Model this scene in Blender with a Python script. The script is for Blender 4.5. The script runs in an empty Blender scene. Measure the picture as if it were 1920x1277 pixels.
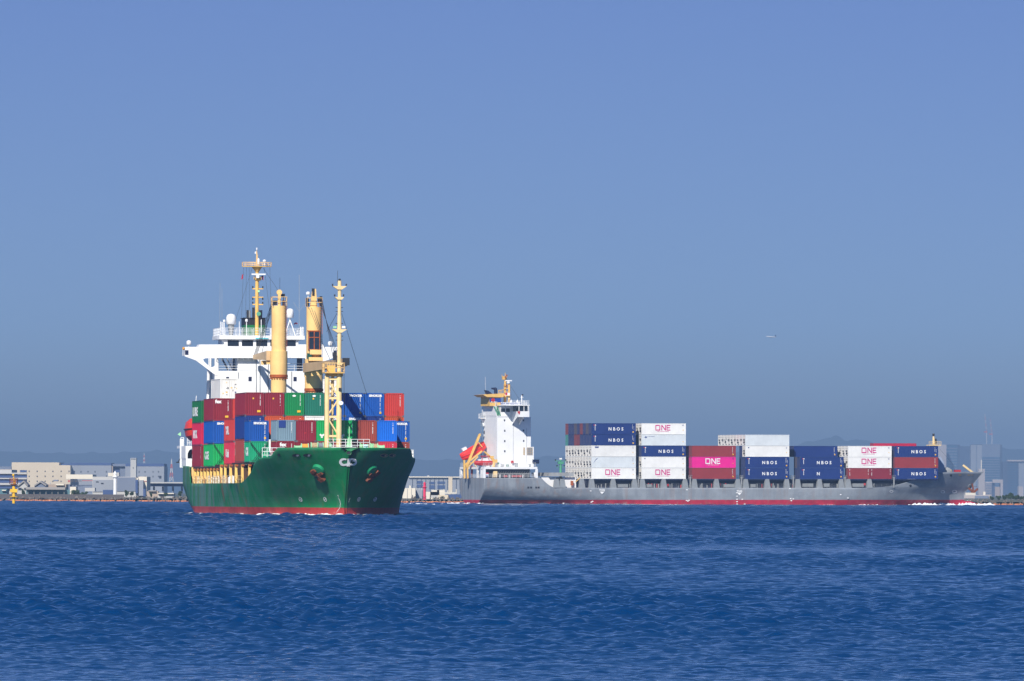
import bpy, bmesh, math, random
import numpy as np
from mathutils import Vector, Matrix, Euler
R = math.radians
scene = bpy.context.scene
COL = scene.collection

# ------------------------------------------------------------------ camera
F = 17088.0 / 1920.0            # focal length in picture widths
EYE = 2.85                      # camera height above the water
ROLL = 0.004
HOR = 924.8                     # horizon row in a 1920 wide picture
cam_data = bpy.data.cameras.new('camera')
cam_data.sensor_width = 36.0
cam_data.lens = 36.0 * F
cam_data.shift_y = (HOR - 638.5) / 1920.0
cam_data.clip_start = 1.0
cam_data.clip_end = 120000.0
cam = bpy.data.objects.new('camera', cam_data)
COL.objects.link(cam)
cam.matrix_world = Matrix.Translation((0, 0, EYE)) @ Matrix.Rotation(R(90), 4, 'X') @ Matrix.Rotation(ROLL, 4, 'Z')
scene.camera = cam

# ------------------------------------------------------------------ light
SUN_AZ, SUN_EL = R(18), R(36)   # behind the viewer, a little to one side
sun_dir = Vector((-math.sin(SUN_AZ) * math.cos(SUN_EL), -math.cos(SUN_AZ) * math.cos(SUN_EL), math.sin(SUN_EL)))
sun_data = bpy.data.lights.new('sun', 'SUN')
sun_data.energy = 4.8
sun_data.angle = R(0.5)
sun_data.color = (1.0, 0.95, 0.87)
sun = bpy.data.objects.new('sun', sun_data)
COL.objects.link(sun)
sun.rotation_euler = sun_dir.to_track_quat('Z', 'Y').to_euler()
sun.location = (-300, -600, 500)

world = bpy.data.worlds.new('World')
scene.world = world
world.use_nodes = True
wn, wl = world.node_tree.nodes, world.node_tree.links
wn.clear()
w_out = wn.new('ShaderNodeOutputWorld')
w_bg = wn.new('ShaderNodeBackground')
w_bg.inputs['Strength'].default_value = 0.085
w_sky = wn.new('ShaderNodeTexSky')
w_sky.sky_type = 'NISHITA'
w_sky.sun_disc = False
w_sky.sun_elevation = SUN_EL
w_sky.sun_rotation = R(180) + SUN_AZ
w_sky.air_density = 1.0
w_sky.dust_density = 0.3
w_sky.ozone_density = 4.0
w_sky.altitude = 0
w_tc = wn.new('ShaderNodeTexCoord')
w_map = wn.new('ShaderNodeVectorMath'); w_map.operation = 'MULTIPLY_ADD'
w_map.inputs[1].default_value = (1, 1, 4.0)
w_map.inputs[2].default_value = (0, 0, 0.13)
wl.new(w_tc.outputs['Generated'], w_map.inputs[0])
w_nrm = wn.new('ShaderNodeVectorMath'); w_nrm.operation = 'NORMALIZE'
wl.new(w_map.outputs[0], w_nrm.inputs[0])
wl.new(w_nrm.outputs[0], w_sky.inputs['Vector'])
w_mul = wn.new('ShaderNodeMixRGB'); w_mul.blend_type = 'MULTIPLY'; w_mul.inputs[0].default_value = 1.0
w_sep = wn.new('ShaderNodeSeparateXYZ'); wl.new(w_tc.outputs['Generated'], w_sep.inputs[0])
w_rmp = wn.new('ShaderNodeMapRange'); w_rmp.inputs['From Min'].default_value = 0.0; w_rmp.inputs['From Max'].default_value = 0.6
wl.new(w_sep.outputs['Z'], w_rmp.inputs['Value'])
w_col = wn.new('ShaderNodeValToRGB')           # a dusty band low over the horizon
w_col.color_ramp.elements[0].position = 0.0; w_col.color_ramp.elements[0].color = (1.1, 0.80, 0.58, 1)
w_col.color_ramp.elements[1].position = 1.0; w_col.color_ramp.elements[1].color = (0.4, 0.95, 1.45, 1)
for p_, c_ in ((0.03, (1.03, 0.96, 0.98, 1)), (0.1, (1.0, 0.97, 1.24, 1)), (0.2, (0.66, 0.98, 1.3, 1)), (0.5, (0.45, 1.0, 1.45, 1))): w_col.color_ramp.elements.new(p_).color = c_
wl.new(w_rmp.outputs[0], w_col.inputs[0]); wl.new(w_col.outputs[0], w_mul.inputs[2])
wl.new(w_sky.outputs[0], w_mul.inputs[1])
wl.new(w_mul.outputs[0], w_bg.inputs['Color'])
wl.new(w_bg.outputs[0], w_out.inputs['Surface'])

scene.view_settings.view_transform = 'Standard'
scene.view_settings.look = 'None'
scene.view_settings.exposure = 0.32
scene.view_settings.gamma = 1.0
scene.cycles.max_bounces = 6
scene.cycles.volume_bounces = 0

# ------------------------------------------------------------------ picture <-> place
_R = np.array(cam.matrix_world.to_3x3())
EYE_P = np.array([0, 0, EYE])
def ray(px, py):
    d = _R @ np.array([(px - 960) / 17088.0, (HOR - py) / 17088.0, -1.0])
    return d
def on_y(px, py, Y):
    """world point at distance Y that is seen in the photograph at px, py"""
    d = ray(px, py)
    return EYE_P + d * (Y / d[1])
def z1(x, y): return 320 + x / 3.9917, 440 + y / 3.9917     # enlargements that the photograph was measured in
def z2(x, y): return 320 + x / 4.0, 700 + y / 4.0
def z3(x, y): return 840 + x / 4.5611, 680 + y / 4.5611
def z4(x, y): return 1040 + x / 4.3636, 770 + y / 4.3636
def z5(x, y): return 1440 + x / 4.0, 770 + y / 4.0
def z6(x, y): return x / 5.3333, 820 + y / 5.3333
def z7(x, y): return 740 + x / 9.119, 820 + y / 9.119
def z8(x, y): return 490 + x / 6.4, 820 + y / 6.4
def z9(x, y): return 850 + x / 9.119, 690 + y / 9.119       # grey ship's house, upper
def z10(x, y): return 850 + x / 9.119, 810 + y / 9.119      # and lower
def z11(x, y): return 1740 + x / 7.983, 800 + y / 7.983

class Frame:
    """a ship's own axes: x to the bow, y to port, z up"""
    def __init__(s, m):
        s.m = m
        s.inv = np.array(m.inverted())
        s.mm = np.array(m)
        s.e = (s.inv @ np.append(EYE_P, 1))[:3]
    def dir(s, px, py): return s.inv[:3, :3] @ ray(px, py)
    def at_x(s, p, x):
        d = s.dir(*p); t = (x - s.e[0]) / d[0]
        q = s.e + d * t
        return q[1], q[2]
    def at_y(s, p, y):
        d = s.dir(*p); t = (y - s.e[1]) / d[1]
        q = s.e + d * t
        return q[0], q[2]
    def px(s, q):
        w = s.mm[:3, :3] @ np.array(q) + s.mm[:3, 3] - EYE_P
        c = _R.T @ w
        return 960 + 17088 * c[0] / -c[2], HOR - 17088 * c[1] / -c[2]

# ------------------------------------------------------------------ objects
def tag(o, label=None, cat=None, group=None, kind=None):
    if label: o['label'] = label
    if cat: o['category'] = cat
    if group: o['group'] = group
    if kind: o['kind'] = kind
    return o
def empty(name, m, label, cat, group=None):
    o = bpy.data.objects.new(name, None)
    COL.objects.link(o)
    o.matrix_world = m
    o.empty_display_size = 1
    return tag(o, label, cat, group)
def add(name, me, parent=None, m=None):
    o = bpy.data.objects.new(name, me)
    COL.objects.link(o)
    if parent: o.parent = parent
    if m is not None:
        if parent: o.matrix_local = m
        else: o.matrix_world = m
    return o

class MB:
    def __init__(s): s.v, s.f, s.m = [], [], []
    def poly(s, pts, mi=0):
        n = len(s.v); s.v += [tuple(map(float, p)) for p in pts]; s.f.append(tuple(range(n, n + len(pts)))); s.m.append(mi); return s
    def box(s, c, d, mi=0, rot=None):
        x, y, z = [v / 2 for v in d]
        p = [Vector((a * x, b * y, e * z)) for a in (-1, 1) for b in (-1, 1) for e in (-1, 1)]
        if rot is not None: p = [rot @ q for q in p]
        n = len(s.v); s.v += [(q[0] + c[0], q[1] + c[1], q[2] + c[2]) for q in p]
        for f in ((0, 1, 3, 2), (4, 6, 7, 5), (0, 4, 5, 1), (2, 3, 7, 6), (0, 2, 6, 4), (1, 5, 7, 3)):
            s.f.append(tuple(n + i for i in f)); s.m.append(mi)
        return s
    def span(s, a, b, mi=0):
        return s.box([(p + q) / 2 for p, q in zip(a, b)], [abs(q - p) for p, q in zip(a, b)], mi)
    def bar(s, p, q, r, n=6, mi=0, r2=None, caps=True):
        p, q = Vector(p), Vector(q); r2 = r if r2 is None else r2
        d = (q - p).normalized(); u = d.orthogonal().normalized(); w = d.cross(u)
        k = len(s.v)
        for c, rr in ((p, r), (q, r2)):
            for i in range(n):
                a = 2 * math.pi * i / n
                s.v.append(tuple(c + (u * math.cos(a) + w * math.sin(a)) * rr))
        for i in range(n):
            j = (i + 1) % n
            s.f.append((k + i, k + j, k + n + j, k + n + i)); s.m.append(mi)
        if caps:
            s.f.append(tuple(k + n - 1 - i for i in range(n))); s.m.append(mi)
            s.f.append(tuple(k + n + i for i in range(n))); s.m.append(mi)
        return s
    def beam(s, p, q, w, h, mi=0, up=(0, 0, 1), w2=None, h2=None):
        p, q = Vector(p), Vector(q); d = (q - p).normalized()
        sd = d.cross(Vector(up)); sd = sd.normalized() if sd.length > 1e-5 else Vector((0, 1, 0))
        u = sd.cross(d)
        w2 = w if w2 is None else w2; h2 = h if h2 is None else h2
        k = len(s.v)
        for c, a, b in ((p, w, h), (q, w2, h2)):
            for i, j in ((-1, -1), (1, -1), (1, 1), (-1, 1)): s.v.append(tuple(c + sd * (i * a / 2) + u * (j * b / 2)))
        for f in ((3, 2, 1, 0), (4, 5, 6, 7), (0, 1, 5, 4), (1, 2, 6, 5), (2, 3, 7, 6), (3, 0, 4, 7)):
            s.f.append(tuple(k + i for i in f)); s.m.append(mi)
        return s
    def prism(s, pts, off, mi=0):
        """pts: outline in space, off: the vector it is thickened by"""
        k, n = len(s.v), len(pts); o = Vector(off)
        s.v += [tuple(map(float, p)) for p in pts] + [tuple(Vector(p) + o) for p in pts]
        s.f.append(tuple(range(k + n - 1, k - 1, -1))); s.f.append(tuple(range(k + n, k + 2 * n))); s.m += [mi, mi]
        for i in range(n):
            j = (i + 1) % n
            s.f.append((k + i, k + j, k + n + j, k + n + i)); s.m.append(mi)
        return s
    def lathe(s, prof, c, n=16, mi=0, m=None):
        k = len(s.v); c = Vector(c)
        for r, z in prof:
            for i in range(n):
                a = 2 * math.pi * i / n
                q = Vector((r * math.cos(a), r * math.sin(a), z))
                if m is not None: q = m @ q
                s.v.append(tuple(q + c))
        for j in range(len(prof) - 1):
            for i in range(n):
                i2 = (i + 1) % n
                s.f.append((k + j * n + i, k + j * n + i2, k + (j + 1) * n + i2, k + (j + 1) * n + i)); s.m.append(mi)
        s.f.append(tuple(k + n - 1 - i for i in range(n))); s.m.append(mi)
        s.f.append(tuple(k + (len(prof) - 1) * n + i for i in range(n))); s.m.append(mi)
        return s
    def rail(s, pts, h=1.05, rows=3, step=1.6, r=0.03, mi=0, close=False):
        pts = [Vector(p) for p in pts]
        if close: pts.append(pts[0])
        for a, b in zip(pts, pts[1:]):
            n = max(1, round((b - a).length / step))
            for i in range(n + 1):
                p = a.lerp(b, i / n); s.bar(p, p + Vector((0, 0, h)), r, 4, mi)
            for k in range(1, rows + 1):
                u = Vector((0, 0, h * k / rows)); s.bar(a + u, b + u, r, 4, mi)
        return s
    def mesh(s, name, mats, smooth=False):
        me = bpy.data.meshes.new(name)
        me.from_pydata(s.v, [], s.f)
        for m in (mats if isinstance(mats, (list, tuple)) else [mats]): me.materials.append(m)
        me.polygons.foreach_set('material_index', s.m)
        if smooth: me.polygons.foreach_set('use_smooth', [True] * len(s.f))
        me.update()
        return me
    def build(s, name, mats, parent=None, m=None, smooth=False):
        bmx = bmesh.new(); me = s.mesh(name, mats, smooth)
        bmx.from_mesh(me); bmesh.ops.recalc_face_normals(bmx, faces=bmx.faces); bmx.to_mesh(me); bmx.free()
        return add(name, me, parent, m)

# ------------------------------------------------------------------ materials
def mat(name, col, rough=0.5, spec=0.4, var=0.12, scale=0.6, streak=0.0, scol=(0.16, 0.07, 0.03), each=0.0, metal=0.0, stretch=(1, 1, 0.15), bump=0.0):
    """paint with faint blotches, vertical run marks of a second colour and a small difference from thing to thing"""
    m = bpy.data.materials.new(name); m.use_nodes = True
    n, l = m.node_tree.nodes, m.node_tree.links
    b = n['Principled BSDF']
    b.inputs['Roughness'].default_value = rough; b.inputs['Specular IOR Level'].default_value = spec; b.inputs['Metallic'].default_value = metal
    tc = n.new('ShaderNodeTexCoord')
    nz = n.new('ShaderNodeTexNoise'); nz.inputs['Scale'].default_value = scale; nz.inputs['Detail'].default_value = 5
    l.new(tc.outputs['Object'], nz.inputs['Vector'])
    hs = n.new('ShaderNodeHueSaturation'); hs.inputs['Color'].default_value = (*col, 1)
    mr = n.new('ShaderNodeMapRange'); mr.inputs['From Min'].default_value = 0.3; mr.inputs['From Max'].default_value = 0.7
    mr.inputs['To Min'].default_value = 1 - var; mr.inputs['To Max'].default_value = 1 + var
    l.new(nz.outputs['Fac'], mr.inputs['Value'])
    val = mr.outputs[0]
    if each:
        oi = n.new('ShaderNodeObjectInfo')
        e = n.new('ShaderNodeMapRange'); e.inputs['To Min'].default_value = 1 - each; e.inputs['To Max'].default_value = 1 + each
        l.new(oi.outputs['Random'], e.inputs['Value'])
        x = n.new('ShaderNodeMath'); x.operation = 'MULTIPLY'
        l.new(val, x.inputs[0]); l.new(e.outputs[0], x.inputs[1]); val = x.outputs[0]
    l.new(val, hs.inputs['Value'])
    out = hs.outputs[0]
    if streak:
        mp = n.new('ShaderNodeMapping'); mp.inputs['Scale'].default_value = stretch
        l.new(tc.outputs['Object'], mp.inputs['Vector'])
        n2 = n.new('ShaderNodeTexNoise'); n2.inputs['Scale'].default_value = 1.6; n2.inputs['Detail'].default_value = 6; n2.inputs['Roughness'].default_value = 0.65
        l.new(mp.outputs[0], n2.inputs['Vector'])
        r2 = n.new('ShaderNodeMapRange'); r2.inputs['From Min'].default_value = 0.54; r2.inputs['From Max'].default_value = 0.78
        r2.inputs['To Max'].default_value = streak
        l.new(n2.outputs['Fac'], r2.inputs['Value'])
        mx = n.new('ShaderNodeMixRGB'); mx.inputs[2].default_value = (*scol, 1)
        l.new(r2.outputs[0], mx.inputs[0]); l.new(out, mx.inputs[1]); out = mx.outputs[0]
    l.new(out, b.inputs['Base Color'])
    if bump:
        bp = n.new('ShaderNodeBump'); bp.inputs['Strength'].default_value = bump; bp.inputs['Distance'].default_value = 0.3
        l.new(nz.outputs['Fac'], bp.inputs['Height']); l.new(bp.outputs[0], b.inputs['Normal'])
    return m

M = {
    'white': mat('white_paint', (0.80, 0.80, 0.79), 0.45, streak=0.12, scol=(0.45, 0.36, 0.26), var=0.04),
    'cream': mat('cream_paint', (0.86, 0.56, 0.21), 0.5, streak=0.3, scol=(0.36, 0.13, 0.03), var=0.10),
    'yellow': mat('yellow_paint', (0.74, 0.45, 0.12), 0.5, streak=0.35, scol=(0.40, 0.16, 0.04)),
    'paleyellow': mat('pale_yellow_paint', (0.84, 0.62, 0.30), 0.5, streak=0.3, scol=(0.45, 0.28, 0.10)),
    'bright_yellow': mat('bright_yellow_paint', (0.90, 0.56, 0.15), 0.5, streak=0.3, scol=(0.42, 0.15, 0.03), var=0.1),
    'rust': mat('rust', (0.36, 0.085, 0.02), 0.8, var=0.3, scale=2.5),
    'anchor': mat('anchor_rust', (0.19, 0.055, 0.025), 0.75, var=0.3, scale=2.0),
    'dark': mat('dark_steel', (0.022, 0.024, 0.03), 0.5),
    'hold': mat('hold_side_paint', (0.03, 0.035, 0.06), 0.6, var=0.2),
    'glass': mat('bridge_glass', (0.012, 0.02, 0.035), 0.12, 0.6),
    'winch': mat('winch_green', (0.32, 0.62, 0.34), 0.5, var=0.1),
    'rope_tan': mat('tan_rope', (0.45, 0.33, 0.18), 0.9, var=0.3, scale=8),
    'rope_orange': mat('orange_rope', (0.70, 0.33, 0.05), 0.9, var=0.25, scale=8),
    'rope_grey': mat('grey_rope', (0.20, 0.22, 0.25), 0.9, var=0.25, scale=8),
    'rope_blue': mat('pale_blue_rope', (0.42, 0.68, 0.66), 0.9, var=0.2, scale=8),
    'deck': mat('deck_paint', (0.03, 0.12, 0.07), 0.7, var=0.2, streak=0.3),
    'greydeck': mat('grey_deck_paint', (0.12, 0.05, 0.04), 0.7, var=0.2),
    'cable': mat('wire_cable', (0.035, 0.04, 0.055), 0.6),
    'lifeboat': mat('lifeboat_orange', (0.72, 0.045, 0.018), 0.35, 0.5, var=0.06),
    'fungreen': mat('funnel_green', (0.004, 0.14, 0.035), 0.45),
    'navy': mat('navy_paint', (0.006, 0.012, 0.05), 0.45),
    'steel': mat('grey_steel', (0.30, 0.31, 0.31), 0.6, var=0.2, streak=0.4),
    'greenmast': mat('sea_green_paint', (0.07, 0.30, 0.17), 0.5, streak=0.3),
    'red': mat('red_paint', (0.50, 0.022, 0.025), 0.5),
    'blue': mat('blue_paint', (0.01, 0.04, 0.28), 0.5),
    'mark': mat('white_lettering', (0.82, 0.82, 0.80), 0.55, var=0.05),
    'pink': mat('magenta_lettering', (0.60, 0.005, 0.19), 0.5, var=0.03),
    'logo_navy': mat('navy_lettering', (0.012, 0.04, 0.20), 0.5, var=0.03),
    'sticker': mat('yellow_sticker', (0.80, 0.46, 0.03), 0.5, var=0.05),
    'bar': mat('lock_bars', (0.10, 0.10, 0.12), 0.5, var=0.15),
    'worn': mat('grey_stanchion_paint', (0.24, 0.26, 0.27), 0.6, var=0.1, streak=0.25),
    'unit': mat('refrigeration_panel', (0.86, 0.81, 0.72), 0.55, var=0.10, scale=1.5, streak=0.25),
    'gap': mat('black_fan', (0.012, 0.014, 0.025), 0.6),
}
BOX = {}
for k, c in {
    'maroon': (0.225, 0.014, 0.028), 'red': (0.50, 0.040, 0.030), 'brick': (0.29, 0.050, 0.035), 'magenta': (0.50, 0.010, 0.055),
    'rose': (0.55, 0.030, 0.060), 'bright green': (0.006, 0.34, 0.085), 'green': (0.004, 0.20, 0.055), 'sea green': (0.010, 0.155, 0.10),
    'dark green': (0.005, 0.125, 0.035), 'jade': (0.006, 0.30, 0.14), 'blue': (0.004, 0.075, 0.34), 'dark blue': (0.010, 0.035, 0.19),
    'bright blue': (0.004, 0.12, 0.55), 'grey blue': (0.16, 0.24, 0.30), 'white': (0.78, 0.77, 0.73), 'pale grey': (0.62, 0.66, 0.67), 'orange': (0.50, 0.075, 0.022),
    'navy': (0.006, 0.028, 0.155), 'pink': (0.72, 0.004, 0.24), 'rust red': (0.26, 0.028, 0.030), 'teal': (0.05, 0.32, 0.27), 'purple grey': (0.09, 0.07, 0.10)}.items():
    pale = k in ('white', 'pale grey')
    BOX[k] = mat(k.replace(' ', '_') + '_container_paint', c, 0.5, 0.4, var=0.07, scale=0.5, streak=0.16 if pale else 0.22,
                 scol=(0.42, 0.36, 0.28) if pale else tuple(v * 0.45 + 0.012 for v in c), each=0.05, stretch=(1.2, 1.2, 0.2))

# ------------------------------------------------------------------ lettering
_T = {}
def text_mesh(s, size, bold=0.0, space=1.0, align='CENTER'):
    k = (s, size, bold, space, align)
    if k not in _T:
        cu = bpy.data.curves.new('lettering', 'FONT')
        cu.body = s; cu.size = size; cu.offset = bold; cu.space_character = space; cu.align_x = align; cu.extrude = 0.012; cu.resolution_u = 2
        o = bpy.data.objects.new('lettering', cu); COL.objects.link(o)
        bpy.context.view_layer.update()
        me = bpy.data.meshes.new_from_object(o.evaluated_get(bpy.context.evaluated_depsgraph_get()))
        vs = [tuple(v.co) for v in me.vertices]; fs = [tuple(p.vertices) for p in me.polygons]
        bpy.data.objects.remove(o); bpy.data.curves.remove(cu); bpy.data.meshes.remove(me)
        _T[k] = (vs, fs)
    return _T[k]
def put_text(mb, s, size, m, mi=0, bold=0.0, space=1.0, align='CENTER', sx=1.0):
    vs, fs = text_mesh(s, size, bold, space, align)
    k = len(mb.v)
    mb.v += [tuple(m @ Vector((v[0] * sx, v[1], v[2]))) for v in vs]
    for f in fs: mb.f.append(tuple(k + i for i in f)); mb.m.append(mi)
def face_m(o, u, v):
    """matrix whose x runs along u, y along v and z out of the face, at o"""
    u, v = Vector(u), Vector(v); w = u.cross(v)
    m = Matrix((u, v, w)).transposed().to_4x4(); m.translation = Vector(o)
    return m

# ------------------------------------------------------------------ shipping containers
_C = {}
W2 = 1.219
def wave(a, b, pitch, depth, flip):
    """zigzag of a corrugated panel between a and b: (along, inset)"""
    n = max(1, round((b - a) / pitch)); st = (b - a) / n; out = []
    for i in range(n):
        x = a + i * st
        out += [(x, depth), (x + 0.14 * st, depth), (x + 0.36 * st, 0), (x + 0.64 * st, 0), (x + 0.86 * st, depth)]
    out.append((b, depth))
    return out
def container_mesh(L, H, colour, kind):
    """kind: dry, reefer (flat insulated sides), doors_fore (lock bars on the bow end)"""
    key = (L, H, colour, kind)
    if key in _C: return _C[key]
    b = MB(); x = L / 2
    for sx in (-1, 1):
        for sy in (-1, 1):
            b.box((sx * (x - 0.08), sy * (W2 - 0.08), H / 2), (0.16, 0.16, H - 0.236))
            for zc in (0.059, H - 0.059): b.box((sx * (x - 0.085), sy * (W2 - 0.085), zc), (0.18, 0.18, 0.118), 1)
    for sy in (-1, 1):
        b.box((0, sy * (W2 - 0.06), 0.10), (L - 0.36, 0.11, 0.16)); b.box((0, sy * (W2 - 0.05), H - 0.06), (L - 0.36, 0.09, 0.10))
    for sx in (-1, 1):
        b.box((sx * (x - 0.06), 0, 0.10), (0.11, 2 * W2 - 0.36, 0.16)); b.box((sx * (x - 0.05), 0, H - 0.06), (0.09, 2 * W2 - 0.36, 0.12))
    b.box((0, 0, 0.10), (L - 0.3, 2 * W2 - 0.3, 0.06), 2)
    b.box((0, 0, H - 0.05), (L - 0.2, 2 * W2 - 0.2, 0.04))
    reef = kind == 'reefer' or kind == 'doors_fore'
    z0, z1_ = 0.17, H - 0.10
    for sy in (-1, 1):
        if reef:
            n = 24
            b.box((0, sy * (W2 - 0.045), H / 2), (L - 0.3, 0.04, H - 0.26))
            for i in range(n):
                b.box((-x + 0.25 + (L - 0.5) * (i + 0.5) / n, sy * (W2 - 0.0225), H / 2), (0.10, 0.011, H - 0.3))
        else:
            pr = wave(-x + 0.15, x - 0.15, 0.28, 0.05, 0)
            k = len(b.v)
            for u, d in pr: b.v += [(u, sy * (W2 - 0.015 - d), z0), (u, sy * (W2 - 0.015 - d), z1_)]
            for i in range(len(pr) - 1):
                q = (k + 2 * i, k + 2 * i + 2, k + 2 * i + 3, k + 2 * i + 1)
                b.f.append(q if sy < 0 else q[::-1]); b.m.append(0)
    for sx in (-1, 1):
        door = (sx < 0 and kind == 'dry') or (sx > 0 and kind == 'doors_fore')
        if door:
            for sy in (-1, 1):
                b.box((sx * (x - 0.06), sy * 0.545, H / 2), (0.05, 1.07, H - 0.34))
                for yy in (0.25, 0.62, 0.95):
                    b.bar((sx * (x - 0.015), sy * yy, 0.12), (sx * (x - 0.015), sy * yy, H - 0.10), 0.02, 5, 1)
                for zz in (0.5, 1.0, 1.6, 2.1): b.box((sx * (x - 0.025), sy * 1.06, zz), (0.03, 0.13, 0.08), 1)
                b.box((sx * (x - 0.015), sy * 0.44, 1.05), (0.03, 0.40, 0.06), 1)
        elif reef and sx < 0:
            b.box((sx * (x - 0.10), 0, H / 2), (0.1, 2 * W2 - 0.34, H - 0.3))
        else:
            pr = wave(-W2 + 0.15, W2 - 0.15, 0.265, 0.05, 0)
            k = len(b.v)
            for u, d in pr: b.v += [(sx * (x - 0.015 - d), u, z0), (sx * (x - 0.015 - d), u, z1_)]
            for i in range(len(pr) - 1):
                q = (k + 2 * i, k + 2 * i + 2, k + 2 * i + 3, k + 2 * i + 1)
                b.f.append(q if sx > 0 else q[::-1]); b.m.append(0)
    _C[key] = b.mesh('shipping_container', [BOX[colour], M['bar'] if not reef else BOX[colour], M['hold']])
    return _C[key]

_U = {}
def unit_mesh(v, H):
    """machinery end of a refrigerated container; v: which grilles are dark"""
    if (v, H) in _U: return _U[(v, H)]
    b = MB(); x = -0.02
    b.box((0.02, 0, H / 2), (0.05, 2.02, H - 0.34))
    b.box((-0.02, 0, H * 0.80), (0.04, 1.9, 0.07), 2)
    if v % 4 in (0, 3): b.lathe([(0.40, 0), (0.40, 0.03)], (-0.04, -0.25, H * 0.52), 12, 1, Matrix.Rotation(R(90), 3, 'Y'))
    if v % 4 in (0, 1): b.box((-0.03, -0.15, H * 0.30), (0.05, 1.15, 0.42), 1)
    if v % 4 == 2: b.box((-0.03, 0.2, H * 0.36), (0.05, 0.8, 0.62), 1); b.box((-0.03, -0.5, H * 0.62), (0.05, 0.4, 0.3), 1)
    if v % 4 == 1: b.lathe([(0.30, 0), (0.30, 0.03)], (-0.04, -0.1, H * 0.50), 12, 1, Matrix.Rotation(R(90), 3, 'Y'))
    b.box((-0.03, 0.55, H * 0.55), (0.05, 0.5, 0.5), 2)
    b.box((-0.03, -0.5, H * 0.14), (0.05, 0.7, 0.2), 3)
    _U[(v, H)] = b.mesh('refrigeration_unit', [M['unit'], M['gap'], M['steel'], M['bar']])
    return _U[(v, H)]

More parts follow.
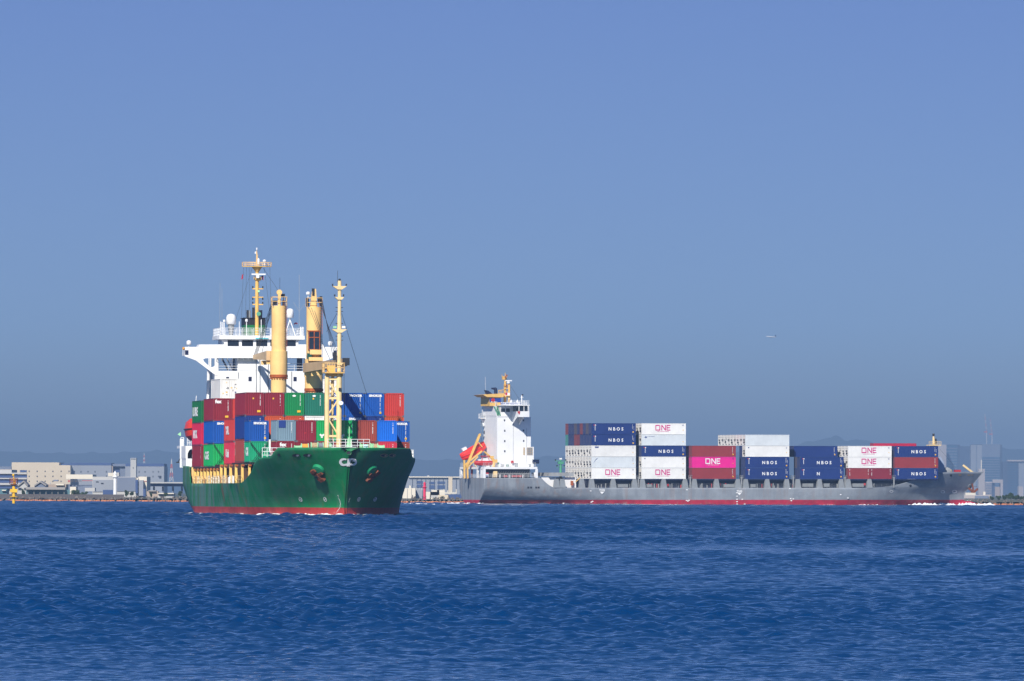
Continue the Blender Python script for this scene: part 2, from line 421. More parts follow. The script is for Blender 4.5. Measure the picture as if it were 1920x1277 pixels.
_L = {}
def lettering_mesh(L, H, style):
    """painted words on the long side facing starboard, or on the end facing the bow"""
    if (L, H, style) in _L: return _L[(L, H, style)]
    b = MB(); x = L / 2
    def side(px_, pz): return face_m((px_, -W2 - 0.006, pz), (1, 0, 0), (0, 0, 1))
    def front(py_, pz): return face_m((x + 0.006, py_, pz), (0, 1, 0), (0, 0, 1))
    def dots(fm, n, st, w, h, mi, seed=1):
        rr = random.Random(seed)
        for i in range(n):
            if rr.random() < 0.12: continue
            b.prism([fm @ Vector((a, c - i * st, 0)) for a, c in ((-w / 2, 0), (w / 2, 0), (w / 2, -h), (-w / 2, -h))], fm.to_3x3() @ Vector((0, 0, 0.01)), mi)
    def rect(fm, w, h, mi):
        b.prism([fm @ Vector(q) for q in ((-w / 2, -h / 2, 0), (w / 2, -h / 2, 0), (w / 2, h / 2, 0), (-w / 2, h / 2, 0))], fm.to_3x3() @ Vector((0, 0, 0.01)), mi)
    mats = [M['mark'], M['sticker'], M['pink'], M['logo_navy'], M['red']]
    if style in ('nbos', 'n'):
        if style == 'nbos':
            for i, ch in enumerate('NBOS'): put_text(b, ch, 1.15, side(-1.0 + i * 1.13, H / 2 - 0.44), 0, 0.028)
        else: put_text(b, 'N', 1.15, side(-1.0, H / 2 - 0.44), 0, 0.028)
        dots(side(-x + 1.0, H - 0.75), 7, 0.24, 0.18, 0.15, 0, 3)
        rect(side(-x + 0.75, H - 0.5), 0.3, 0.22, 4); rect(side(-x + 1.1, H - 0.5), 0.3, 0.22, 0)
        dots(side(x - 0.9, H - 0.35), 7, 0.2, 0.14, 0.09, 0, 5); dots(side(x - 0.55, H - 0.9), 3, 0.3, 0.14, 0.1, 0, 8)
        rect(side(x - 0.75, 0.62), 0.34, 0.34, 1)
    elif style in ('one', 'one_white'):
        c = 2 if style == 'one' else 0
        f = side(-0.25, H / 2 - 0.42); s_ = 1.45; t = 0.24
        def r2(x0, y0, x1, y1): b.prism([f @ Vector(q) for q in ((x0, y0, 0), (x1, y0, 0), (x1, y1, 0), (x0, y1, 0))], f.to_3x3() @ Vector((0, 0, 0.01)), c)
        def q2(*pp): b.prism([f @ Vector((*q, 0)) for q in pp], f.to_3x3() @ Vector((0, 0, 0.01)), c)
        r2(-2.05, 0, -1.85, s_); r2(-1.85, 0, -0.95, t); r2(-1.85, s_ - t, -0.95, s_); r2(-0.95, 0, -0.72, s_ - 0.13)
        r2(-0.42, 0, -0.20, s_); r2(0.62, 0, 0.84, s_); q2((-0.20, s_), (-0.20, s_ - 0.38), (0.62, 0), (0.62, 0.38))
        r2(1.02, 0, 1.24, s_); r2(1.24, 0, 2.05, t); r2(1.24, s_ / 2 - t / 2, 1.95, s_ / 2 + t / 2); r2(1.24, s_ - t, 2.05, s_)
        put_text(b, 'OCEAN NETWORK EXPRESS', 0.24, side(-0.25, H / 2 - 0.78), c, 0.0, 1.08)
        dots(side(x - 0.75, 1.25), 2, 0.28, 0.22, 0.2, 1, 4); dots(side(x - 0.8, H - 0.3), 3, 0.15, 0.3, 0.06, 3, 5)
    elif style == 'tag':
        rect(side(-x + 1.45, H - 0.42), 1.0, 0.46, 3); rect(side(-x + 1.45, H - 0.34), 0.8, 0.10, 0)
        dots(side(x - 0.8, 1.2), 2, 0.4, 0.22, 0.2, 1, 4); dots(side(x - 0.8, H - 0.3), 3, 0.2, 0.2, 0.08, 3, 5)
    elif style == 'swoosh':
        f = side(-x + 0.6, 1.2)
        b.prism([f @ Vector((*q, 0)) for q in ((0, 0), (0.5, 0.75), (1.2, 1.35), (1.35, 1.42), (0.8, 1.2), (0.35, 0.7))], f.to_3x3() @ Vector((0, 0, 0.01)), 3)
        dots(side(x - 0.8, H - 0.3), 4, 0.25, 0.16, 0.1, 3, 5); dots(side(x - 0.75, 1.2), 2, 0.4, 0.22, 0.2, 1, 4)
    elif style == 'bird':
        f = side(-x + 0.9, H - 0.8)
        b.prism([f @ Vector((*q, 0)) for q in ((-0.3, 0.05), (0.1, 0.0), (0.25, -0.25), (0.45, 0.0), (0.8, 0.2), (0.4, 0.2), (0.2, 0.4), (0.1, 0.15))], f.to_3x3() @ Vector((0, 0, 0.01)), 3)
        for i in range(9): rect(side(-x + 1.95 + i * 0.19, H - 0.55), 0.12, 0.10, 3)
        dots(side(x - 0.75, 1.1), 2, 0.4, 0.22, 0.2, 1, 4)
    elif style == 'small':
        rect(side(-x + 0.9, H - 0.5), 0.28, 0.28, 3); dots(side(x - 0.75, 1.2), 2, 0.35, 0.22, 0.2, 1, 4); dots(side(x - 0.8, H - 0.3), 3, 0.2, 0.2, 0.08, 3, 7)
    elif style == 'plainside':
        dots(side(x - 0.9, H - 0.35), 8, 0.22, 0.14, 0.1, 0, 5); rect(side(x - 0.75, 0.62), 0.3, 0.3, 1)
    elif style == 'code':
        dots(side(-x + 0.5, H - 0.3), 8, 0.22, 0.15, 0.13, 0, 2); dots(side(x - 0.4, H - 0.3), 7, 0.22, 0.13, 0.11, 0, 6)
    elif style.startswith('end'):
        # words and marks on the end that looks to the bow
        dots(front(0.72, H - 0.30), 13, 0.105, 0.075, 0.07, 0, len(style))
        if 'sinokor' in style: put_text(b, 'SINOKOR', 0.36, front(0.12, H - 0.46), 0, 0.022, 1.02)
        if 'fex' in style: put_text(b, 'fex', 0.62, front(-0.55 if 'mid' not in style else -0.35, H - 0.62), 0, 0.03)
        if 'sticker' in style: rect(front(0.55, 0.55), 0.42, 0.26, 1)
        if 'dot' in style: rect(front(-0.15, H - 0.75), 0.18, 0.2, 1)
        if 'leaf' in style: b.prism([front(-0.05, H - 0.38) @ Vector((*q, 0)) for q in ((-0.25, 0), (0, 0.12), (0.25, 0), (0.12, -0.14), (-0.12, -0.14))], (0.01, 0, 0), 0)
        if 'hearts' in style:
            for dy, dz in ((-0.17, 0.15), (0.17, 0.15), (0, -0.1), (-0.02, 0.08)):
                b.prism([front(-0.55 + dy, 0.62 + dz) @ Vector((*q, 0)) for q in ((-0.15, 0), (0, -0.16), (0.15, 0), (0, 0.15))], (0.01, 0, 0), 0)
        if 'boxmark' in style: rect(front(-0.45, H - 0.5), 0.85, 0.9, 3)
        if 'red' in style: rect(front(-0.1, 1.0), 0.22, 0.1, 4)
        if 'long' in style: rect(front(0.74, 0.42), 0.24, 0.24, 1); dots(front(0.72, H - 1.6), 8, 0.12, 0.075, 0.08, 0, 4)
        if 'sideword' in style:
            w = style.split('_')[-1]
            put_text(b, w, 1.55 if len(w) > 3 else 1.4, side(0.2 if L < 10 else -1.9, H * 0.33), 0, 0.05, sx=1.9 if L > 10 else 1.2)
    _L[(L, H, style)] = b.mesh('lettering', mats)
    return _L[(L, H, style)]

def container(fr, x, y, z, L, H, colour, kind, style, label, group, unit=None):
    """x: middle, y: middle, z: underside, in the ship's own axes"""
    m = fr.m @ Matrix.Translation((x, y, z))
    o = tag(add('shipping_container', container_mesh(L, H, colour, kind), None, m), label, 'shipping container', group)
    if style: add('lettering', lettering_mesh(L, H, style), o)
    if unit is not None: add('refrigeration_unit', unit_mesh(unit, H), o, Matrix.Translation((-L / 2 + 0.03, 0, 0)))
    if kind == 'doors_fore':
        for sy in (-1, 1):
            add('door_sticker', door_marks(H, sy), o, Matrix.Translation((L / 2, 0, 0)))
    return o
_DM = {}
def door_marks(H, sy):
    if (H, sy) not in _DM:
        b = MB(); rr = random.Random(5 + sy)
        for i in range(7):
            b.box((-0.025, sy * rr.uniform(0.15, 1.0), rr.uniform(0.4, H - 0.4)), (0.03, rr.uniform(0.08, 0.2), rr.uniform(0.08, 0.2)), rr.choice([0, 0, 1, 2]))
        _DM[(H, sy)] = b.mesh('door_sticker', [M['bar'], M['sticker'], M['logo_navy']])
    return _DM[(H, sy)]
ORD = ['first', 'second', 'third', 'fourth', 'fifth', 'sixth', 'seventh', 'eighth', 'ninth', 'tenth']

# ------------------------------------------------------------------ hull tools
def pchip(xs, ys):
    xs, ys = np.array(xs, float), np.array(ys, float)
    h = np.diff(xs); d = np.diff(ys) / h; m = np.zeros(len(xs))
    for i in range(1, len(xs) - 1):
        if d[i - 1] * d[i] > 0:
            a, b = 2 * h[i] + h[i - 1], h[i] + 2 * h[i - 1]
            m[i] = (a + b) / (a / d[i - 1] + b / d[i])
    m[0], m[-1] = d[0], d[-1]
    def f(x):
        x = np.clip(x, xs[0], xs[-1]); i = np.clip(np.searchsorted(xs, x) - 1, 0, len(xs) - 2)
        t = (x - xs[i]) / h[i]
        return (2 * t**3 - 3 * t**2 + 1) * ys[i] + (t**3 - 2 * t**2 + t) * h[i] * m[i] + (-2 * t**3 + 3 * t**2) * ys[i + 1] + (t**3 - t**2) * h[i] * m[i + 1]
    return f

def pchip_rows(xs, Y, x):
    """the same curve through every column of Y, read at one x"""
    xs = np.array(xs, float); x = min(max(x, xs[0]), xs[-1]); n = len(xs)
    h = np.diff(xs); d = np.diff(Y, axis=0) / h[:, None]; m = np.zeros_like(Y, dtype=float)
    for i in range(1, n - 1):
        w1, w2 = h[i - 1] + 2 * h[i], h[i] + 2 * h[i - 1]
        ok = d[i - 1] * d[i] > 0
        m[i] = np.where(ok, (w1 + w2) / np.where(ok, w1 / np.where(ok, d[i - 1], 1) + w2 / np.where(ok, d[i], 1), 1), 0)
    m[0], m[-1] = d[0], d[-1]
    i = min(max(int(np.searchsorted(xs, x)) - 1, 0), n - 2); t = (x - xs[i]) / h[i]
    return (2 * t**3 - 3 * t**2 + 1) * Y[i] + (t**3 - 2 * t**2 + t) * h[i] * m[i] + (-2 * t**3 + 3 * t**2) * Y[i + 1] + (t**3 - t**2) * h[i] * m[i + 1]

class Hull:
    """half breadths from tables; s runs aft from the bow"""
    def __init__(h, levels, stem, tops, aft, length, flat):
        h.zs = [a for a, _ in levels]; h.fs = [pchip(*zip(*t)) for _, t in levels]
        h.stem = pchip(*zip(*stem)); h.top = pchip(*zip(*tops)); h.length = length
        h.aft = [(a, pchip(*zip(*t))) for a, t in aft]; h.flat = flat
    def table(h):
        """half breadths on a fine grid, so that asking for one is quick"""
        h.gs = np.arange(0, h.length + 0.5, 0.25); h.gz = np.linspace(h.zs[0], h.zs[-1], 81)
        A = np.stack([f(np.maximum(0, h.gs[:, None] - h.stem(h.gz)[None, :])) for f in h.fs])
        K = np.stack([np.repeat(f(h.gs)[:, None], len(h.gz), 1) for _, f in h.aft])
        h.G = np.zeros((len(h.gs), len(h.gz)))
        az = [a for a, _ in h.aft]
        for j, z in enumerate(h.gz):
            h.G[:, j] = pchip_rows(h.zs, A[:, :, j], z) * pchip_rows(az, K[:, :, j], z)
    def hb(h, s, z):
        if not hasattr(h, 'G'): h.table()
        z = min(max(z, h.zs[0]), h.zs[-1]); s = min(max(s, 0), h.length)
        if s < 12:                                    # the stem is sharp: work it out exactly
            u = max(0.0, s - float(h.stem(z)))
            return max(0.06, float(pchip_rows(h.zs, np.array([[float(f(u))] for f in h.fs]), z)[0]))
        fi, fj = s / 0.25, (z - h.gz[0]) / (h.gz[1] - h.gz[0])
        i, j = min(int(fi), len(h.gs) - 2), min(int(fj), len(h.gz) - 2); a, b = fi - i, fj - j; G = h.G
        v = (G[i, j] * (1 - a) + G[i + 1, j] * a) * (1 - b) + (G[i, j + 1] * (1 - a) + G[i + 1, j + 1] * a) * b
        return max(0.06, float(v))
    def build(h, cols, lows, n_up, mats, parent, skip_transom=False):
        b = MB(); G = {}
        cols = list(cols)
        for j, sj in enumerate(cols):
            tp = float(h.top(sj))
            zs = [min(z, tp) for z in lows] + [h.flat + (tp - h.flat) * (i + 1) / n_up if tp > h.flat + 0.01 else tp for i in range(n_up)]
            for i, z in enumerate(zs):
                s = sj + float(h.stem(z)) * max(0, 1 - sj / 20)
                y = h.hb(s, z)
                for sd in (-1, 1):
                    G[(j, i, sd)] = len(b.v); b.v.append((-s, sd * y, z))
        ni = len(lows) + n_up
        for j in range(len(cols) - 1):
            for i in range(ni - 1):
                for sd in (-1, 1):
                    q = [G[(j, i, sd)], G[(j + 1, i, sd)], G[(j + 1, i + 1, sd)], G[(j, i + 1, sd)]]
                    if b.v[q[3]][2] - b.v[q[0]][2] < 1e-3 and b.v[q[2]][2] - b.v[q[1]][2] < 1e-3: continue
                    b.f.append(tuple(q if sd > 0 else q[::-1])); b.m.append(0)
        e = len(cols) - 1
        for i in range(ni - 1):
            b.f.append((G[(0, i, 1)], G[(0, i, -1)], G[(0, i + 1, -1)], G[(0, i + 1, 1)])); b.m.append(0)
        tb = MB(); tl = [b.v[G[(e, i, -1)]] for i in range(ni)]; tr = [b.v[G[(e, i, 1)]] for i in range(ni)]
        tb.prism([(p[0] + 0.02, p[1], p[2]) for p in tl + tr[::-1]], (-0.06, 0, 0)); tb.build('transom', mats, parent)
        me = b.mesh('hull', mats, True)
        o = add('hull', me, parent)
        sol = o.modifiers.new('plate', 'SOLIDIFY'); sol.thickness = 0.1; sol.offset = -1
        return o
    def find(h, fr, px, py, side, s0=0.2, s1=90, n=900):
        """point of the hull that the photograph shows at px, py"""
        def look(s):
            z = fr.at_x((px, py), -s)[1]
            y = side * h.hb(s, z)
            return abs(fr.px((-s, y, z))[0] - px), s, y, z
        def scan(a, b, m): return min((look(a + (b - a) * i / m) for i in range(m + 1)), key=lambda q: q[0])
        best = scan(s0, s1, 40)
        w = (s1 - s0) / 40
        best = scan(max(s0, best[1] - w), min(s1, best[1] + w), 30)
        _, s, y, z = best
        d = 0.25
        a = Vector((-d, side * (h.hb(s + d, z) - h.hb(s, z)), 0)); c = Vector((0, side * (h.hb(s, z + d) - h.hb(s, z)), d))
        n_ = a.cross(c).normalized()
        if n_.y * side < 0 and abs(n_.y) > 0.05: n_ = -n_
        return Vector((-s, y, z)), n_

def hull_mat(name, top, boot, zline, mark1, mark2, a1, a2, rough=0.55):
    m = bpy.data.materials.new(name); m.use_nodes = True
    n, l = m.node_tree.nodes, m.node_tree.links
    b = n['Principled BSDF']; b.inputs['Roughness'].default_value = rough; b.inputs['Specular IOR Level'].default_value = 0.35
    tc = n.new('ShaderNodeTexCoord'); sx = n.new('ShaderNodeSeparateXYZ'); l.new(tc.outputs['Object'], sx.inputs[0])
    def noise(scale, st, det=5, rgh=0.6):
        mp = n.new('ShaderNodeMapping'); mp.inputs['Scale'].default_value = st; l.new(tc.outputs['Object'], mp.inputs['Vector'])
        z = n.new('ShaderNodeTexNoise'); z.inputs['Scale'].default_value = scale; z.inputs['Detail'].default_value = det; z.inputs['Roughness'].default_value = rgh
        l.new(mp.outputs[0], z.inputs['Vector']); return z.outputs['Fac']
    def rng(src, a, c, t0, t1):
        r = n.new('ShaderNodeMapRange'); r.inputs['From Min'].default_value = a; r.inputs['From Max'].default_value = c
        r.inputs['To Min'].default_value = t0; r.inputs['To Max'].default_value = t1; l.new(src, r.inputs['Value']); return r.outputs[0]
    def mix(f, a, c):
        x = n.new('ShaderNodeMixRGB')
        for k, v in ((0, f), (1, a), (2, c)):
            if isinstance(v, tuple): x.inputs[k].default_value = (*v, 1)
            else: l.new(v, x.inputs[k])
        return x.outputs[0]
    g1 = rng(noise(0.35, (1, 1, 1)), 0.3, 0.7, 0, 1)
    c_top = mix(g1, tuple(v * 0.85 for v in top), tuple(min(1, v * 1.12) for v in top))
    c_boot = mix(rng(noise(0.8, (1, 1, 1)), 0.3, 0.7, 0, 1), tuple(v * 0.75 for v in boot), tuple(min(1, v * 1.2) for v in boot))
    c_boot = mix(rng(noise(0.9, (0.8, 0.8, 1.2)), 0.62, 0.75, 0, 0.45), c_boot, (0.5, 0.35, 0.32))
    # run marks below the deck edge, plate seams and scuffs
    old = rng(sx.outputs['X'], -45 if zline < 1.2 else -130, -20 if zline < 1.2 else -10, 1.0, 0.25)
    def wt(f):
        x = n.new('ShaderNodeMath'); x.operation = 'MULTIPLY'; l.new(f, x.inputs[0]); l.new(old, x.inputs[1]); return x.outputs[0]
    c_top = mix(wt(rng(noise(0.9, (0.45, 1, 0.06)), 0.44, 0.56, 0, a1)), c_top, mark1)
    c_top = mix(wt(rng(noise(1.3, (0.5, 1, 0.05), 6, 0.7), 0.54, 0.62, 0, a2)), c_top, mark2)
    mpb = n.new('ShaderNodeMapping'); mpb.inputs['Rotation'].default_value = (R(90), 0, 0); l.new(tc.outputs['Object'], mpb.inputs['Vector'])
    bk = n.new('ShaderNodeTexBrick'); bk.inputs['Scale'].default_value = 1.0; bk.inputs['Brick Width'].default_value = 7.0; bk.inputs['Row Height'].default_value = 2.3
    bk.inputs['Mortar Size'].default_value = 0.035; bk.inputs['Mortar Smooth'].default_value = 0.6; l.new(mpb.outputs[0], bk.inputs['Vector'])
    c_top = mix(rng(bk.outputs['Fac'], 0, 1, 0, 0.35), c_top, tuple(v * 0.45 for v in top))
    c_top = mix(rng(noise(0.22, (1, 1, 1.6), 3), 0.60, 0.66, 0, 0.16), c_top, tuple(v * 1.5 + 0.02 for v in top))
    c_boot = mix(rng(noise(1.3, (1, 1, 0.3), 6, 0.7), 0.57, 0.70, 0, 0.6), c_boot, mark2)
    wob = n.new('ShaderNodeMath'); wob.operation = 'MULTIPLY_ADD'; wob.inputs[1].default_value = 0.12
    l.new(noise(0.6, (1, 1, 1)), wob.inputs[0]); l.new(sx.outputs['Z'], wob.inputs[2])
    st = rng(wob.outputs[0], zline + 0.03, zline + 0.09, 0, 1)
    l.new(mix(st, c_boot, c_top), b.inputs['Base Color'])
    bp = n.new('ShaderNodeBump'); bp.inputs['Strength'].default_value = 0.25; bp.inputs['Distance'].default_value = 0.12
    l.new(noise(0.45, (1, 1, 0.6), 2), bp.inputs['Height']); l.new(bp.outputs[0], b.inputs['Normal'])
    return m

# ================================================================== the green ship
PHI = R(7.5)
GM = Matrix(((math.sin(PHI), math.cos(PHI), 0, -19.66), (-math.cos(PHI), math.sin(PHI), 0, 1105.0), (0, 0, 1, 0), (0, 0, 0, 1)))
g = Frame(GM)
green_ship = empty('cargo_ship', GM, 'green container ship seen from the bow with two cream deck cranes', 'ship')
GH = Hull(
    [(-1.6, [(0, 0.35), (1.2, 1.3), (5, 2.8), (10, 4.8), (20, 8.0), (30, 9.7), (45, 11.1), (60, 11.5)]),
     (0.6, [(0, 0.10), (5, 3.0), (10, 5.6), (15, 7.5), (20, 8.7), (30, 10.1), (40, 10.95), (55, 11.5)]),
     (4.0, [(0, 0.10), (0.5, 0.7), (2, 2.3), (5, 4.7), (10, 7.4), (15, 8.8), (20, 9.6), (30, 10.7), (42, 11.5)]),
     (7.1, [(0, 0.12), (0.3, 1.1), (1, 2.5), (2.5, 4.5), (5, 6.6), (10, 9.1), (15, 9.9), (20, 10.4), (30, 11.2), (40, 11.5)]),
     (8.4, [(0, 0.12), (0.3, 1.4), (1, 3.05), (2.5, 5.15), (5, 7.25), (10, 9.5), (15, 9.95), (20, 10.45), (30, 11.2), (40, 11.5)])],
    [(-1.6, 2.4), (-0.2, 3.8), (1.0, 4.5), (4, 2.7), (7.1, 0.5), (8.4, -0.3)],
    [(0, 8.25), (6.6, 8.22), (7.2, 8.0), (8.6, 7.35), (9.4, 7.12), (11.2, 7.1), (13, 7.0), (15, 6.8), (17, 6.35), (19, 5.75), (21, 5.3), (22.5, 5.0), (25, 4.55), (28, 4.08), (29, 3.97), (82, 3.95), (82.5, 4.1), (84.2, 6.0), (85, 6.2), (124, 6.3)],
    [(0.0, [(0, 1), (75, 1), (82, 0.95), (95, 0.84), (110, 0.70), (124, 0.45)]), (1.6, [(0, 1), (80, 1), (90, 0.95), (100, 0.875), (110, 0.79), (124, 0.6)]),
     (3.8, [(0, 1), (90, 1), (100, 0.935), (110, 0.86), (124, 0.72)])], 124, 3.95)
m_ghull = hull_mat('green_hull_paint', (0.001, 0.185, 0.055), (0.38, 0.038, 0.032), 1.0, (0.10, 0.20, 0.17), (0.19, 0.08, 0.04), 0.8, 0.8)
cols = list(np.concatenate([[0, 0.25, 0.5, 0.8, 1.2, 1.7, 2.3, 3, 3.8, 4.7, 5.6], np.arange(6.6, 24, 0.6), np.arange(24, 82, 2.0), [82, 82.5, 83.2, 84.2, 85], np.arange(87, 124.1, 2.0), [124]]))
cols = sorted(set(round(float(c), 3) for c in cols))
GH.build(cols, [-1.6, -1.0, -0.4, 0.1, 0.6, 1.04, 1.5, 2.0, 2.5, 3.0, 3.5, 3.95], 12, [m_ghull], green_ship)

def deck_plate(hull, s0, s1, z, inset, n=24, th=0.08):
    b = MB(); L_, Rr = [], []
    for i in range(n + 1):
        s = s0 + (s1 - s0) * i / n; y = max(0.05, hull.hb(s, z) - inset)
        L_.append((-s, -y, z)); Rr.append((-s, y, z))
    b.prism(L_ + Rr[::-1], (0, 0, -th)); return b
b = deck_plate(GH, 1.2, 19.5, 6.75, 0.22)
b.build('forecastle_deck', M['deck'], green_ship)
deck_plate(GH, 19.6, 84, 3.9, 0.2).build('main_deck', M['deck'], green_ship)
deck_plate(GH, 84.3, 123.8, 6.0, 0.2).build('poop_deck', M['deck'], green_ship)
MB().box((-19.6, 0, 5.7), (0.15, 15.6, 2.1)).build('forecastle_bulkhead', M['cream'], green_ship)
MB().box((-84.2, 0, 5.0), (0.15, 22.4, 2.1)).build('poop_bulkhead', M['cream'], green_ship)
MB().box((-60.5, 0, 4.9), (54, 19.4, 1.9)).box((-26.5, 0.4, 4.9), (13.9, 15.5, 1.9)).build('hatch_coaming', mat('coaming_paint', (0.075, 0.035, 0.02), 0.7, var=0.3, scale=1.2), green_ship)
b = MB()
for a, c in ((47.9, 60.4), (61.2, 73.8), (74.8, 87.2)): b.span((-c, -11.0, 5.86), (-a, 11.0, 6.06))
b.span((-32.6, -9.6, 6.36), (-25.4, 10.5, 6.52)); b.span((-24.6, -7.1, 6.3), (-17.4, 7.8, 6.52)); b.span((-45.5, -9.8, 6.36), (-33.2, 10.6, 6.55)); b.span((-60.4, -10.5, 6.07), (-47.9, 10.5, 6.33))
b.build('hatch_cover', mat('hatch_cover_paint', (0.06, 0.03, 0.03), 0.7, var=0.3), green_ship)
rr = random.Random(3)
for i in range(14):
    s = 25.2 + i * 4.3; y = -min(11.12, GH.hb(s, 4.6) - 0.5); zt_s = 6.3 if s < 47 else 5.86
    b = MB(); w = 0.42 + 0.1 * rr.random(); k = rr.uniform(-0.06, 0.06)
    b.prism([(-s, y - 0.18, 3.96), (-s, y + 0.12, 3.96), (-s, y + 0.12 + k, 4.95), (-s, y + 0.10, zt_s - 0.26), (-s, y + 0.02, zt_s), (-s, y - 0.16, zt_s), (-s, y - 0.17, 5.2)], (-0.42 - 0.15 * rr.random(), 0, 0))
    b.build('stanchion', M['bright_yellow'], green_ship)
    c = MB(); c.box((-s + 0.12, y + 0.02, zt_s - 0.12), (0.2, 0.36, 0.22)); c.build('lashing_bracket', M['rust'], green_ship)
b = MB().rail([(-29, -10.3, 3.96), (-40, -11.25, 3.96), (-82, -11.25, 3.96)], 0.95, 2, 1.5, 0.025)
for i in range(60): h_ = 0.7 + 0.3 * rr.random(); b.box((-30.5 - i * 0.85, -11.2 + 0.3 * rr.random(), 3.96 + h_ / 2), (0.2, rr.choice([0.06, 0.08, 0.12]), h_), rr.choice([0, 1, 1, 1, 2]))
b.build('side_railing', [M['paleyellow'], M['white'], M['rust']], green_ship)

def gy(px, x): return g.at_x((px, 800), x)[0]
# forecastle gear
def drum(p0, p1, s, top, rope, flange=True):
    x = -s; y0, y1 = gy(p0, x), gy(p1, x); zt = g.at_x((p0, top), x)[1]; r = 0.52; zc = zt - r
    b = MB()
    m = Matrix.Rotation(R(-90), 3, 'X')
    b.lathe([(0.12, 0), (r * 0.86, 0.01), (r * 0.86, y1 - y0 - 0.01), (0.12, y1 - y0)], (x, y0, zc), 14, 0, m)
    for i in range(3): b.lathe([(0.2, 0), (r * 0.89, 0.01), (r * 0.89, 0.06), (0.2, 0.07)], (x, y0 + (y1 - y0) * (0.2 + 0.3 * i), zc), 14, 0, m)
    o = b.build('mooring_winch', M[rope], green_ship)
    f = MB()
    for yy in (y0 - 0.10, y1):
        f.lathe([(0.1, 0), (r, 0.005), (r, 0.10), (0.1, 0.105)], (x, yy, zc), 14, 0, m)
        f.prism([(x - 0.35, yy, 6.75), (x + 0.35, yy, 6.75), (x + 0.12, yy, zc), (x - 0.12, yy, zc)], (0, 0.1, 0))
    f.build('winch_frame', M['winch'], o)
drum(553, 563, 7.5, 834.5, 'winch'); drum(566, 577, 7.5, 831, 'rope_orange'); drum(584, 594.5, 8.3, 829, 'rope_tan'); drum(597, 605, 8.6, 829, 'rope_grey')
drum(681, 689, 8.0, 832, 'rope_blue'); drum(700, 707, 8.0, 831, 'rope_tan'); drum(711, 719, 7.5, 834, 'winch')
for p in (619.5, 676.5, 696):
    b = MB(); y = gy(p, -8); b.prism([(-8, y - 0.25, 6.75), (-8, y + 0.25, 6.75), (-8, y + 0.16, 8.75), (-8, y - 0.1, 8.95)], (-0.4, 0, 0))
    b.build('bollard_frame', M['winch'], green_ship)
x = -6.5
b = MB().span((x - 1.2, gy(620, x), 7.9), (x + 1.0, gy(667, x), 8.42)); b.build('bow_platform', M['white'], green_ship)
b = MB().rail([(x, gy(614, x), 8.25), (x, gy(693, x), 8.25)], 1.1, 3, 0.75, 0.035); b.build('bow_railing', M['white'], green_ship)
b = MB(); y = gy(655, x); b.bar((x, y, 8.2), (x, y, g.at_x((655, 800), x)[1]), 0.06, 6)
b.prism([(x, y - 0.38, 8.2), (x, y + 0.38, 8.2), (x, y + 0.25, 9.2), (x, y, 9.75), (x, y - 0.25, 9.2)], (-0.12, 0, 0)); b.build('jack_staff', M['winch'], green_ship)
x = -13.5; y0 = gy(492, x); y1 = gy(519, x)
MB().rail([(x, y0, 6.95), (x, y1, 6.95), (x + 3, y1 + 0.6, 7.0)], 1.35, 3, 0.7, 0.045).build('forecastle_railing', M['white'], green_ship)
x = -14; y0 = gy(767, x); y1 = gy(775.5, x)
b = MB().rail([(x, y0, 6.9), (x, y1, 6.9), (x - 4, y1 + 0.3, 6.9)], 1.2, 3, 0.5, 0.05); b.box((x - 0.3, y1 - 0.1, 7.4), (0.4, 0.3, 1.0)); b.build('gangway_railing', M['white'], green_ship)

# marks painted on the hull
def hull_patch(hull, fr, name, polys, side_of, mat_, parent, off=0.03, rng=(0.2, 60)):
    b = MB()
    for pts in polys:
        q = []
        for px, py in pts:
            P, N = hull.find(fr, px, py, side_of(px), *rng, n=260)
            q.append(P + N * off)
        b.poly(q)
    return b.build(name, mat_, parent)
def ring(cx, cy, rx, ry, t, a0, a1, n):
    out = []
    for i in range(n):
        A, B = R(a0 + (a1 - a0) * i / n), R(a0 + (a1 - a0) * (i + 1) / n)
        out.append([(cx + rx * math.cos(A), cy - ry * math.sin(A)), (cx + rx * math.cos(B), cy - ry * math.sin(B)), (cx + (rx - t) * math.cos(B), cy - (ry - t) * math.sin(B)), (cx + (rx - t) * math.cos(A), cy - (ry - t) * math.sin(A))])
    return out
cxl = 652.8
def ring2(o_, i_, a0, a1, n):
    P = lambda e, t: (625 + (e[0] + e[2] * math.cos(R(t))) / 22.45, 850 + (e[1] - e[3] * math.sin(R(t))) / 22.45)
    T = [a0 + (a1 - a0) * i / n for i in range(n + 1)]
    return [[P(o_, T[i]), P(o_, T[i + 1]), P(i_, T[i + 1]), P(i_, T[i])] for i in range(n)]
polys = ring2((440, 358, 188, 165), (468, 350, 104, 84), 52, 312, 16) + ring2((808, 355, 182, 160), (790, 350, 106, 80), -128, 140, 18)
sq = lambda *p: [(625 + x_ / 22.45, 850 + y_ / 22.45) for x_, y_ in p]
polys += [sq((606, 206), (640, 206), (632, 300), (592, 300)), sq((640, 206), (694, 206), (684, 300), (632, 300)), sq((592, 300), (632, 300), (624, 400), (582, 400)), sq((632, 300), (684, 300), (668, 400), (624, 400)), sq((582, 400), (624, 400), (612, 538), (560, 538)), sq((624, 400), (668, 400), (652, 538), (612, 538)), sq((520, 452), (582, 400), (566, 500), (530, 512)), sq((684, 268), (720, 232), (740, 268), (690, 320))]
hull_patch(GH, g, 'bow_emblem', polys, lambda p: -1 if p < cxl - 0.4 else 1, M['mark'], green_ship, 0.07, (0.1, 14))
b_polys = []
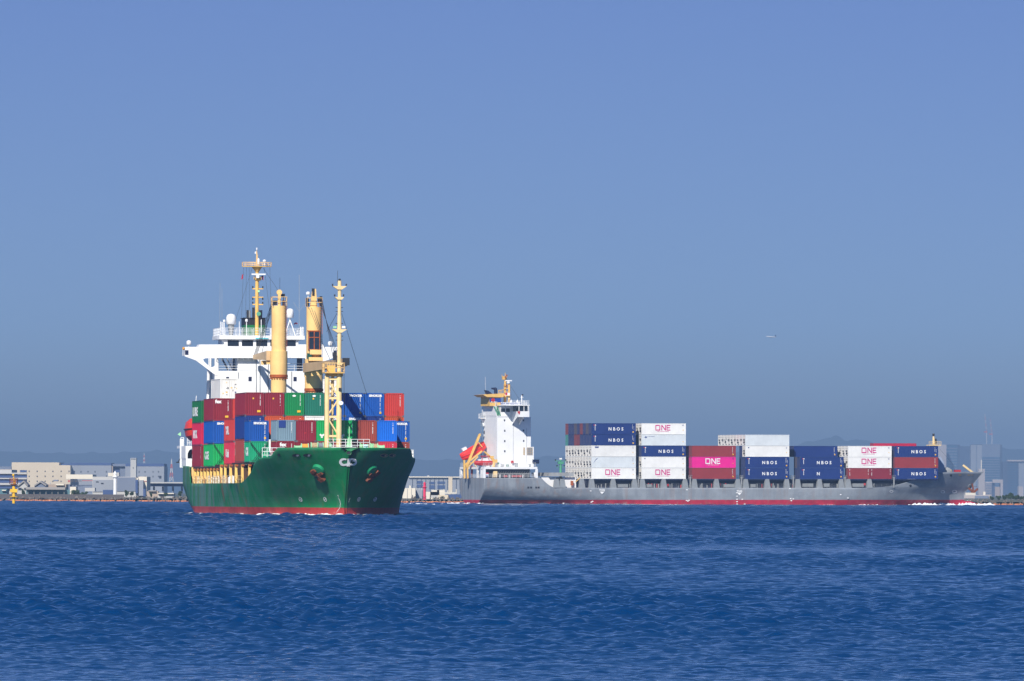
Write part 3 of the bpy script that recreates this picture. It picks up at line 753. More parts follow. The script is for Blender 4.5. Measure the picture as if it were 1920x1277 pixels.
for cx, cy, k in ((473, 742, 1), (768, 742, 1), (1168, 742, -1), (1362, 742, -1)):
    for p in ring(cx, cy, 20, 28, 7, 0, 360, 8): b_polys.append([z8(a + k * (c - cy) * 0.3, c) for a, c in p])
    for d in (-1, 1): b_polys.append([z8(cx + d * 12 - 4, cy - d * 12 - 4), z8(cx + d * 12 + 4, cy - d * 12 - 4), z8(cx - d * 10 + 4, cy + d * 10 + 4), z8(cx - d * 10 - 4, cy + d * 10 + 4)][:4])
sd = lambda p: -1 if p < 648.5 else 1
hull_patch(GH, g, 'thruster_mark', b_polys[:20], sd, M['mark'], green_ship, 0.05, (1, 60))
hull_patch(GH, g, 'thruster_mark', b_polys[20:], sd, M['mark'], green_ship, 0.05, (1, 60))
dr = []
for i, (a, c) in enumerate([(921, 695), (926, 712), (932, 728), (938, 744), (944, 760), (949, 776), (952, 792), (951, 808), (949, 824), (945, 840), (938, 856), (930, 870), (920, 884), (908, 898)]):
    dr.append([z8(a - 3, c - 4), z8(a + 4, c - 4), z8(a + 4, c + 4), z8(a - 3, c + 4)])
hull_patch(GH, g, 'draught_mark', dr, sd, M['mark'], green_ship, 0.05, (1, 40))
hull_patch(GH, g, 'draught_mark', [[z8(1066 - i * 4 - 2, 698 + i * 15), z8(1066 - i * 4 + 2, 698 + i * 15), z8(1066 - i * 4 + 2, 704 + i * 15), z8(1066 - i * 4 - 2, 704 + i * 15)] for i in range(6)], sd, M['mark'], green_ship, 0.05, (1, 40))
# openings for the mooring ropes
for cx, cy, rx, ry in ((422, 213, 50, 20), (556, 212, 54, 20), (215, 208, 20, 20), (1470, 213, 44, 17), (1568, 213, 38, 17)):
    p = [z8(cx + rx * math.cos(R(a)), cy + ry * math.sin(R(a))) for a in range(0, 360, 30)]
    s_ = lambda q: -1 if z8(cx, cy)[0] < cxl else 1
    o = hull_patch(GH, g, 'fairlead', [p], s_, M['dark'], green_ship, 0.05, (0.1, 22))
    q = ring(cx, cy, rx + 5, ry + 5, 6, 0, 360, 10)
    hull_patch(GH, g, 'fairlead_rim', [[z8(*v) for v in k] for k in q], s_, M['fungreen'] if cx < 1400 else M['rope_tan'], o, 0.09, (0.1, 22))
    if rx > 30:
        hull_patch(GH, g, 'rope', [[z8(cx + rx * 0.2, cy - ry * 0.6), z8(cx + rx * 0.75, cy - ry * 0.5), z8(cx + rx * 0.5, cy + ry * 0.7), z8(cx + rx * 0.05, cy + ry * 0.5)]], s_, M['rope_tan'] if cx > 1400 else M['rope_grey'], o, 0.10, (0.1, 22))
yb = gy(653.8, 0.3); zb_ = g.at_x(z8(1048, 186), 0.3)[1]
o = MB().lathe([(0.30, 0), (0.30, 0.05)], (0.33, yb, zb_), 16, 0, Matrix.Rotation(R(90), 3, 'Y') @ Matrix.Diagonal((0.75, 1, 1))).build('fairlead', M['dark'], green_ship)
b = MB()
for i in range(14): q = [Vector((0.40, yb + 0.33 * math.cos(i_ * math.pi / 7), zb_ + 0.25 * math.sin(i_ * math.pi / 7))) for i_ in (i, i + 1)]; b.bar(q[0], q[1], 0.05, 5)
b.build('fairlead_rim', M['fungreen'], o)
# anchors in their bolsters
def anchor(px, py, side):
    P, N = GH.find(g, px, py - 9, side, 2, 30)
    b = MB()
    q = N.to_track_quat('Z', 'Y').to_matrix()
    b.lathe([(0.80, -0.6), (0.80, 0.02), (0.66, 0.2), (0.35, 0.25)], P + N * 0.08, 18, 0, q)
    b.build('hawse_bolster', mat('bolster_paint', (0.01, 0.26, 0.10), 0.45), green_ship)
    P, N = GH.find(g, px, py, side, 2, 30)
    c = MB(); u = Vector((0, 1, 0)); u = (u - N * u.dot(N)).normalized(); w = N.cross(u)
    if w.z < 0: w = -w
    k = side * 0.55
    u2 = (u * math.cos(k) + w * math.sin(k)); w2 = (w * math.cos(k) - u * math.sin(k))
    B = P + N * 0.25 - u * (side * 0.0)
    m = Matrix((u2, w2, N)).transposed() @ Matrix.Diagonal((0.88, 0.88, 0.88))
    c.box(B, (2.0, 0.62, 0.5), 0, m)
    for e in (-1, 1):
        c.box(B + u2 * (e * 0.78) + w2 * 0.12 + N * 0.1, (0.45, 0.95, 0.42), 0, m)
        c.box(B + u2 * (e * 0.5) - w2 * 0.24 + N * 0.05, (0.4, 0.45, 0.42), 0, m)
    c.box(B + w2 * 0.55, (0.4, 1.1, 0.4), 0, m)
    c.box(B + N * 0.25 - w2 * 0.05, (0.34, 0.34, 0.08), 1, m)
    c.build('anchor', [M['anchor'], M['dark']], green_ship)
anchor(597.6, 888.5, -1); anchor(697.0, 890.0, 1)

# ---------------- containers of the green ship
GG = 'containers on the green ship'
H9, H8 = 2.896, 2.591
def bow_box(s, y, z, L, H, colour, style, label, kind='dry'):
    return container(g, -(s + L / 2), y + W2, z, L, H, colour, kind, style, label, GG)
PW = 2.51
A0 = gy(517.5, -17.5)
for i, (c, st, lb) in enumerate((
    ('grey blue', 'end_boxmark', 'grey-blue container with a darker panel, upper row just behind the winches'),
    ('maroon', 'end_redspot', 'maroon container with a small red spot beside the grey-blue one'),
    ('bright green', 'end_hearts', 'bright green container with white diamond marks beside the mast lattice'),
    ('bright green', 'end_hearts', 'bright green container half in shade just to the right of the foremast'),
    ('brick', 'end_', 'brick red container between the green and bright blue ones behind the bow'),
    ('bright blue', 'end_', 'bright plain blue container above the rose red one at the bow'))):
    bow_box(17.5, A0 + i * PW, 9.16, 6.06, H8, c, st, lb)
for i, (c, st, lb) in enumerate((
    ('maroon', 'end_fexmid', 'maroon container lettered fex just above the bow bulwark'),
    ('maroon', 'end_', 'maroon container mostly hidden by the orange and tan winch drums'),
    ('brick', 'end_', 'brick container low behind the grey winch drum and mast leg'),
    ('brick', 'end_', 'brick container low behind the bow railing and foremast foot'),
    ('rust red', 'end_', 'rust red container low behind the pale blue and white winch drums'),
    ('rose', 'end_', 'rose red container low at the bow under the bright blue one'))):
    bow_box(17.5, A0 + i * PW, 6.55, 6.06, H8, c, st, lb)
B0 = gy(467.5, -25.5)
bow_box(25.5, B0, 9.15, 6.06, H8, 'blue', 'end_sinokor_long', 'blue lettered container set back beside the grey-blue one, left of the bow stack')
bow_box(25.5, B0, 6.55, 6.06, H8, 'jade', 'end_sideword_CXI', 'jade green container under the blue lettered one, left of the forecastle railing')
bow_box(25.5, B0 + 7 * PW, 9.15, 6.06, H8, 'blue', 'end_sinokor_long', 'blue lettered container at the far right, crossed by a slanting shadow')
bow_box(25.5, B0 + 7 * PW, 6.55, 6.06, H8, 'brick', 'end_', 'brick container at the far right, under the shaded blue one')
C0 = gy(458.75, -33)
for i, (c, st, lb) in enumerate((
    ('maroon', 'end_sticker_dot', 'maroon container with a big yellow sticker, first of the green ship\'s long top row'),
    ('maroon', 'end_dot', 'maroon container with one yellow dot, second in the long top row'),
    ('green', 'end_leaf_sticker', 'green container with yellow sticker and white leaf mark in the top row'),
    ('sea green', 'end_leaf_dot', 'sea green container below the second crane, next to the mast lattice'),
    ('blue', 'end_sinokor_long', 'blue lettered container seen through the foremast lattice, top row'),
    ('blue', 'end_sinokor_long', 'blue lettered container with a broad slanting shadow, right of the foremast'),
    ('blue', 'end_sinokor_long', 'blue lettered container in the top row beside the last red one'),
    ('red', 'end_', 'red container at the right end of the long top row'))):
    bow_box(33, C0 + i * PW, 12.4, 12.19, H9, c, st, lb)
for i, (c, st, lb) in enumerate((
    ('dark blue', 'end_', 'dark blue container under the maroon one that starts the long top row'),
    ('orange', 'end_', 'orange-red container showing as a strip under the second maroon one'),
    ('orange', 'end_', 'orange-red container showing as a strip under the green one'),
    ('white', None, 'white container showing as a strip under the sea green one'),
    ('blue', 'end_sinokor_', 'blue container showing as a strip behind the foremast lattice'),
    ('blue', 'end_sinokor_', 'blue container whose lettering shows in a strip under the shaded one'),
    ('dark blue', 'end_', 'dark blue container showing as a strip with yellow upper edge'),
    ('orange', 'end_', 'orange-red container showing as a strip under the last red one'))):
    bow_box(33, C0 + i * PW, 9.49, 12.19, H9, c, st, lb, 'doors_fore' if c == 'white' else 'dry')
bow_box(33, C0, 6.58, 12.19, H9, 'brick', 'code', 'brick container seen edge-on below the dark blue one, left side')
D0 = gy(438, -48)
bow_box(48, D0, 9.25, 12.19, H9, 'red', 'end_sideword_YSL', 'faded red container with broken white letters on its long side')
bow_box(48, D0, 6.35, 12.19, H9, 'rose', 'end_sideword_Uni', 'rose red container with faded white word, bottom row between green and brick')
E0 = gy(399.25, -61.4)
bow_box(61.4, E0, 11.94, 12.19, H9, 'maroon', 'end_fex_sticker', 'maroon container lettered fex with yellow sticker, below the white refrigerated one')
bow_box(61.4, E0 + PW, 11.94, 12.19, H9, 'red', 'end_', 'bright red container showing as an upright strip beside the maroon fex one')
bow_box(61.4, E0, 9.04, 12.19, H9, 'blue', 'end_sinokor_', 'blue lettered container half hidden by the faded red one')
bow_box(61.4, E0, 6.1, 12.19, H9, 'bright green', 'end_sideword_CGE', 'bright green container crossed by black lashing rods, bottom row')
F0 = gy(377, -75)
bow_box(75, F0, 11.8, 12.19, H9, 'dark green', 'end_sideword_LURE', 'dark green container with tall pale letters beside the orange lifeboat')
bow_box(75, F0, 8.92, 12.19, H9, 'magenta', 'end_sideword_NYK', 'magenta container with white letters at the left edge, middle row')
bow_box(75, F0, 6.05, 12.19, H9, 'maroon', 'code', 'maroon container at the left edge, bottom row beside the white deckhouse')
bow_box(90, gy(412.6, -90), 15.0, 12.19, 2.70, 'white', None, 'white refrigerated container with stickered doors, alone before the bridge', 'doors_fore')
bow_box(90, gy(604, -90), 15.0, 12.19, 2.70, 'white', None, 'white refrigerated container behind the foremast lattice, under the bridge wing', 'doors_fore')
# lashing rods
for s, y0, zb, zt in ((25.3, B0, 6.3, 9.1), (61.2, E0, 5.9, 9.0)):
    for k in (0, 1):
        b = MB()
        b.bar((-s, y0 + (0.1 if k else 2.3), zb), (-s, y0 + (2.3 if k else 0.1), zt), 0.035, 5)
        b.bar((-s, y0 + (0.35 if k else 2.05), zb), (-s, y0 + (2.3 if k else 0.1), zt - 0.2), 0.03, 5)
        b.build('lashing_rod', M['dark'], green_ship)

# ---------------- deck cranes
def deck_crane(s, pxc, z_foot, z_ring, z_wide, z_top, top, name='deck_crane'):
    x = -s; y = gy(pxc, x)
    b = MB()
    b.lathe([(1.02, z_foot), (1.02, z_ring - 0.05)], (x, y, 0), 56)
    b.lathe([(1.14, z_ring + 0.36), (1.14, z_wide)], (x, y, 0), 56).lathe([(0.97, z_wide), (0.97, z_top)], (x, y, 0), 56)
    o = b.build(name, M['cream'], green_ship, smooth=False)
    c = MB().lathe([(1.1, z_ring - 0.04), (1.2, z_ring), (1.2, z_ring + 0.32), (1.1, z_ring + 0.36)], (x, y, 0), 56)
    for i in range(20):
        a = i * math.pi / 10; c.box((x + 1.12 * math.cos(a), y + 1.12 * math.sin(a), z_ring - 0.14), (0.14, 0.14, 0.16))
    c.build('slewing_ring', M['rust'], o)
    la = MB()
    for dy in (-0.2, 0.2): la.bar((x + 0.72, y + 0.78 + dy, z_wide + 0.2), (x + 0.72, y + 0.78 + dy, z_top + 0.8), 0.03, 4)
    for i in range(18): zz = z_wide + 0.3 + (z_top - z_wide) * i / 18; la.bar((x + 0.72, y + 0.58, zz), (x + 0.72, y + 0.98, zz), 0.02, 4)
    la.build('ladder', M['rust'], o)
    r = MB(); r.rail([(x + 0.9, y - 0.95, z_top), (x + 0.9, y + 0.95, z_top), (x - 0.9, y + 0.95, z_top), (x - 0.9, y - 0.95, z_top)], 1.15, 2, 0.9, 0.04, 0, True)
    r.build('top_railing', M['cream'], o)
    return o, x, y
z_at = lambda zy, x: g.at_x((500, 440 + zy / 3.9917), x)[1]
c1, x1, y1 = deck_crane(86.6, 522.2, 5.0, z_at(1068, -86.6), z_at(872, -86.6), z_at(532, -86.6), 0)
zt = z_at(532, x1)
b = MB(); b.box((x1 + 0.3, y1, zt + 0.85), (0.5, 0.36, 1.7)); b.lathe([(0.36, -0.2), (0.36, 0.2)], (x1 + 0.3, y1, zt + 1.75), 14, 0, Matrix.Rotation(R(90), 3, 'Y')); b.build('sheave_head', M['cream'], c1)
b = MB(); b.box((x1 - 0.3, y1 + 0.55, zt + 1.4), (0.5, 0.5, 0.35)); b.box((x1 - 0.2, y1 - 0.5, zt + 0.4), (0.5, 0.5, 0.6)); b.box((x1, y1 + 0.6, zt + 0.35), (0.5, 0.3, 0.7)); b.bar((x1 - 0.3, y1 + 0.6, zt), (x1 - 0.3, y1 + 0.6, zt + 1.4), 0.05); b.build('crane_winch', M['dark'], c1)
MB().bar((x1, y1 + 0.1, zt + 2.0), (x1, y1 + 0.1, zt + 3.7), 0.025, 4).build('aerial', M['dark'], c1)
p0 = Vector((x1 - 0.3, y1 - 1.15, z_at(905, x1))); yf, zf = g.at_x(z1(628, 917), -102.5); p1 = Vector((-102.2, yf, zf))
b = MB(); b.beam(p0, p1, 0.9, 1.25, 0, (0, 0, 1), 0.5, 0.55)
b.build('jib', mat('jib_shaded_cream', (0.62, 0.42, 0.22), 0.55, streak=0.2), c1)  # underside shade put into the jib colour, duller than the crane's cream
for t in (0.05, 0.4): q = p0.lerp(p1, t); MB().box(q + Vector((0.2, 0, -0.85)), (0.5, 0.7, 0.55)).build('jib_heel', M['cream'], c1)
b = MB()
for k in range(4): b.bar((x1 - 0.4, y1 - 0.95 + 0.12 * k, zt + 0.3), p1 + Vector((0, -0.1 + 0.12 * k, 0.3)), 0.035, 4)
b.bar((x1 - 0.4, y1 - 0.9, zt + 0.9), p0.lerp(p1, 0.55), 0.03, 4)
b.build('cable', M['cable'], c1)

c2, x2, y2 = deck_crane(46.6, 588.0, 4.5, z_at(1170, -46.6), z_at(930, -46.6), z_at(540, -46.6), 0)
zt = z_at(540, x2)
b = MB(); b.prism([(x2 + 0.4, y2 - 0.55, zt), (x2 + 0.4, y2 + 0.35, zt), (x2 + 0.4, y2 + 0.2, zt + 2.3), (x2 + 0.4, y2 - 0.25, zt + 2.3)], (-0.5, 0, 0)); b.build('sheave_head', M['cream'], c2)
b = MB()
for dy, dz, h in ((-0.85, 0.6, 1.0), (-0.15, 1.9, 0.9), (0.85, 0.75, 1.25), (0.6, 0.9, 0.7)): b.box((x2 + 0.2, y2 + dy, zt + dz), (0.6, 0.28, h))
b.build('crane_winch', M['dark'], c2)
b = MB().lathe([(0.05, 0), (0.26, 0.02), (0.26, 0.25), (0.12, 0.36)], (x2 - 0.6, y2 - 0.7, zt + 1.6), 12); b.bar((x2 - 0.6, y2 - 0.7, zt), (x2 - 0.6, y2 - 0.7, zt + 1.6), 0.05); b.build('satellite_dome', M['white'], c2)
ya, za = g.at_x(z1(1030, 860), x2 + 1.2); yb, zb = g.at_x(z1(1112, 725), x2 + 1.2)
b = MB(); b.span((x2 + 0.6, ya, za), (x2 + 1.7, yb, zb)); o = b.build('crane_cab', M['glass'], c2)
b = MB()
fx = x2 + 1.74
for yy in (ya, (ya + yb) / 2, yb): b.span((fx - 0.06, yy - 0.05, za), (fx, yy + 0.05, zb))
for zz in (za, zb, zb - 0.75): b.span((fx - 0.05, ya - 0.05, zz - 0.05), (fx + 0.01, yb + 0.05, zz + 0.05))
b.span((x2 + 0.6, ya - 0.1, zb + 0.03), (x2 + 1.8, yb + 0.1, zb + 0.12)); b.build('cab_frame', M['rust'], o)
b = MB(); b.box((x2 + 1.2, (ya + yb) / 2 + 0.2, za - 0.32), (1.1, yb - ya + 0.1, 0.6)); b.box((x2 + 1.2, (ya + yb) / 2 + 0.2, za - 1.2), (1.3, yb - ya + 0.4, 0.45)); b.build('jib_heel', M['cream'], c2)
b = MB(); b.box((x2 + 1.5, ya + 0.1, za - 0.85), (0.5, 0.55, 0.75)); b.build('floodlight', mat('dark_green_paint', (0.008, 0.07, 0.05), 0.4), c2)
ya, za = g.at_x(z1(1006, 998), -45.2); yb, zb = g.at_x(z1(1300, 957), -19.5)
p0, p1 = Vector((-45.0, ya + 0.2, za)), Vector((-19.0, yb, zb))
b = MB(); b.beam(p0, p1, 1.0, 1.15, 0, (0, 0, 1), 0.6, 0.9); b.build('jib', bpy.data.materials['jib_shaded_cream'], c2)
for t in (0.0, 0.18, 0.34): q = p0.lerp(p1, t); MB().box(q + Vector((0, 0, -0.85)), (0.6, 0.6, 0.55)).build('jib_bracket', M['cream'], c2)
for o_, d_ in (((0.4, 0.1, 0.1), (0.9, 0.8, 0.9)), ((-3.0, -0.9, 0.8), (0.6, 0.45, 1.0))): MB().box(p1 + Vector(o_), d_).build('hook_block', M['dark'], c2)
b = MB()
for k in range(4): b.bar((x2 + 0.3, y2 + 0.75 + 0.08 * k, zt + 0.4 + 0.2 * k), p1 + Vector((-1.5 - 0.9 * k, -0.4 - 0.18 * k, 0.4)), 0.035, 4)
for k in range(3): b.bar((x2 + 0.9, y2 - 0.75 + 0.3 * k, zt - 0.1), (x2 + 1.3, y2 + 0.55 + 0.12 * k, zb + 4.0 + 0.1), 0.03, 4)
b.bar((x2 + 0.5, y2 + 0.95, g.at_x(z1(1128, 800), x2)[1]), p1 + Vector((-6, -1.2, 0.5)), 0.03, 4)
b.build('cable', M['cable'], c2)

# ---------------- foremast
xf = -12.0
def fp(zx, zy, x=xf): y, z = g.at_x(z1(zx, zy), x); return Vector((x, y, z))
def fq(zx, zy, x=xf): y, z = g.at_x(z2(zx, zy), x); return Vector((x, y, z))
foot = fq(1262, 545); topm = fp(1263, 345)
b = MB(); b.bar((xf, foot.y, 6.7), (xf, foot.y, fp(0, 1040).z), 0.34, 14); b.bar((xf, foot.y, fp(0, 1040).z), (xf, foot.y, fp(0, 600).z), 0.26, 14); b.bar((xf, foot.y, fp(0, 600).z), (xf, foot.y, topm.z), 0.22, 12)
fm = b.build('foremast', M['paleyellow'], green_ship, smooth=False)
MB().bar((xf, foot.y, topm.z), (xf, foot.y, topm.z + 0.25), 0.14, 8).bar((xf, foot.y - 0.25, topm.z - 0.2), (xf, foot.y - 0.25, fp(0, 260).z), 0.03, 4).build('mast_light', M['dark'], fm)
yl = fq(1172, 300).y
b = MB(); b.bar((xf, yl, 6.7), (xf, yl, fp(0, 1050).z), 0.30, 12); b.bar((xf - 1.4, (yl + foot.y) / 2, 6.7), (xf - 0.6, (yl + foot.y) / 2, fp(0, 1050).z), 0.2, 8); b.build('lattice_leg', M['paleyellow'], fm)
b = MB()
lv = [465, 320, 180, 35, -70]
for k, zy in enumerate(lv[:-1]):
    z_a = fq(0, zy).z; b.beam((xf, yl, z_a), (xf, foot.y, z_a), 0.18, 0.26)
    z_b = fq(0, lv[k + 1]).z
    if k < 3: b.bar((xf, yl if k % 2 else foot.y, z_a), (xf, foot.y if k % 2 else yl, z_b), 0.10, 6)
b.bar((xf, yl, fq(0, 30).z), (xf, foot.y, fq(0, 180).z), 0.10, 6); b.bar((xf, foot.y, fq(0, 60).z), (xf, yl, fq(0, 170).z), 0.07, 6)
b.build('lattice_brace', M['paleyellow'], fm)
pa, pb = fp(1146, 1030), fp(1296, 1030)
b = MB(); b.span((xf - 1.8, pa.y, pa.z - 0.12), (xf + 0.9, pb.y, pa.z)); b.span((xf - 0.2, pa.y + 0.2, pa.z - 0.5), (xf + 0.1, pb.y - 0.1, pa.z - 0.12))
b.span((xf - 1.4, fp(1180, 0).y, pa.z), (xf - 0.6, fp(1240, 0).y, pa.z + 0.85))
b.build('mast_platform', M['yellow'], fm)
b = MB().rail([(xf + 0.9, pa.y, pa.z), (xf + 0.9, pb.y, pa.z), (xf - 1.8, pb.y, pa.z), (xf - 1.8, pa.y, pa.z), (xf + 0.9, pa.y, pa.z)], 1.15, 2, 0.7, 0.035); b.build('platform_railing', M['cream'], fm)
for (zx0, zx1, zy, th) in ((1203, 1318, 708, 0.3), (1210, 1316, 385, 0.3), (1226, 1296, 467, 0.2), (1236, 1292, 958, 0.18)):
    a, c = fp(zx0, zy), fp(zx1, zy)
    b = MB().prism([(xf - 0.35, a.y, a.z), (xf - 0.35, c.y, a.z), (xf - 0.35, foot.y + 0.25, a.z - th - 0.12), (xf - 0.35, foot.y - 0.25, a.z - th - 0.12)], (0.7, 0, 0)); b.build('crosstree', M['paleyellow'], fm)
b = MB()
for zx, zy in ((1228, 455), (1294, 455), (1212, 376), (1314, 376)): q = fp(zx, zy); b.box(q, (0.15, 0.15, 0.25))
for zy in (545, 575, 665, 760, 790): q = fp(1244, zy); b.box(q, (0.12, 0.3, 0.08)); q = fp(1282, zy); b.box(q, (0.12, 0.25, 0.08))
q = fq(1266, 120); b.box(q + Vector((0.35, 0, 0)), (0.3, 0.3, 0.35))
b.build('navigation_light', M['dark'], fm)
for zx, m_ in ((1228, 'winch'), (1294, 'white')):
    q = fp(zx, 692); MB().box(q, (0.35, 0.42, 0.26)).build('floodlight', M[m_], fm)
q = fq(1272, 235); MB().lathe([(0.12, 0), (0.3, 0.25), (0.28, 0.4)], q + Vector((0.4, 0, 0)), 10, 0, Matrix.Rotation(R(60), 3, 'Y')).build('loudhailer', M['white'], fm)
b = MB(); b.bar(fp(1280, 590), (-23, gy(688, -23), fq(0, 150).z), 0.028, 4); b.bar(fp(1244, 590), (-30, gy(612, -30), fp(0, 700).z), 0.025, 4); b.bar(fp(1298, 990), fq(1300, 480), 0.03, 4)
b.build('stay', M['cable'], fm)

# ---------------- bridge and house
XB = -104.0
def hp(zx, zy, x=XB): y, z = g.at_x(z1(zx, zy), x); return Vector((x, y, z))
house = MB()
def plate(pts, x=XB, d=0.35, mi=0): house.prism([hp(*p, x) for p in pts], (-d, 0, 0), mi)
mir = lambda p: (1355 - p[0], p[1])
strut = [(105, 840), (362, 840), (362, 925), (262, 925), (243, 932), (250, 950), (296, 992), (318, 990), (330, 980), (333, 1050), (190, 942), (105, 910)]
plate(strut); plate([mir(p) for p in strut][::-1])
post = [(330, 925), (357, 925), (357, 1055), (330, 1055)]
plate(post); plate([mir(p) for p in post][::-1])
plate([(362, 840), (993, 840), (993, 925), (362, 925)])
plate([(357, 1021), (998, 1021), (998, 1240), (357, 1240)])
plate([(330, 1050), (357, 1050), (357, 1240), (330, 1240)]); plate([(998, 1050), (1025, 1050), (1025, 1240), (998, 1240)])
yl_, zt_ = hp(333, 1022)[1:]; yr_ = hp(1022, 0).y
# body of the house behind the front plate
a, c = hp(503, 925), hp(858, 1021)
house.span((XB - 11, a.y, c.z), (XB + 0.02, c.y, a.z))
house.span((XB - 12, yl_ + 0.2, 6.0), (XB - 0.36, yr_ - 0.2, c.z - 0.02))
w0, w1 = hp(105, 845), hp(1250, 912)
house.span((XB - 3.2, w0.y + 2.4, w1.z + 0.55), (XB - 0.36, w1.y - 2.4, w1.z + 0.75))
house.span((XB - 3.3, w0.y, w1.z), (XB - 3.15, w0.y + 0.15, w0.z)); house.span((XB - 3.2, w0.y + 0.01, w1.z), (XB - 0.3, w0.y + 0.14, w0.z)); house.span((XB - 3.2, w1.y - 0.14, w1.z), (XB - 0.3, w1.y - 0.01, w0.z))
# wheelhouse
q0, q1 = hp(400, 838), hp(955, 768)
house.span((XB - 8, q0.y, q0.z - 0.4), (XB + 0.03, q1.y, q1.z))
q2, q3 = hp(362, 782), hp(1000, 757)
house.span((XB - 9, q2.y, q2.z), (XB + 0.5, q3.y, q3.z))
for sgn in (0, 1):
    e = [(375, 782), (400, 782), (400, 800)]; e = [mir(p) for p in e][::-1] if sgn else e
    plate(e, XB + 0.1, 0.3)
b_ = [(215, 822), (400, 822), (400, 842), (205, 842)]
plate(b_, XB + 0.02, 3.0); plate([mir(p) for p in b_][::-1], XB + 0.02, 3.0)
sup = house.build('superstructure', M['white'], green_ship)
for k in range(5):
    a, c = hp(426 + 106.5 * k, 834), hp(426 + 106.5 * k + 84, 791)
    if k == 4: c = hp(426 + 106.5 * k + 84, 791)
    MB().span((XB + 0.035, a.y, a.z), (XB + 0.06, c.y, c.z)).build('bridge_window', M['glass'], sup)
for zx, zy, w, h in ((120, 882, 26, 34), (1232, 884, 22, 34), (594, 1080, 24, 32), (931, 1081, 24, 32), (426, 1070, 22, 10)):
    a, c = hp(zx - w / 2, zy + h / 2), hp(zx + w / 2, zy - h / 2)
    MB().span((XB + 0.005, a.y, a.z), (XB + 0.04, c.y, c.z)).build('window', M['navy'], sup)
b = MB()
for zx, za_, zb_2 in ((640, 930, 1180), (668, 930, 1180), (730, 960, 1180), (505, 1030, 1180), (905, 1025, 1180)): b.bar(hp(zx, za_, XB + 0.08), hp(zx, zb_2, XB + 0.08), 0.045, 5)
b.build('drain_pipe', M['worn'], sup)
b = MB()
a, c = hp(342, 905), hp(640, 905); b.rail([(XB + 0.9, a.y, a.z - 0.2), (XB + 0.9, c.y, a.z - 0.2)], 0.9, 2, 1.1, 0.03)
b.span((XB + 0.02, a.y, a.z - 0.32), (XB + 0.95, c.y, a.z - 0.22)); 
for i in range(8): yy = a.y + (c.y - a.y) * i / 7.5; b.beam((XB + 0.9, yy, a.z - 0.3), (XB + 0.02, yy, a.z - 0.75), 0.08, 0.08)
a, c = hp(870, 905), hp(1000, 905); b.rail([(XB + 0.9, a.y, a.z - 0.2), (XB + 0.9, c.y, a.z - 0.2)], 0.9, 2, 1.1, 0.03); b.span((XB + 0.02, a.y, a.z - 0.32), (XB + 0.95, c.y, a.z - 0.22))
b.build('bridge_walkway', M['white'], sup)
b = MB()
for l_, r_ in ((360, 503), (858, 995)):
    a, c = hp(l_, 1021), hp(r_, 1021); b.rail([(XB - 0.2, a.y, a.z), (XB - 0.2, c.y, a.z)], 1.0, 3, 1.3, 0.03)
b.build('opening_railing', M['white'], sup)
b = MB(); a, c = hp(385, 928, XB - 3), hp(430, 1015, XB - 3); b.beam(a, c, 0.12, 0.22); a2 = a + Vector((-0.5, 0.7, 0)); b.beam(a2, c + Vector((-0.5, 0.7, 0)), 0.1, 0.12)
a, c = hp(470, 925, XB - 4), hp(500, 1020, XB - 4); b.span((XB - 5, a.y, c.z), (XB - 4, c.y, a.z)); a, c = hp(950, 925, XB - 4), hp(985, 1020, XB - 4); b.span((XB - 5, a.y, c.z), (XB - 4, c.y, a.z))
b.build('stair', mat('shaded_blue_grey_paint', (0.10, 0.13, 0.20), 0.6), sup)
b = MB()
for zx in (288, 300): a = hp(zx, 925, XB - 7); b.bar((XB - 7, a.y, 8), (XB - 7, a.y, a.z), 0.10, 8)
b.beam(hp(282, 990, XB - 6), hp(276, 1240, XB - 6), 0.5, 0.3); b.build('side_pipe', M['white'], sup)
a, c = hp(362, 757), hp(1000, 757)
b = MB().rail([(XB + 0.4, a.y + 0.1, a.z), (XB + 0.4, c.y - 0.1, a.z), (XB - 8.8, c.y - 0.1, a.z), (XB - 8.8, a.y + 0.1, a.z), (XB + 0.4, a.y + 0.1, a.z)], 1.05, 3, 0.75, 0.03); b.build('roof_railing', M['white'], sup)
b = MB()
for zx, zt2, r in ((375, 650, 0.06), (398, 640, 0.05), (386, 655, 0.07), (514, 650, 0.05), (678, 635, 0.05), (752, 700, 0.05), (975, 690, 0.09), (990, 690, 0.09)): 
    a = hp(zx, 757, XB - 2); b.bar(a, hp(zx, zt2, XB - 2), r, 6)
b.build('vent_pipe', M['white'], sup)
b = MB().bar(hp(365, 757, XB - 5), hp(370, 360, XB - 5), 0.02, 4).bar(hp(384, 757, XB - 5), hp(384, 400, XB - 5), 0.02, 4).bar(hp(962, 757, XB - 4), hp(962, 300, XB - 4), 0.03, 4).bar(hp(962, 575, XB - 4), hp(918, 505, XB - 4), 0.02, 4).bar(hp(962, 575, XB - 4), hp(1005, 515, XB - 4), 0.02, 4)
b.build('whip_aerial', M['steel'], sup)
def dome(zx, zb, zt2, w, x, name='satellite_dome', leg=True):
    a, t = hp(zx, zb, x), hp(zx, zt2, x); r = w / 2 / 56.5; h = t.z - a.z
    b = MB().lathe([(r * 0.8, 0), (r, 0.04), (r, h - r * 0.9), (r * 0.92, h - r * 0.5), (r * 0.7, h - r * 0.2), (r * 0.38, h - 0.04), (0.02, h)], a, 20)
    o = b.build(name, M['white'], sup, smooth=True)
    return a, o
a, o = dome(452, 672, 592, 74, XB - 3); MB().bar((a.x, a.y, hp(0, 757).z), a, 0.22, 8, r2=0.45).build('dome_mast', M['steel'], o)
a, o = dome(893, 622, 552, 56, XB - 3)
b = MB()
zz = hp(0, 757).z
for dx, dy in ((0.3, -0.75), (0.3, 0.75), (-0.8, 0)): b.bar((a.x + dx, a.y + dy, zz), (a.x, a.y, a.z - 0.25), 0.07, 6)
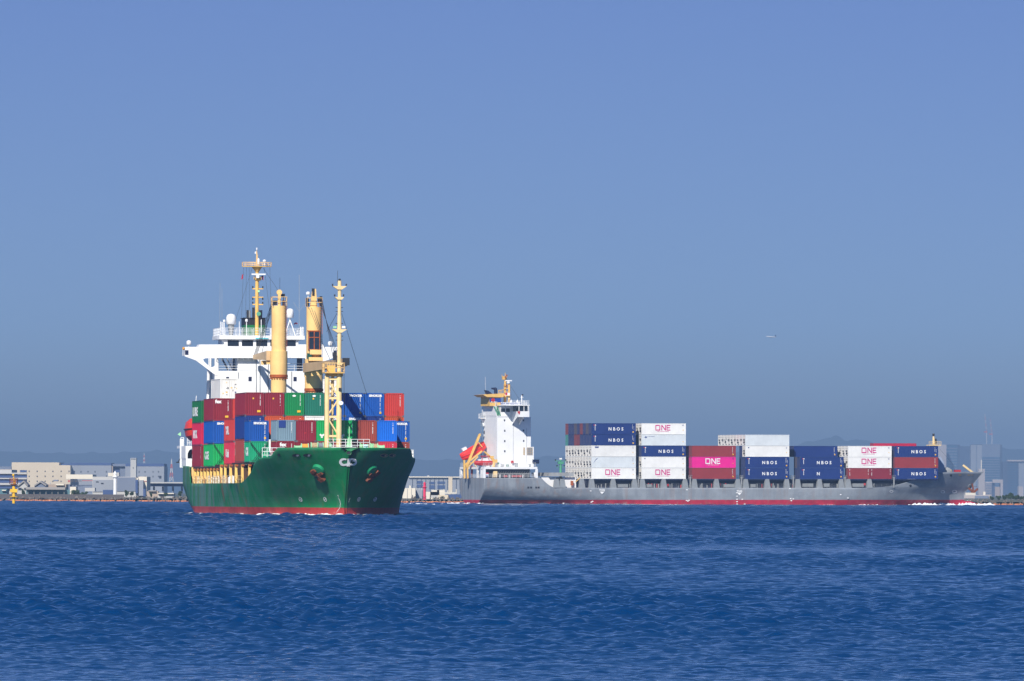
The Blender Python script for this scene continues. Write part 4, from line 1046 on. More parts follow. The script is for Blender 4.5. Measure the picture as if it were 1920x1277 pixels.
b.bar((a.x, a.y, a.z - 0.3), a, 0.12, 8); b.build('dome_tripod', M['white'], o)
for zx, zb, zt2, w in ((136, 826, 790, 36), (1195, 832, 796, 36), (401, 655, 635, 18), (568, 652, 630, 20)):
    a, o = dome(zx, zb, zt2, w, XB - 1.5, 'searchlight' if zb > 700 else 'small_dome'); MB().bar((a.x, a.y, a.z - (0.4 if zb > 700 else 1.8)), a, 0.05, 6).build('pedestal', M['white'], o)
q = hp(97, 852); MB().lathe([(0.05, -0.2), (0.17, -0.1), (0.17, 0.1), (0.05, 0.2)], q, 10).build('side_light', M['rope_orange'], sup)
a = hp(683, 777, XB + 0.55); MB().box(a, (0.1, 1.7, 0.14)).build('window_awning', mat('turquoise_canvas', (0.10, 0.50, 0.55), 0.6), sup)

# funnel
XF = -114.5
a, c = hp(552, 755, XF), hp(708, 755, XF)
zb_, zt_ = hp(0, 770, XF).z, hp(0, 622, XF).z; zm = hp(0, 672, XF).z
b = MB().span((XF - 4, a.y, zb_ - 8), (XF, c.y, zm)); fun = b.build('funnel', M['fungreen'], green_ship)
b = MB().span((XF - 4, a.y, zm + 0.002), (XF, c.y, zt_)); b.span((XF - 4.2, a.y - 0.12, zt_), (XF + 0.15, c.y + 0.12, zt_ + 0.08)); b.build('funnel_top', mat('funnel_black', (0.012, 0.012, 0.018), 0.5), fun)
for zx, zt2, r, m_ in ((578, 560, 0.15, 'dark'), (594, 562, 0.12, 'steel'), (622, 540, 0.17, 'dark'), (676, 560, 0.22, 'dark')):
    q = hp(zx, 0, XF - 1); MB().bar((XF - 1, q.y, zt_), (XF - 1, q.y, hp(0, zt2, XF).z), r, 10).build('exhaust_pipe', M[m_], fun)

# main mast
XM = -109.0
def mp_(zx, zy, x=XM): return hp(zx, zy, x)
mb_ = mp_(645, 757); y_m = mb_.y
b = MB(); b.bar((XM, y_m, mb_.z - 0.3), (XM, y_m, mp_(0, 345).z), 0.26, 14, r2=0.24); b.bar((XM, y_m, mp_(0, 345).z), (XM, y_m, mp_(0, 275).z), 0.22, 12); b.bar((XM, y_m, mp_(0, 275).z), (XM, y_m, mp_(0, 238).z), 0.22, 12, r2=0.7)
mm = b.build('main_mast', M['yellow'], green_ship)
a, c = mp_(537, 240), mp_(752, 240); zp = a.z
b = MB(); oct_ = [(XM + 0.9, a.y + 0.8), (XM + 0.9, c.y - 0.8), (XM + 0.3, c.y), (XM - 0.5, c.y), (XM - 1, c.y - 0.8), (XM - 1, a.y + 0.8), (XM - 0.5, a.y), (XM + 0.3, a.y)]
b.prism([(*p, zp) for p in oct_], (0, 0, 0.1)); b.build('crow_platform', M['yellow'], mm)
b = MB().rail([(*p, zp + 0.1) for p in oct_], 0.5, 2, 0.45, 0.03, 0, True); 
b.build('platform_railing', M['cream'], mm)
b = MB(); b.bar((XM, y_m - 0.12, zp), (XM, y_m - 0.05, mp_(0, 120).z), 0.06, 6); b.bar((XM, y_m + 0.15, zp), (XM, y_m - 0.02, mp_(0, 130).z), 0.05, 6); b.bar((XM, y_m - 0.05, mp_(0, 125).z), (XM, y_m - 0.05, mp_(0, 95).z), 0.04, 6)
for k in range(5): zz = zp + 0.35 * k; b.bar((XM, y_m - 0.12, zz), (XM, y_m + 0.14, zz + 0.15), 0.03, 4)
b.build('topmast', M['cream'], mm)
MB().bar((XM, y_m - 0.05, mp_(0, 108).z), (XM, y_m - 0.05, mp_(0, 93).z), 0.09, 6).lathe([(0.1, 0), (0.12, 0.2), (0.03, 0.3)], (XM, y_m - 0.22, mp_(0, 138).z), 8).build('wind_sensor', M['white'], mm)
q = mp_(702, 202); MB().lathe([(0.22, 0), (0.24, 0.12), (0.15, 0.24), (0.03, 0.28)], q, 12).bar(q - Vector((0, 0, 0.5)), q, 0.05).build('small_dome', M['white'], mm)
q = mp_(658, 205); MB().lathe([(0.12, -0.3), (0.16, 0), (0.16, 0.35), (0.04, 0.5)], q, 10).build('small_dome', M['white'], mm)
a, c = mp_(602, 297), mp_(706, 297)
MB().span((XM + 0.55, a.y, a.z - 0.09), (XM + 0.8, c.y, a.z + 0.09)).box((XM + 0.65, y_m, a.z - 0.3), (0.4, 0.4, 0.4)).build('radar_scanner', M['white'], mm)
q = mp_(652, 335); MB().lathe([(0.3, -0.2), (0.5, -0.05), (0.5, 0.0), (0.42, 0.3)], q, 12).rail([(XM + 0.5, y_m - 0.5, q.z), (XM + 0.5, y_m + 0.5, q.z)], 0.4, 2, 0.3, 0.03).build('radar_platform', M['yellow'], mm)
for zy in (405, 468, 522):
    a, c = mp_(612, zy), mp_(692, zy)
    o = MB().span((XM - 0.1, a.y, a.z - 0.07), (XM + 0.1, c.y, a.z + 0.07)).build('yard', M['yellow'], mm)
    MB().box((XM, a.y + 0.05, a.z + (0.2 if zy != 468 else -0.2)), (0.2, 0.16, 0.3)).box((XM, c.y - 0.05, a.z + (0.2 if zy != 468 else -0.2)), (0.2, 0.16, 0.3)).build('navigation_light', M['dark'], o)
for zx, zy, r in ((655, 428, 0.16), (655, 597, 0.30)):
    q = mp_(zx, zy); MB().lathe([(r * 0.5, -0.2), (r, 0.2), (r * 0.95, 0.3)], q + Vector((0.4, 0, 0)), 12, 0, Matrix.Rotation(R(75), 3, 'Y')).build('fog_horn', M['greenmast'] if r > 0.2 else M['winch'], mm)
b = MB(); zr = hp(0, 700).z
for zx, ex in ((545, 528), (567, 560), (588, 590), (612, 470), (742, 756), (700, 755), (690, 840)):
    p, q = mp_(zx, 246), hp(ex, 690 if ex != 840 else 470, XB - 4); b.bar(p, q, 0.022, 4)
b.build('halyard', M['cable'], mm)
def flag(fr, name, m_, pts, label, mats, x):
    b = MB()
    for i, (col_i, q) in enumerate(pts): b.prism([(x, *fr.at_x(z1(*p), x)) for p in q], (-0.03, 0, 0), col_i)
    o = b.build(name, mats, None, fr.m); return tag(o, label, 'flag')
m_flagred = mat('red_flag_cloth', (0.45, 0.02, 0.05), 0.8)
flag(g, 'signal_flag', None, [(0, [(534, 300), (546, 294), (540, 330), (528, 336)])], 'small red flag hoisted on a halyard beside the green ship\'s main mast', [m_flagred], XM)
flag(g, 'signal_flag', None, [(0, [(676, 312), (691, 305), (691, 342), (684, 336)]), (1, [(691, 305), (694, 306), (694, 342), (691, 342)])], 'dark blue flag close beside the radar of the green ship', [M['navy'], m_flagred], XM + 0.5)
flag(g, 'signal_flag', None, [(0, [(922, 664), (936, 656), (951, 662), (948, 672), (934, 668), (924, 676)])], 'small dark red flag flying right of the green ship\'s tripod dome', [mat('dull_red_cloth', (0.28, 0.05, 0.08), 0.8)], XB - 4)
# stern of the green ship
XS = -103.0
def sp(zx, zy, x=XS): y, z = g.at_x((330 + zx / 10.644, 820 + zy / 10.644), x); return Vector((x, y, z))
b = MB()
a, c = sp(192, 172), sp(330, 232); b.span((XS - 6, a.y, c.z), (XS, c.y, a.z))
a, c = sp(200, 425), sp(330, 585); b.span((XS - 6, a.y, c.z), (XS, c.y, a.z))
a, c = sp(192, 232), sp(232, 425); b.span((XS - 6, a.y, c.z), (XS, c.y, a.z))
b.prism([sp(232, 232), sp(300, 232), sp(262, 262), sp(232, 330)], (-0.3, 0, 0))
o = b.build('poop_house', M['white'], green_ship)
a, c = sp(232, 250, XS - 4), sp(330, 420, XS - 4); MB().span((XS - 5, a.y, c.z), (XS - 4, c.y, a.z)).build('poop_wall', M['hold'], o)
XS2 = -112
b = MB()
for zx in (95, 112, 140): a = sp(zx, 0, XS2); b.bar((XS2, a.y, 6.1), (XS2, a.y, sp(0, 30, XS2).z), 0.12, 6)
a, c = sp(90, 170, XS2), sp(195, 220, XS2); b.span((XS2 - 5, a.y, c.z), (XS2, c.y, a.z))
a, c = sp(95, 25, XS2), sp(155, 170, XS2); b.rail([(XS2, a.y, c.z), (XS2, c.y, c.z)], 1.1, 3, 0.3, 0.05)
a, c = sp(225, 30, XS2), sp(300, 165, XS2); b.rail([(XS2, a.y, c.z), (XS2, c.y, c.z)], 1.1, 3, 0.3, 0.05)
b.build('poop_platform', M['white'], green_ship)
a, c = sp(100, 445, XS2), sp(185, 570, XS2); MB().rail([(XS2, a.y, 6.1), (XS2, c.y, 6.1)], 1.2, 3, 0.22, 0.06).build('poop_railing', M['paleyellow'], green_ship)
a, c = sp(115, 320, XS2), sp(190, 440, XS2); MB().span((XS2 - 3, a.y, c.z), (XS2 - 1, c.y, a.z)).build('stern_winch', M['hold'], green_ship)
a = sp(160, 280, XS2); MB().lathe([(0.1, -0.4), (0.35, -0.2), (0.3, 0.3), (0.1, 0.4)], a, 10).build('ventilator', M['winch'], green_ship)
pts = [(330 + p / 10.644, 730 + q / 10.644) for p, q in ((30, 900), (95, 850), (100, 920), (90, 935))]
b = MB().prism([(XS2 - 4, *g.at_x(p, XS2 - 4)) for p in pts], (-0.03, 0, 0)); tag(b.build('stern_flag', mat('pale_green_cloth', (0.30, 0.62, 0.34), 0.8), None, GM), 'small pale green pennant flying at the green ship\'s stern', 'flag')
b = MB(); q = sp(35, 500, XS2); b.beam(sp(105, 400, XS2), q, 0.12, 0.12); b.box(q, (0.4, 0.4, 0.15)); b.build('stern_boom', M['dark'], green_ship)
b = MB(); a = (XS2, gy(366, XS2), 14.0); b.bar(a, (XS2, gy(368, XS2), g.at_x((368, 742), XS2)[1]), 0.05, 5); b.bar((XS2, gy(366, XS2), 9), a, 0.06, 5); b.build('stern_mast', M['white'], green_ship)

def lifeboat(fr, c, L, W, H, name, label, roll=None, m_=None, yaw=0.0, pitch=0.0):
    """enclosed boat: pointed hull with a canopy"""
    m = fr.m @ Matrix.Translation(c) @ Matrix.Rotation(yaw, 4, 'Z') @ Matrix.Rotation(pitch, 4, 'Y')
    b = MB(); n = 16; mrows = 12; grid = []
    for i in range(n + 1):
        t = -1 + 2 * i / n; w = W / 2 * max(0.05, (1 - abs(t) ** 2.6)) ** 0.75; up = H * (0.12 * abs(t) ** 3)
        row = []
        for j in range(mrows):
            a = 2 * math.pi * j / mrows; cy, cz = math.cos(a), math.sin(a)
            hz = (H * 0.5 * (0.94 - 0.32 * abs(t) ** 2)) if cz > 0 else H * 0.5 * (1 - 0.45 * abs(t) ** 3)
            row.append((t * L / 2, w * math.copysign(abs(cy) ** 0.8, cy), up * 0.4 + hz * math.copysign(abs(cz) ** 0.85, cz)))
        grid.append(row)
    for i in range(n):
        for j in range(mrows):
            k = (j + 1) % mrows; b.poly([grid[i][j], grid[i + 1][j], grid[i + 1][k], grid[i][k]])
    b.poly(grid[0]); b.poly(grid[-1])
    o = b.build(name, m_ or M['lifeboat'], None, m, smooth=True)
    tag(o, label, 'lifeboat')
    r = MB()
    pr = [grid[i][0] for i in range(n + 1)] ; pl = [grid[i][mrows // 2] for i in range(n + 1)]
    for pp in (pr, pl):
        for u, v in zip(pp, pp[1:]): r.beam(Vector(u), Vector(v), 0.16, 0.14)
    r.build('fender', M['dark'] if m_ is None else M['red'], o)
    return o, m
q = g.at_x((361, 797), -95)
ob, mm_ = lifeboat(g, (-96.5, q[0] + 0.9, q[1] - 0.55), 8.0, 3.6, 3.4, 'lifeboat', 'orange-red enclosed lifeboat hanging beside the dark green container')
MB().box((1.5, 0, 1.6), (1.2, 1.0, 0.5)).build('steering_cupola', M['lifeboat'], ob)
MB().box((2.6, -0.2, 1.85), (0.3, 0.4, 0.5)).bar((2.6, -0.2, 1.4), (2.6, -0.2, 2.0), 0.08).build('release_hook', M['white'], ob)
b = MB(); a = (-96.5, q[0] + 1.6, 6); b.beam((-93, q[0] + 2.6, 6.1), (-93, q[0] + 1.0, q[1] + 1.9), 0.4, 0.4); b.beam((-100, q[0] + 2.6, 6.1), (-100, q[0] + 1.0, q[1] + 1.9), 0.4, 0.4); b.build('davit', M['white'], green_ship)

# ================================================================== the grey ship
TH = R(17.3)
LG = 142.6
TRIM = 0.0036
NM = (Matrix.Translation((-10.54 + LG * math.cos(TH), 2382 + LG * math.sin(TH), 0)) @ Matrix.Rotation(TH, 4, 'Z')
      @ Matrix.Translation((-80, 0, 0)) @ Matrix.Rotation(-TRIM, 4, 'Y') @ Matrix.Translation((80, 0, 0)))
k = Frame(NM)
grey_ship = empty('cargo_ship', NM, 'grey container ship seen from its starboard side with a white deckhouse astern', 'ship')
SB = -11.8
ZD = k.at_y((1300, 914.6), SB)[1]
ZP = k.at_y((960, 896.2), -11)[1]
ZU = k.at_y((960, 875.4), -11)[1]
ZB = k.at_y((1150, 897.9), -11.3)[1]
sx_ = lambda px, y=SB: -k.at_y((px, 900), y)[0]
s_a, s_b = sx_(1014), sx_(1041)
KH = Hull(
    [(-1.8, [(0, 0.15), (2, 0.9), (6, 1.3), (10, 2.5), (20, 5.8), (30, 8.6), (45, 11.0), (60, 11.8)]),
     (2.0, [(0, 0.12), (5, 2.1), (10, 4.6), (20, 8.9), (30, 11.0), (40, 11.7), (48, 11.8)]),
     (5.0, [(0, 0.12), (5, 2.6), (12, 6.5), (20, 9.9), (28, 11.4), (36, 11.8)]),
     (9.0, [(0, 0.12), (5.6, 3.1), (11.6, 6.3), (17.6, 9.0), (24, 10.8), (30, 11.6), (38, 11.8)])],
    [(-1.8, 3.6), (0.5, 5.6), (2.7, 5.7), (5, 3.5), (9.0, 0)],
    [(0, 8.72), (12, 8.62), (17, 8.3), (20, 7.6), (23.6, 6.6), (27, 5.65), (30.5, 4.95), (34, ZD + 0.12), (37, ZD), (s_b, ZD), (s_b + (s_a - s_b) * 0.35, ZD + 0.55), (s_b + (s_a - s_b) * 0.7, ZD + 1.6), (s_a, ZP), (LG, ZP)],
    [(-1.8, [(0, 1), (90, 1), (106, 0.86), (120, 0.56), (LG, 0.10)]), (0.4, [(0, 1), (92, 1), (108, 0.93), (124, 0.74), (LG, 0.52)]),
     (2.4, [(0, 1), (100, 1), (118, 0.96), (132, 0.87), (LG, 0.78)]), (4.4, [(0, 1), (110, 1), (LG, 0.915)]), (7.0, [(0, 1), (115, 1), (LG, 0.935)])], LG, ZD)
m_khull = hull_mat('grey_hull_paint', (0.25, 0.275, 0.30), (0.40, 0.014, 0.040), 1.32, (0.13, 0.15, 0.18), (0.26, 0.16, 0.11), 0.45, 0.35)
cols = sorted(set(round(float(c), 3) for c in np.concatenate([[0, 0.3, 0.7, 1.2, 2, 3, 4, 5, 6], np.arange(7, 38, 1.0), np.arange(40, s_b, 3.0), np.linspace(s_b, s_a, 12), np.arange(s_a + 1.5, LG, 1.5), [LG]])))
KH.build(cols, [-1.8, -1.2, -0.6, 0, 0.5, 1.0, 1.4, 2, 2.5, 3, 3.5, 4, ZD], 8, [m_khull], grey_ship)
deck_plate(KH, 36, s_b, ZD - 0.12, 0.15).build('main_deck', M['greydeck'], grey_ship)
deck_plate(KH, s_a, LG - 0.1, ZP - 0.1, 0.15).build('poop_deck', M['greydeck'], grey_ship)
deck_plate(KH, 2, 30, 4.9, 0.3).build('bow_deck', M['greydeck'], grey_ship)
MB().box((-s_a - 0.2, 0, (ZD + ZP) / 2), (0.15, 22.6, ZP - ZD + 0.1)).build('poop_bulkhead', M['white'], grey_ship)
ky = lambda px, py, y: Vector((k.at_y((px, py), y)[0], y, k.at_y((px, py), y)[1]))
kx = lambda px, py, x: Vector((x, *k.at_x((px, py), x)))
def side_box(p0, p1, y, depth, name=None, m_=None, parent=None, b=None):
    """box with its starboard face seen between two picture points on the plane y"""
    a, c = ky(*p0, y), ky(*p1, y)
    own = b is None; b = b or MB()
    b.span((min(a.x, c.x), y, min(a.z, c.z)), (max(a.x, c.x), y + depth, max(a.z, c.z)))
    return b.build(name, m_, parent) if own else b
# coaming, stanchions and deck gear under the boxes
xa, xb = ky(1112, 905, -9.4).x, ky(1716, 905, -9.4).x
MB().span((xa, -9.4, ZD), (xb, 9.4, ZB - 0.35)).build('hatch_coaming', M['navy'], grey_ship)
hc = MB()
edges = [(1109, 1191), (1203, 1285.5), (1297, 1385), (1397.5, 1479), (1500, 1578), (1590, 1672.5), (1677.5, 1760)]
for a, c in edges: hc.span((ky(a, 900, -11.2).x, -11.2, ZB - 0.34), (ky(a, 900, -11.2).x + 12.19, 11.2, ZB - 0.02))
hc.build('hatch_cover', M['navy'], grey_ship)
sc = [z4(q, 0)[0] for q in (225, 305, 480, 655, 720, 893, 1068, 1145, 1325, 1500, 1565, 1740, 1900)] + [z5(q, 0)[0] for q in (225, 388, 550, 603, 762, 915, 1117)] + [1044, 1055]
for q in sc:
    a = ky(q, 905, -11.55); w = 0.55
    if a.x > -33: continue
    MB().prism([(a.x - 0.85, -11.72, ZD - 0.02), (a.x + 0.85, -11.72, ZD - 0.02), (a.x + w, -11.6, ZB - 0.4), (a.x + w * 0.8, -11.6, ZB - 0.03), (a.x - w * 0.8, -11.6, ZB - 0.03), (a.x - w, -11.6, ZB - 0.4)], (0, 0.9, 0)).build('stanchion', M['worn'], grey_ship)
b = MB().rail([(xa, -11.6, ZD), (xb - 6, -11.6, ZD)], 1.0, 3, 1.4, 0.025); b.build('side_railing', M['worn'], grey_ship)
b = MB()
for x0, x1 in ((520, 600), (755, 795), (1385, 1470), (1605, 1645)): side_box(z4(x0, 602), z4(x1, 629), -10.6, 0.9, b=b)
for x0, x1 in ((262, 340), (420, 462), (635, 718)): side_box(z5(x0, 546), z5(x1, 572), -10.6, 0.9, b=b)
b.build('deck_box', M['worn'], grey_ship)
b = MB(); rr = random.Random(11)
for i in range(120):
    q = rr.uniform(1112, 1640); x = ky(q, 905, -10.2).x; h = rr.uniform(0.5, 1.2); b.box((x, -10.2, ZD + h / 2), (rr.uniform(0.08, 0.3), 0.2, h), rr.choice([0, 0, 1, 1, 2, 3]))
b.build('deck_fittings', [M['steel'], M['hold'], M['red'], M['worn']], grey_ship)
b = MB()
for q in (318, 925, 1880): x, y_ = z4(q, 610); p = ky(x, y_, -10.9); b.box((p.x, -10.9, p.z), (0.45, 0.3, 0.6))
for q in (125, 725): x, y_ = z5(q, 552); p = ky(x, y_, -10.9); b.box((p.x, -10.9, p.z), (0.45, 0.3, 0.6))
b.build('hose_box', M['red'], grey_ship)
# lashing bridges between the bays
b = MB()
for q in (z4(685, 0)[0], z4(1110, 0)[0], z4(1530, 0)[0], z5(190, 0)[0], z5(578, 0)[0], z5(945, 0)[0]):
    x = ky(q, 890, -11.3).x
    for y in (-11.2, -6, 0, 6, 11.2): b.box((x, y, (ZD + ZB) / 2 + 0.3), (0.3, 0.25, ZB - ZD + 0.6))
    b.rail([(x - 0.5, -11.3, ZB - 0.2), (x + 0.5, -11.3, ZB - 0.2), (x + 0.5, 11.3, ZB - 0.2)], 1.1, 2, 0.9, 0.04)
b.build('lashing_bridge', M['steel'], grey_ship)

# white block and gear before the house
side_box(z3(795, 982), z3(925, 1074), -8.5, 17, 'fore_house', M['white'], grey_ship)
o = side_box(z3(985, 980), z3(1095, 1070), -8.5, 17, 'fore_house', M['white'], grey_ship)
side_box(z3(862, 940), z3(1075, 972), -9.5, 15, 'stores_platform', M['steel'], grey_ship)
b = MB(); side_box(z3(925, 980), z3(985, 1070), -7.5, 14, b=b); b.build('pipe_recess', M['worn'], grey_ship)
b = MB()
for q, w in ((1125, 0.3), (1150, 0.25), (1175, 0.5), (1200, 0.3)): p = ky(*z3(q, 1040), -9.0); b.box((p.x, -9, p.z), (w, 0.4, 1.9))
b.beam(ky(*z3(1090, 1020), -10), ky(*z3(1130, 985), -10), 0.2, 0.2, 1)
b.box(ky(*z3(1060, 1030), -9.2), (0.7, 0.3, 1.2), 2); b.box(ky(*z3(1140, 1045), -9.4), (0.5, 0.3, 0.8), 3)
b.build('deck_pipes', [M['hold'], M['yellow'], M['rust'], M['greenmast']], grey_ship)
p0 = ky(*z3(963, 950), -4); p1 = ky(*z3(963, 822), -4)
b = MB().bar(p0 - Vector((0, 0, 2)), p0.lerp(p1, 0.8), 0.34, 10).bar(p0.lerp(p1, 0.8), p1, 0.16, 8)
b.box(p0.lerp(p1, 0.85), (3.0, 0.5, 0.14)).box(p0.lerp(p1, 0.45), (2.2, 0.4, 0.12)).box(p0.lerp(p1, 0.72), (1.4, 0.8, 0.6))
o = b.build('signal_mast', M['greenmast'], grey_ship)
MB().box(p1, (0.6, 0.5, 0.4)).build('mast_light', M['white'], o)
b = MB()
for t, d in ((0.87, -1.4), (0.87, 1.4), (0.48, -1.0), (0.48, 1.0)): b.box(p0.lerp(p1, t) + Vector((d, 0, 0.2)), (0.3, 0.3, 0.35))
b.build('navigation_light', M['dark'], o)

# ---------------- deckhouse
YH = -5.9
hb0, hb1 = ky(930.6, 875.3, YH), ky(995.3, 781.5, YH)
xA, xF2 = hb0.x, hb1.x
yF = kx(906.5, 830, xA).y
h = MB()
h.span((xA, YH, ZU - 0.02), (xF2, yF, hb1.z))
p = ky(1000.8, 838, YH); h.span((xF2 - 4.2, YH - 0.04, ZU - 0.02), (p.x, yF - 0.3, p.z))
h.span((xF2, YH + 0.2, ZU), (xF2 + 0.03, yF, ZU + 1))
h.span((xA - 0.05, YH - 0.15, hb1.z), (xF2 - 2.2, yF, hb1.z + 0.28))
# wheelhouse
a = ky(*z9(810, 640), YH); c = ky(*z9(1000, 640), YH); zr_ = a.z
h.span((a.x, YH + 0.02, hb1.z + 0.28), (xF2 - 0.6, 5.5, zr_ - 0.12))
# casing behind it
a2 = kx(*z9(500, 655), xA + 0.1)
h.span((xA + 0.1, YH + 0.05, hb1.z + 0.28), (a.x - 1.3, a2.y, a2.z))
# bridge wing
xw = c.x; w1 = ky(*z9(1300, 740), -11.6); zw0 = ky(*z9(1300, 838), -11.6).z
h.span((xw, -11.6, zw0), (w1.x, YH, zw0 + 0.12)); h.span((xw, -11.6, zw0 + 0.12), (w1.x, -11.48, w1.z)); h.span((xw, -11.48, zw0 + 0.12), (xw + 0.1, YH, w1.z)); h.span((w1.x - 0.1, -11.48, zw0 + 0.12), (w1.x, YH, w1.z))
zb2 = ky(*z9(1000, 978), YH).z
for xx in (xw + 0.02, xw + 1.9): h.prism([(xx, YH, zb2), (xx, -8.5, zb2 + 1.3), (xx, -10.6, zw0), (xx, YH, zw0)], (0.14, 0, 0))
h.span((a.x - 0.3, -11.7, zr_ - 0.10), (w1.x + 0.1, 8, zr_ + 0.14))
for xx in (xw + 0.15, (xw + w1.x) / 2, w1.x - 0.2): h.span((xx, -11.5, w1.z), (xx + 0.16, -11.38, zr_ - 0.1))
# port wing, seen past the stern side
q = kx(*z9(412, 862), xA + 3); q2 = kx(*z9(500, 770), xA + 3)
h.span((xA - 1.4, yF - 1.6, q.z - 0.15), (xA, yF, q.z + 0.05))
h.prism([(xA, yF - 0.3, q.z - 2.6), (xA - 0.9, yF - 0.3, q.z - 0.15), (xA, yF - 0.3, q.z - 0.15)], (0, 0.2, 0))
house2 = h.build('superstructure', M['white'], grey_ship)
MB().rail([(xA, yF - 1.5, q.z), (xA - 1.35, yF - 1.5, q.z), (xA - 1.35, yF - 0.05, q.z)], 1.1, 3, 0.5, 0.04).build('wing_railing', M['white'], house2)
MB().span((xw + 0.3, -11.0, w1.z - 0.3), (w1.x - 0.3, -6.1, zr_ - 0.12)).build('wheelhouse_glazing', M['glass'], house2)
for x0, x1 in ((815, 885), (900, 965)):
    a_, c_ = ky(*z9(x0, 752), YH), ky(*z9(x1, 692), YH); MB().span((a_.x, YH - 0.02, a_.z), (c_.x, YH + 0.03, c_.z)).build('bridge_window', M['glass'], house2)
for zx, zy, conv in ((876, 895, z9), (879, 1073, z9), (879, 1250, z9), (1199, 1070, z9), (1203, 1247, z9), (1199, 895, z9), (880, 330, z10), (1133, 328, z10)):
    a_, c_ = ky(*conv(zx - 11, zy + 17), YH), ky(*conv(zx + 11, zy - 17), YH); MB().span((a_.x, YH - 0.03, a_.z), (c_.x, YH + 0.02, c_.z)).build('window', M['hold'], house2)
a_, c_ = kx(*z9(519, 1130), xA), kx(*z9(537, 1072), xA); MB().span((xA - 0.03, c_.y, a_.z), (xA + 0.02, a_.y, c_.z)).build('window', M['hold'], house2)
b = MB()
for i in range(4): x0 = 530 + i * 26; a_, c_ = kx(*z9(x0, 815), xA + 0.1), kx(*z9(x0 + 11, 695), xA + 0.1); b.span((xA + 0.06, c_.y, a_.z), (xA + 0.12, a_.y, c_.z))
b.build('louvre', M['rope_tan'], house2)
a_, c_ = ky(*z10(1262, 395), YH - 0.04), ky(*z10(1352, 268), YH - 0.04)
o = MB().span((a_.x, YH - 0.07, a_.z), (c_.x, YH - 0.03, c_.z)).build('grille_door', M['rope_grey'], house2)
b = MB()
for i in range(4): xx = a_.x + (c_.x - a_.x) * i / 3; b.span((xx - 0.05, YH - 0.1, a_.z), (xx + 0.05, YH - 0.07, c_.z))
for i in range(4): zz = a_.z + (c_.z - a_.z) * i / 3; b.span((a_.x, YH - 0.1, zz - 0.04), (c_.x, YH - 0.071, zz + 0.04))
b.build('grille', M['rope_tan'], o)
a_, c_ = ky(*z10(1197, 398), YH - 0.04), ky(*z10(1222, 265), YH - 0.04); MB().span((a_.x, YH - 0.07, a_.z), (c_.x, YH - 0.03, c_.z)).build('shutter', M['rope_tan'], house2)
b = MB()
for q in (742, 1024, 1252): a_, c_ = ky(*z10(q - 2, 590), YH), ky(*z9(q + 2, 850 if q < 1200 else 1030), YH); b.span((a_.x, YH - 0.05, a_.z), (c_.x, YH + 0.01, c_.z))
b.build('drain_pipe', M['worn'], house2)
# stairs on the stern side of the house
b = MB()
for lv in range(5):
    zz = ZU + 2.7 * lv; b.span((xA - 0.7, yF - 1.2, zz + 2.5), (xA, yF, zz + 2.62)); b.bar((xA - 0.65, yF - 0.1, zz), (xA - 0.65, yF - 0.1, zz + 2.6), 0.06, 5); b.rail([(xA - 0.7, yF - 1.2, zz + 2.6), (xA - 0.7, yF, zz + 2.6)], 1.0, 2, 0.8, 0.04)
b.build('outside_stair', M['worn'], house2)
b = MB(); p, q = ky(*z9(700, 660), YH - 0.1), ky(*z9(770, 815), YH - 0.1); b.beam(p, q, 0.3, 0.3); b.beam(p + Vector((0.7, 0, 0)), q + Vector((0.5, 0, 0)), 0.3, 0.3); b.build('bridge_ladder', M['greenmast'], house2)
o = MB().rail([(a.x, -11.5, zr_ + 0.14), (w1.x, -11.5, zr_ + 0.14), (w1.x, 7.5, zr_ + 0.14)], 1.1, 3, 0.7, 0.03).rail([(xA + 0.3, YH + 0.1, a2.z), (a.x - 1.4, YH + 0.1, a2.z)], 1.1, 3, 0.7, 0.03).rail([(xA + 0.3, YH + 0.1, a2.z), (xA + 0.3, a2.y - 0.2, a2.z)], 1.1, 3, 0.7, 0.03).build('roof_railing', M['white'], house2)
p, q = ky(*z9(818, 627), -7), ky(*z9(1148, 588), -7)
bd = MB().span((p.x, -7, p.z), (q.x, -6.94, q.z)).build('name_board', M['white'], house2)
b = MB(); put_text(b, 'NEW MINGZHOU 18', 0.62, face_m(((p.x + q.x) / 2, -7.005, p.z + 0.10), (1, 0, 0), (0, 0, 1)), 0, 0.02, 1.0); b.build('lettering', M['logo_navy'], bd)
b = MB()
for zx, zt2 in ((1170, 470), (1208, 560), (1228, 575), (1248, 580)): b.bar(ky(*z9(zx, 640), -6), ky(*z9(zx, zt2), -6), 0.16 if zx == 1170 else 0.06, 6)
b.bar(ky(*z9(1145, 505), -6), ky(*z9(1200, 505), -6), 0.06, 5); b.build('signal_post', M['white'], house2)
MB().box(ky(*z9(1183, 462), -6), (0.35, 0.3, 0.4)).build('searchlight', M['dark'], house2)
for zx, zt2 in ((990, 530), (1095, 530)): p = ky(*z9(zx, 590), -6); MB().lathe([(0.35, 0), (0.3, 0.3), (0.02, 0.8)], p, 10).build('compass_cover', M['white'], house2)
p = ky(*z9(955, 530), -5); MB().lathe([(0.05, -0.35), (0.3, -0.2), (0.35, 0), (0.3, 0.2), (0.05, 0.35)], p, 12).build('small_dome', M['paleyellow'], house2)
p = ky(*z9(1122, 765), -11.66); MB().prism([(p.x - 0.4, -11.7, p.z + 0.35), (p.x + 0.3, -11.7, p.z + 0.4), (p.x + 0.25, -11.7, p.z - 0.1), (p.x + 0.05, -11.7, p.z - 0.5), (p.x - 0.3, -11.7, p.z)], (0, 0.06, 0)).build('lifebuoy', M['red'], house2)
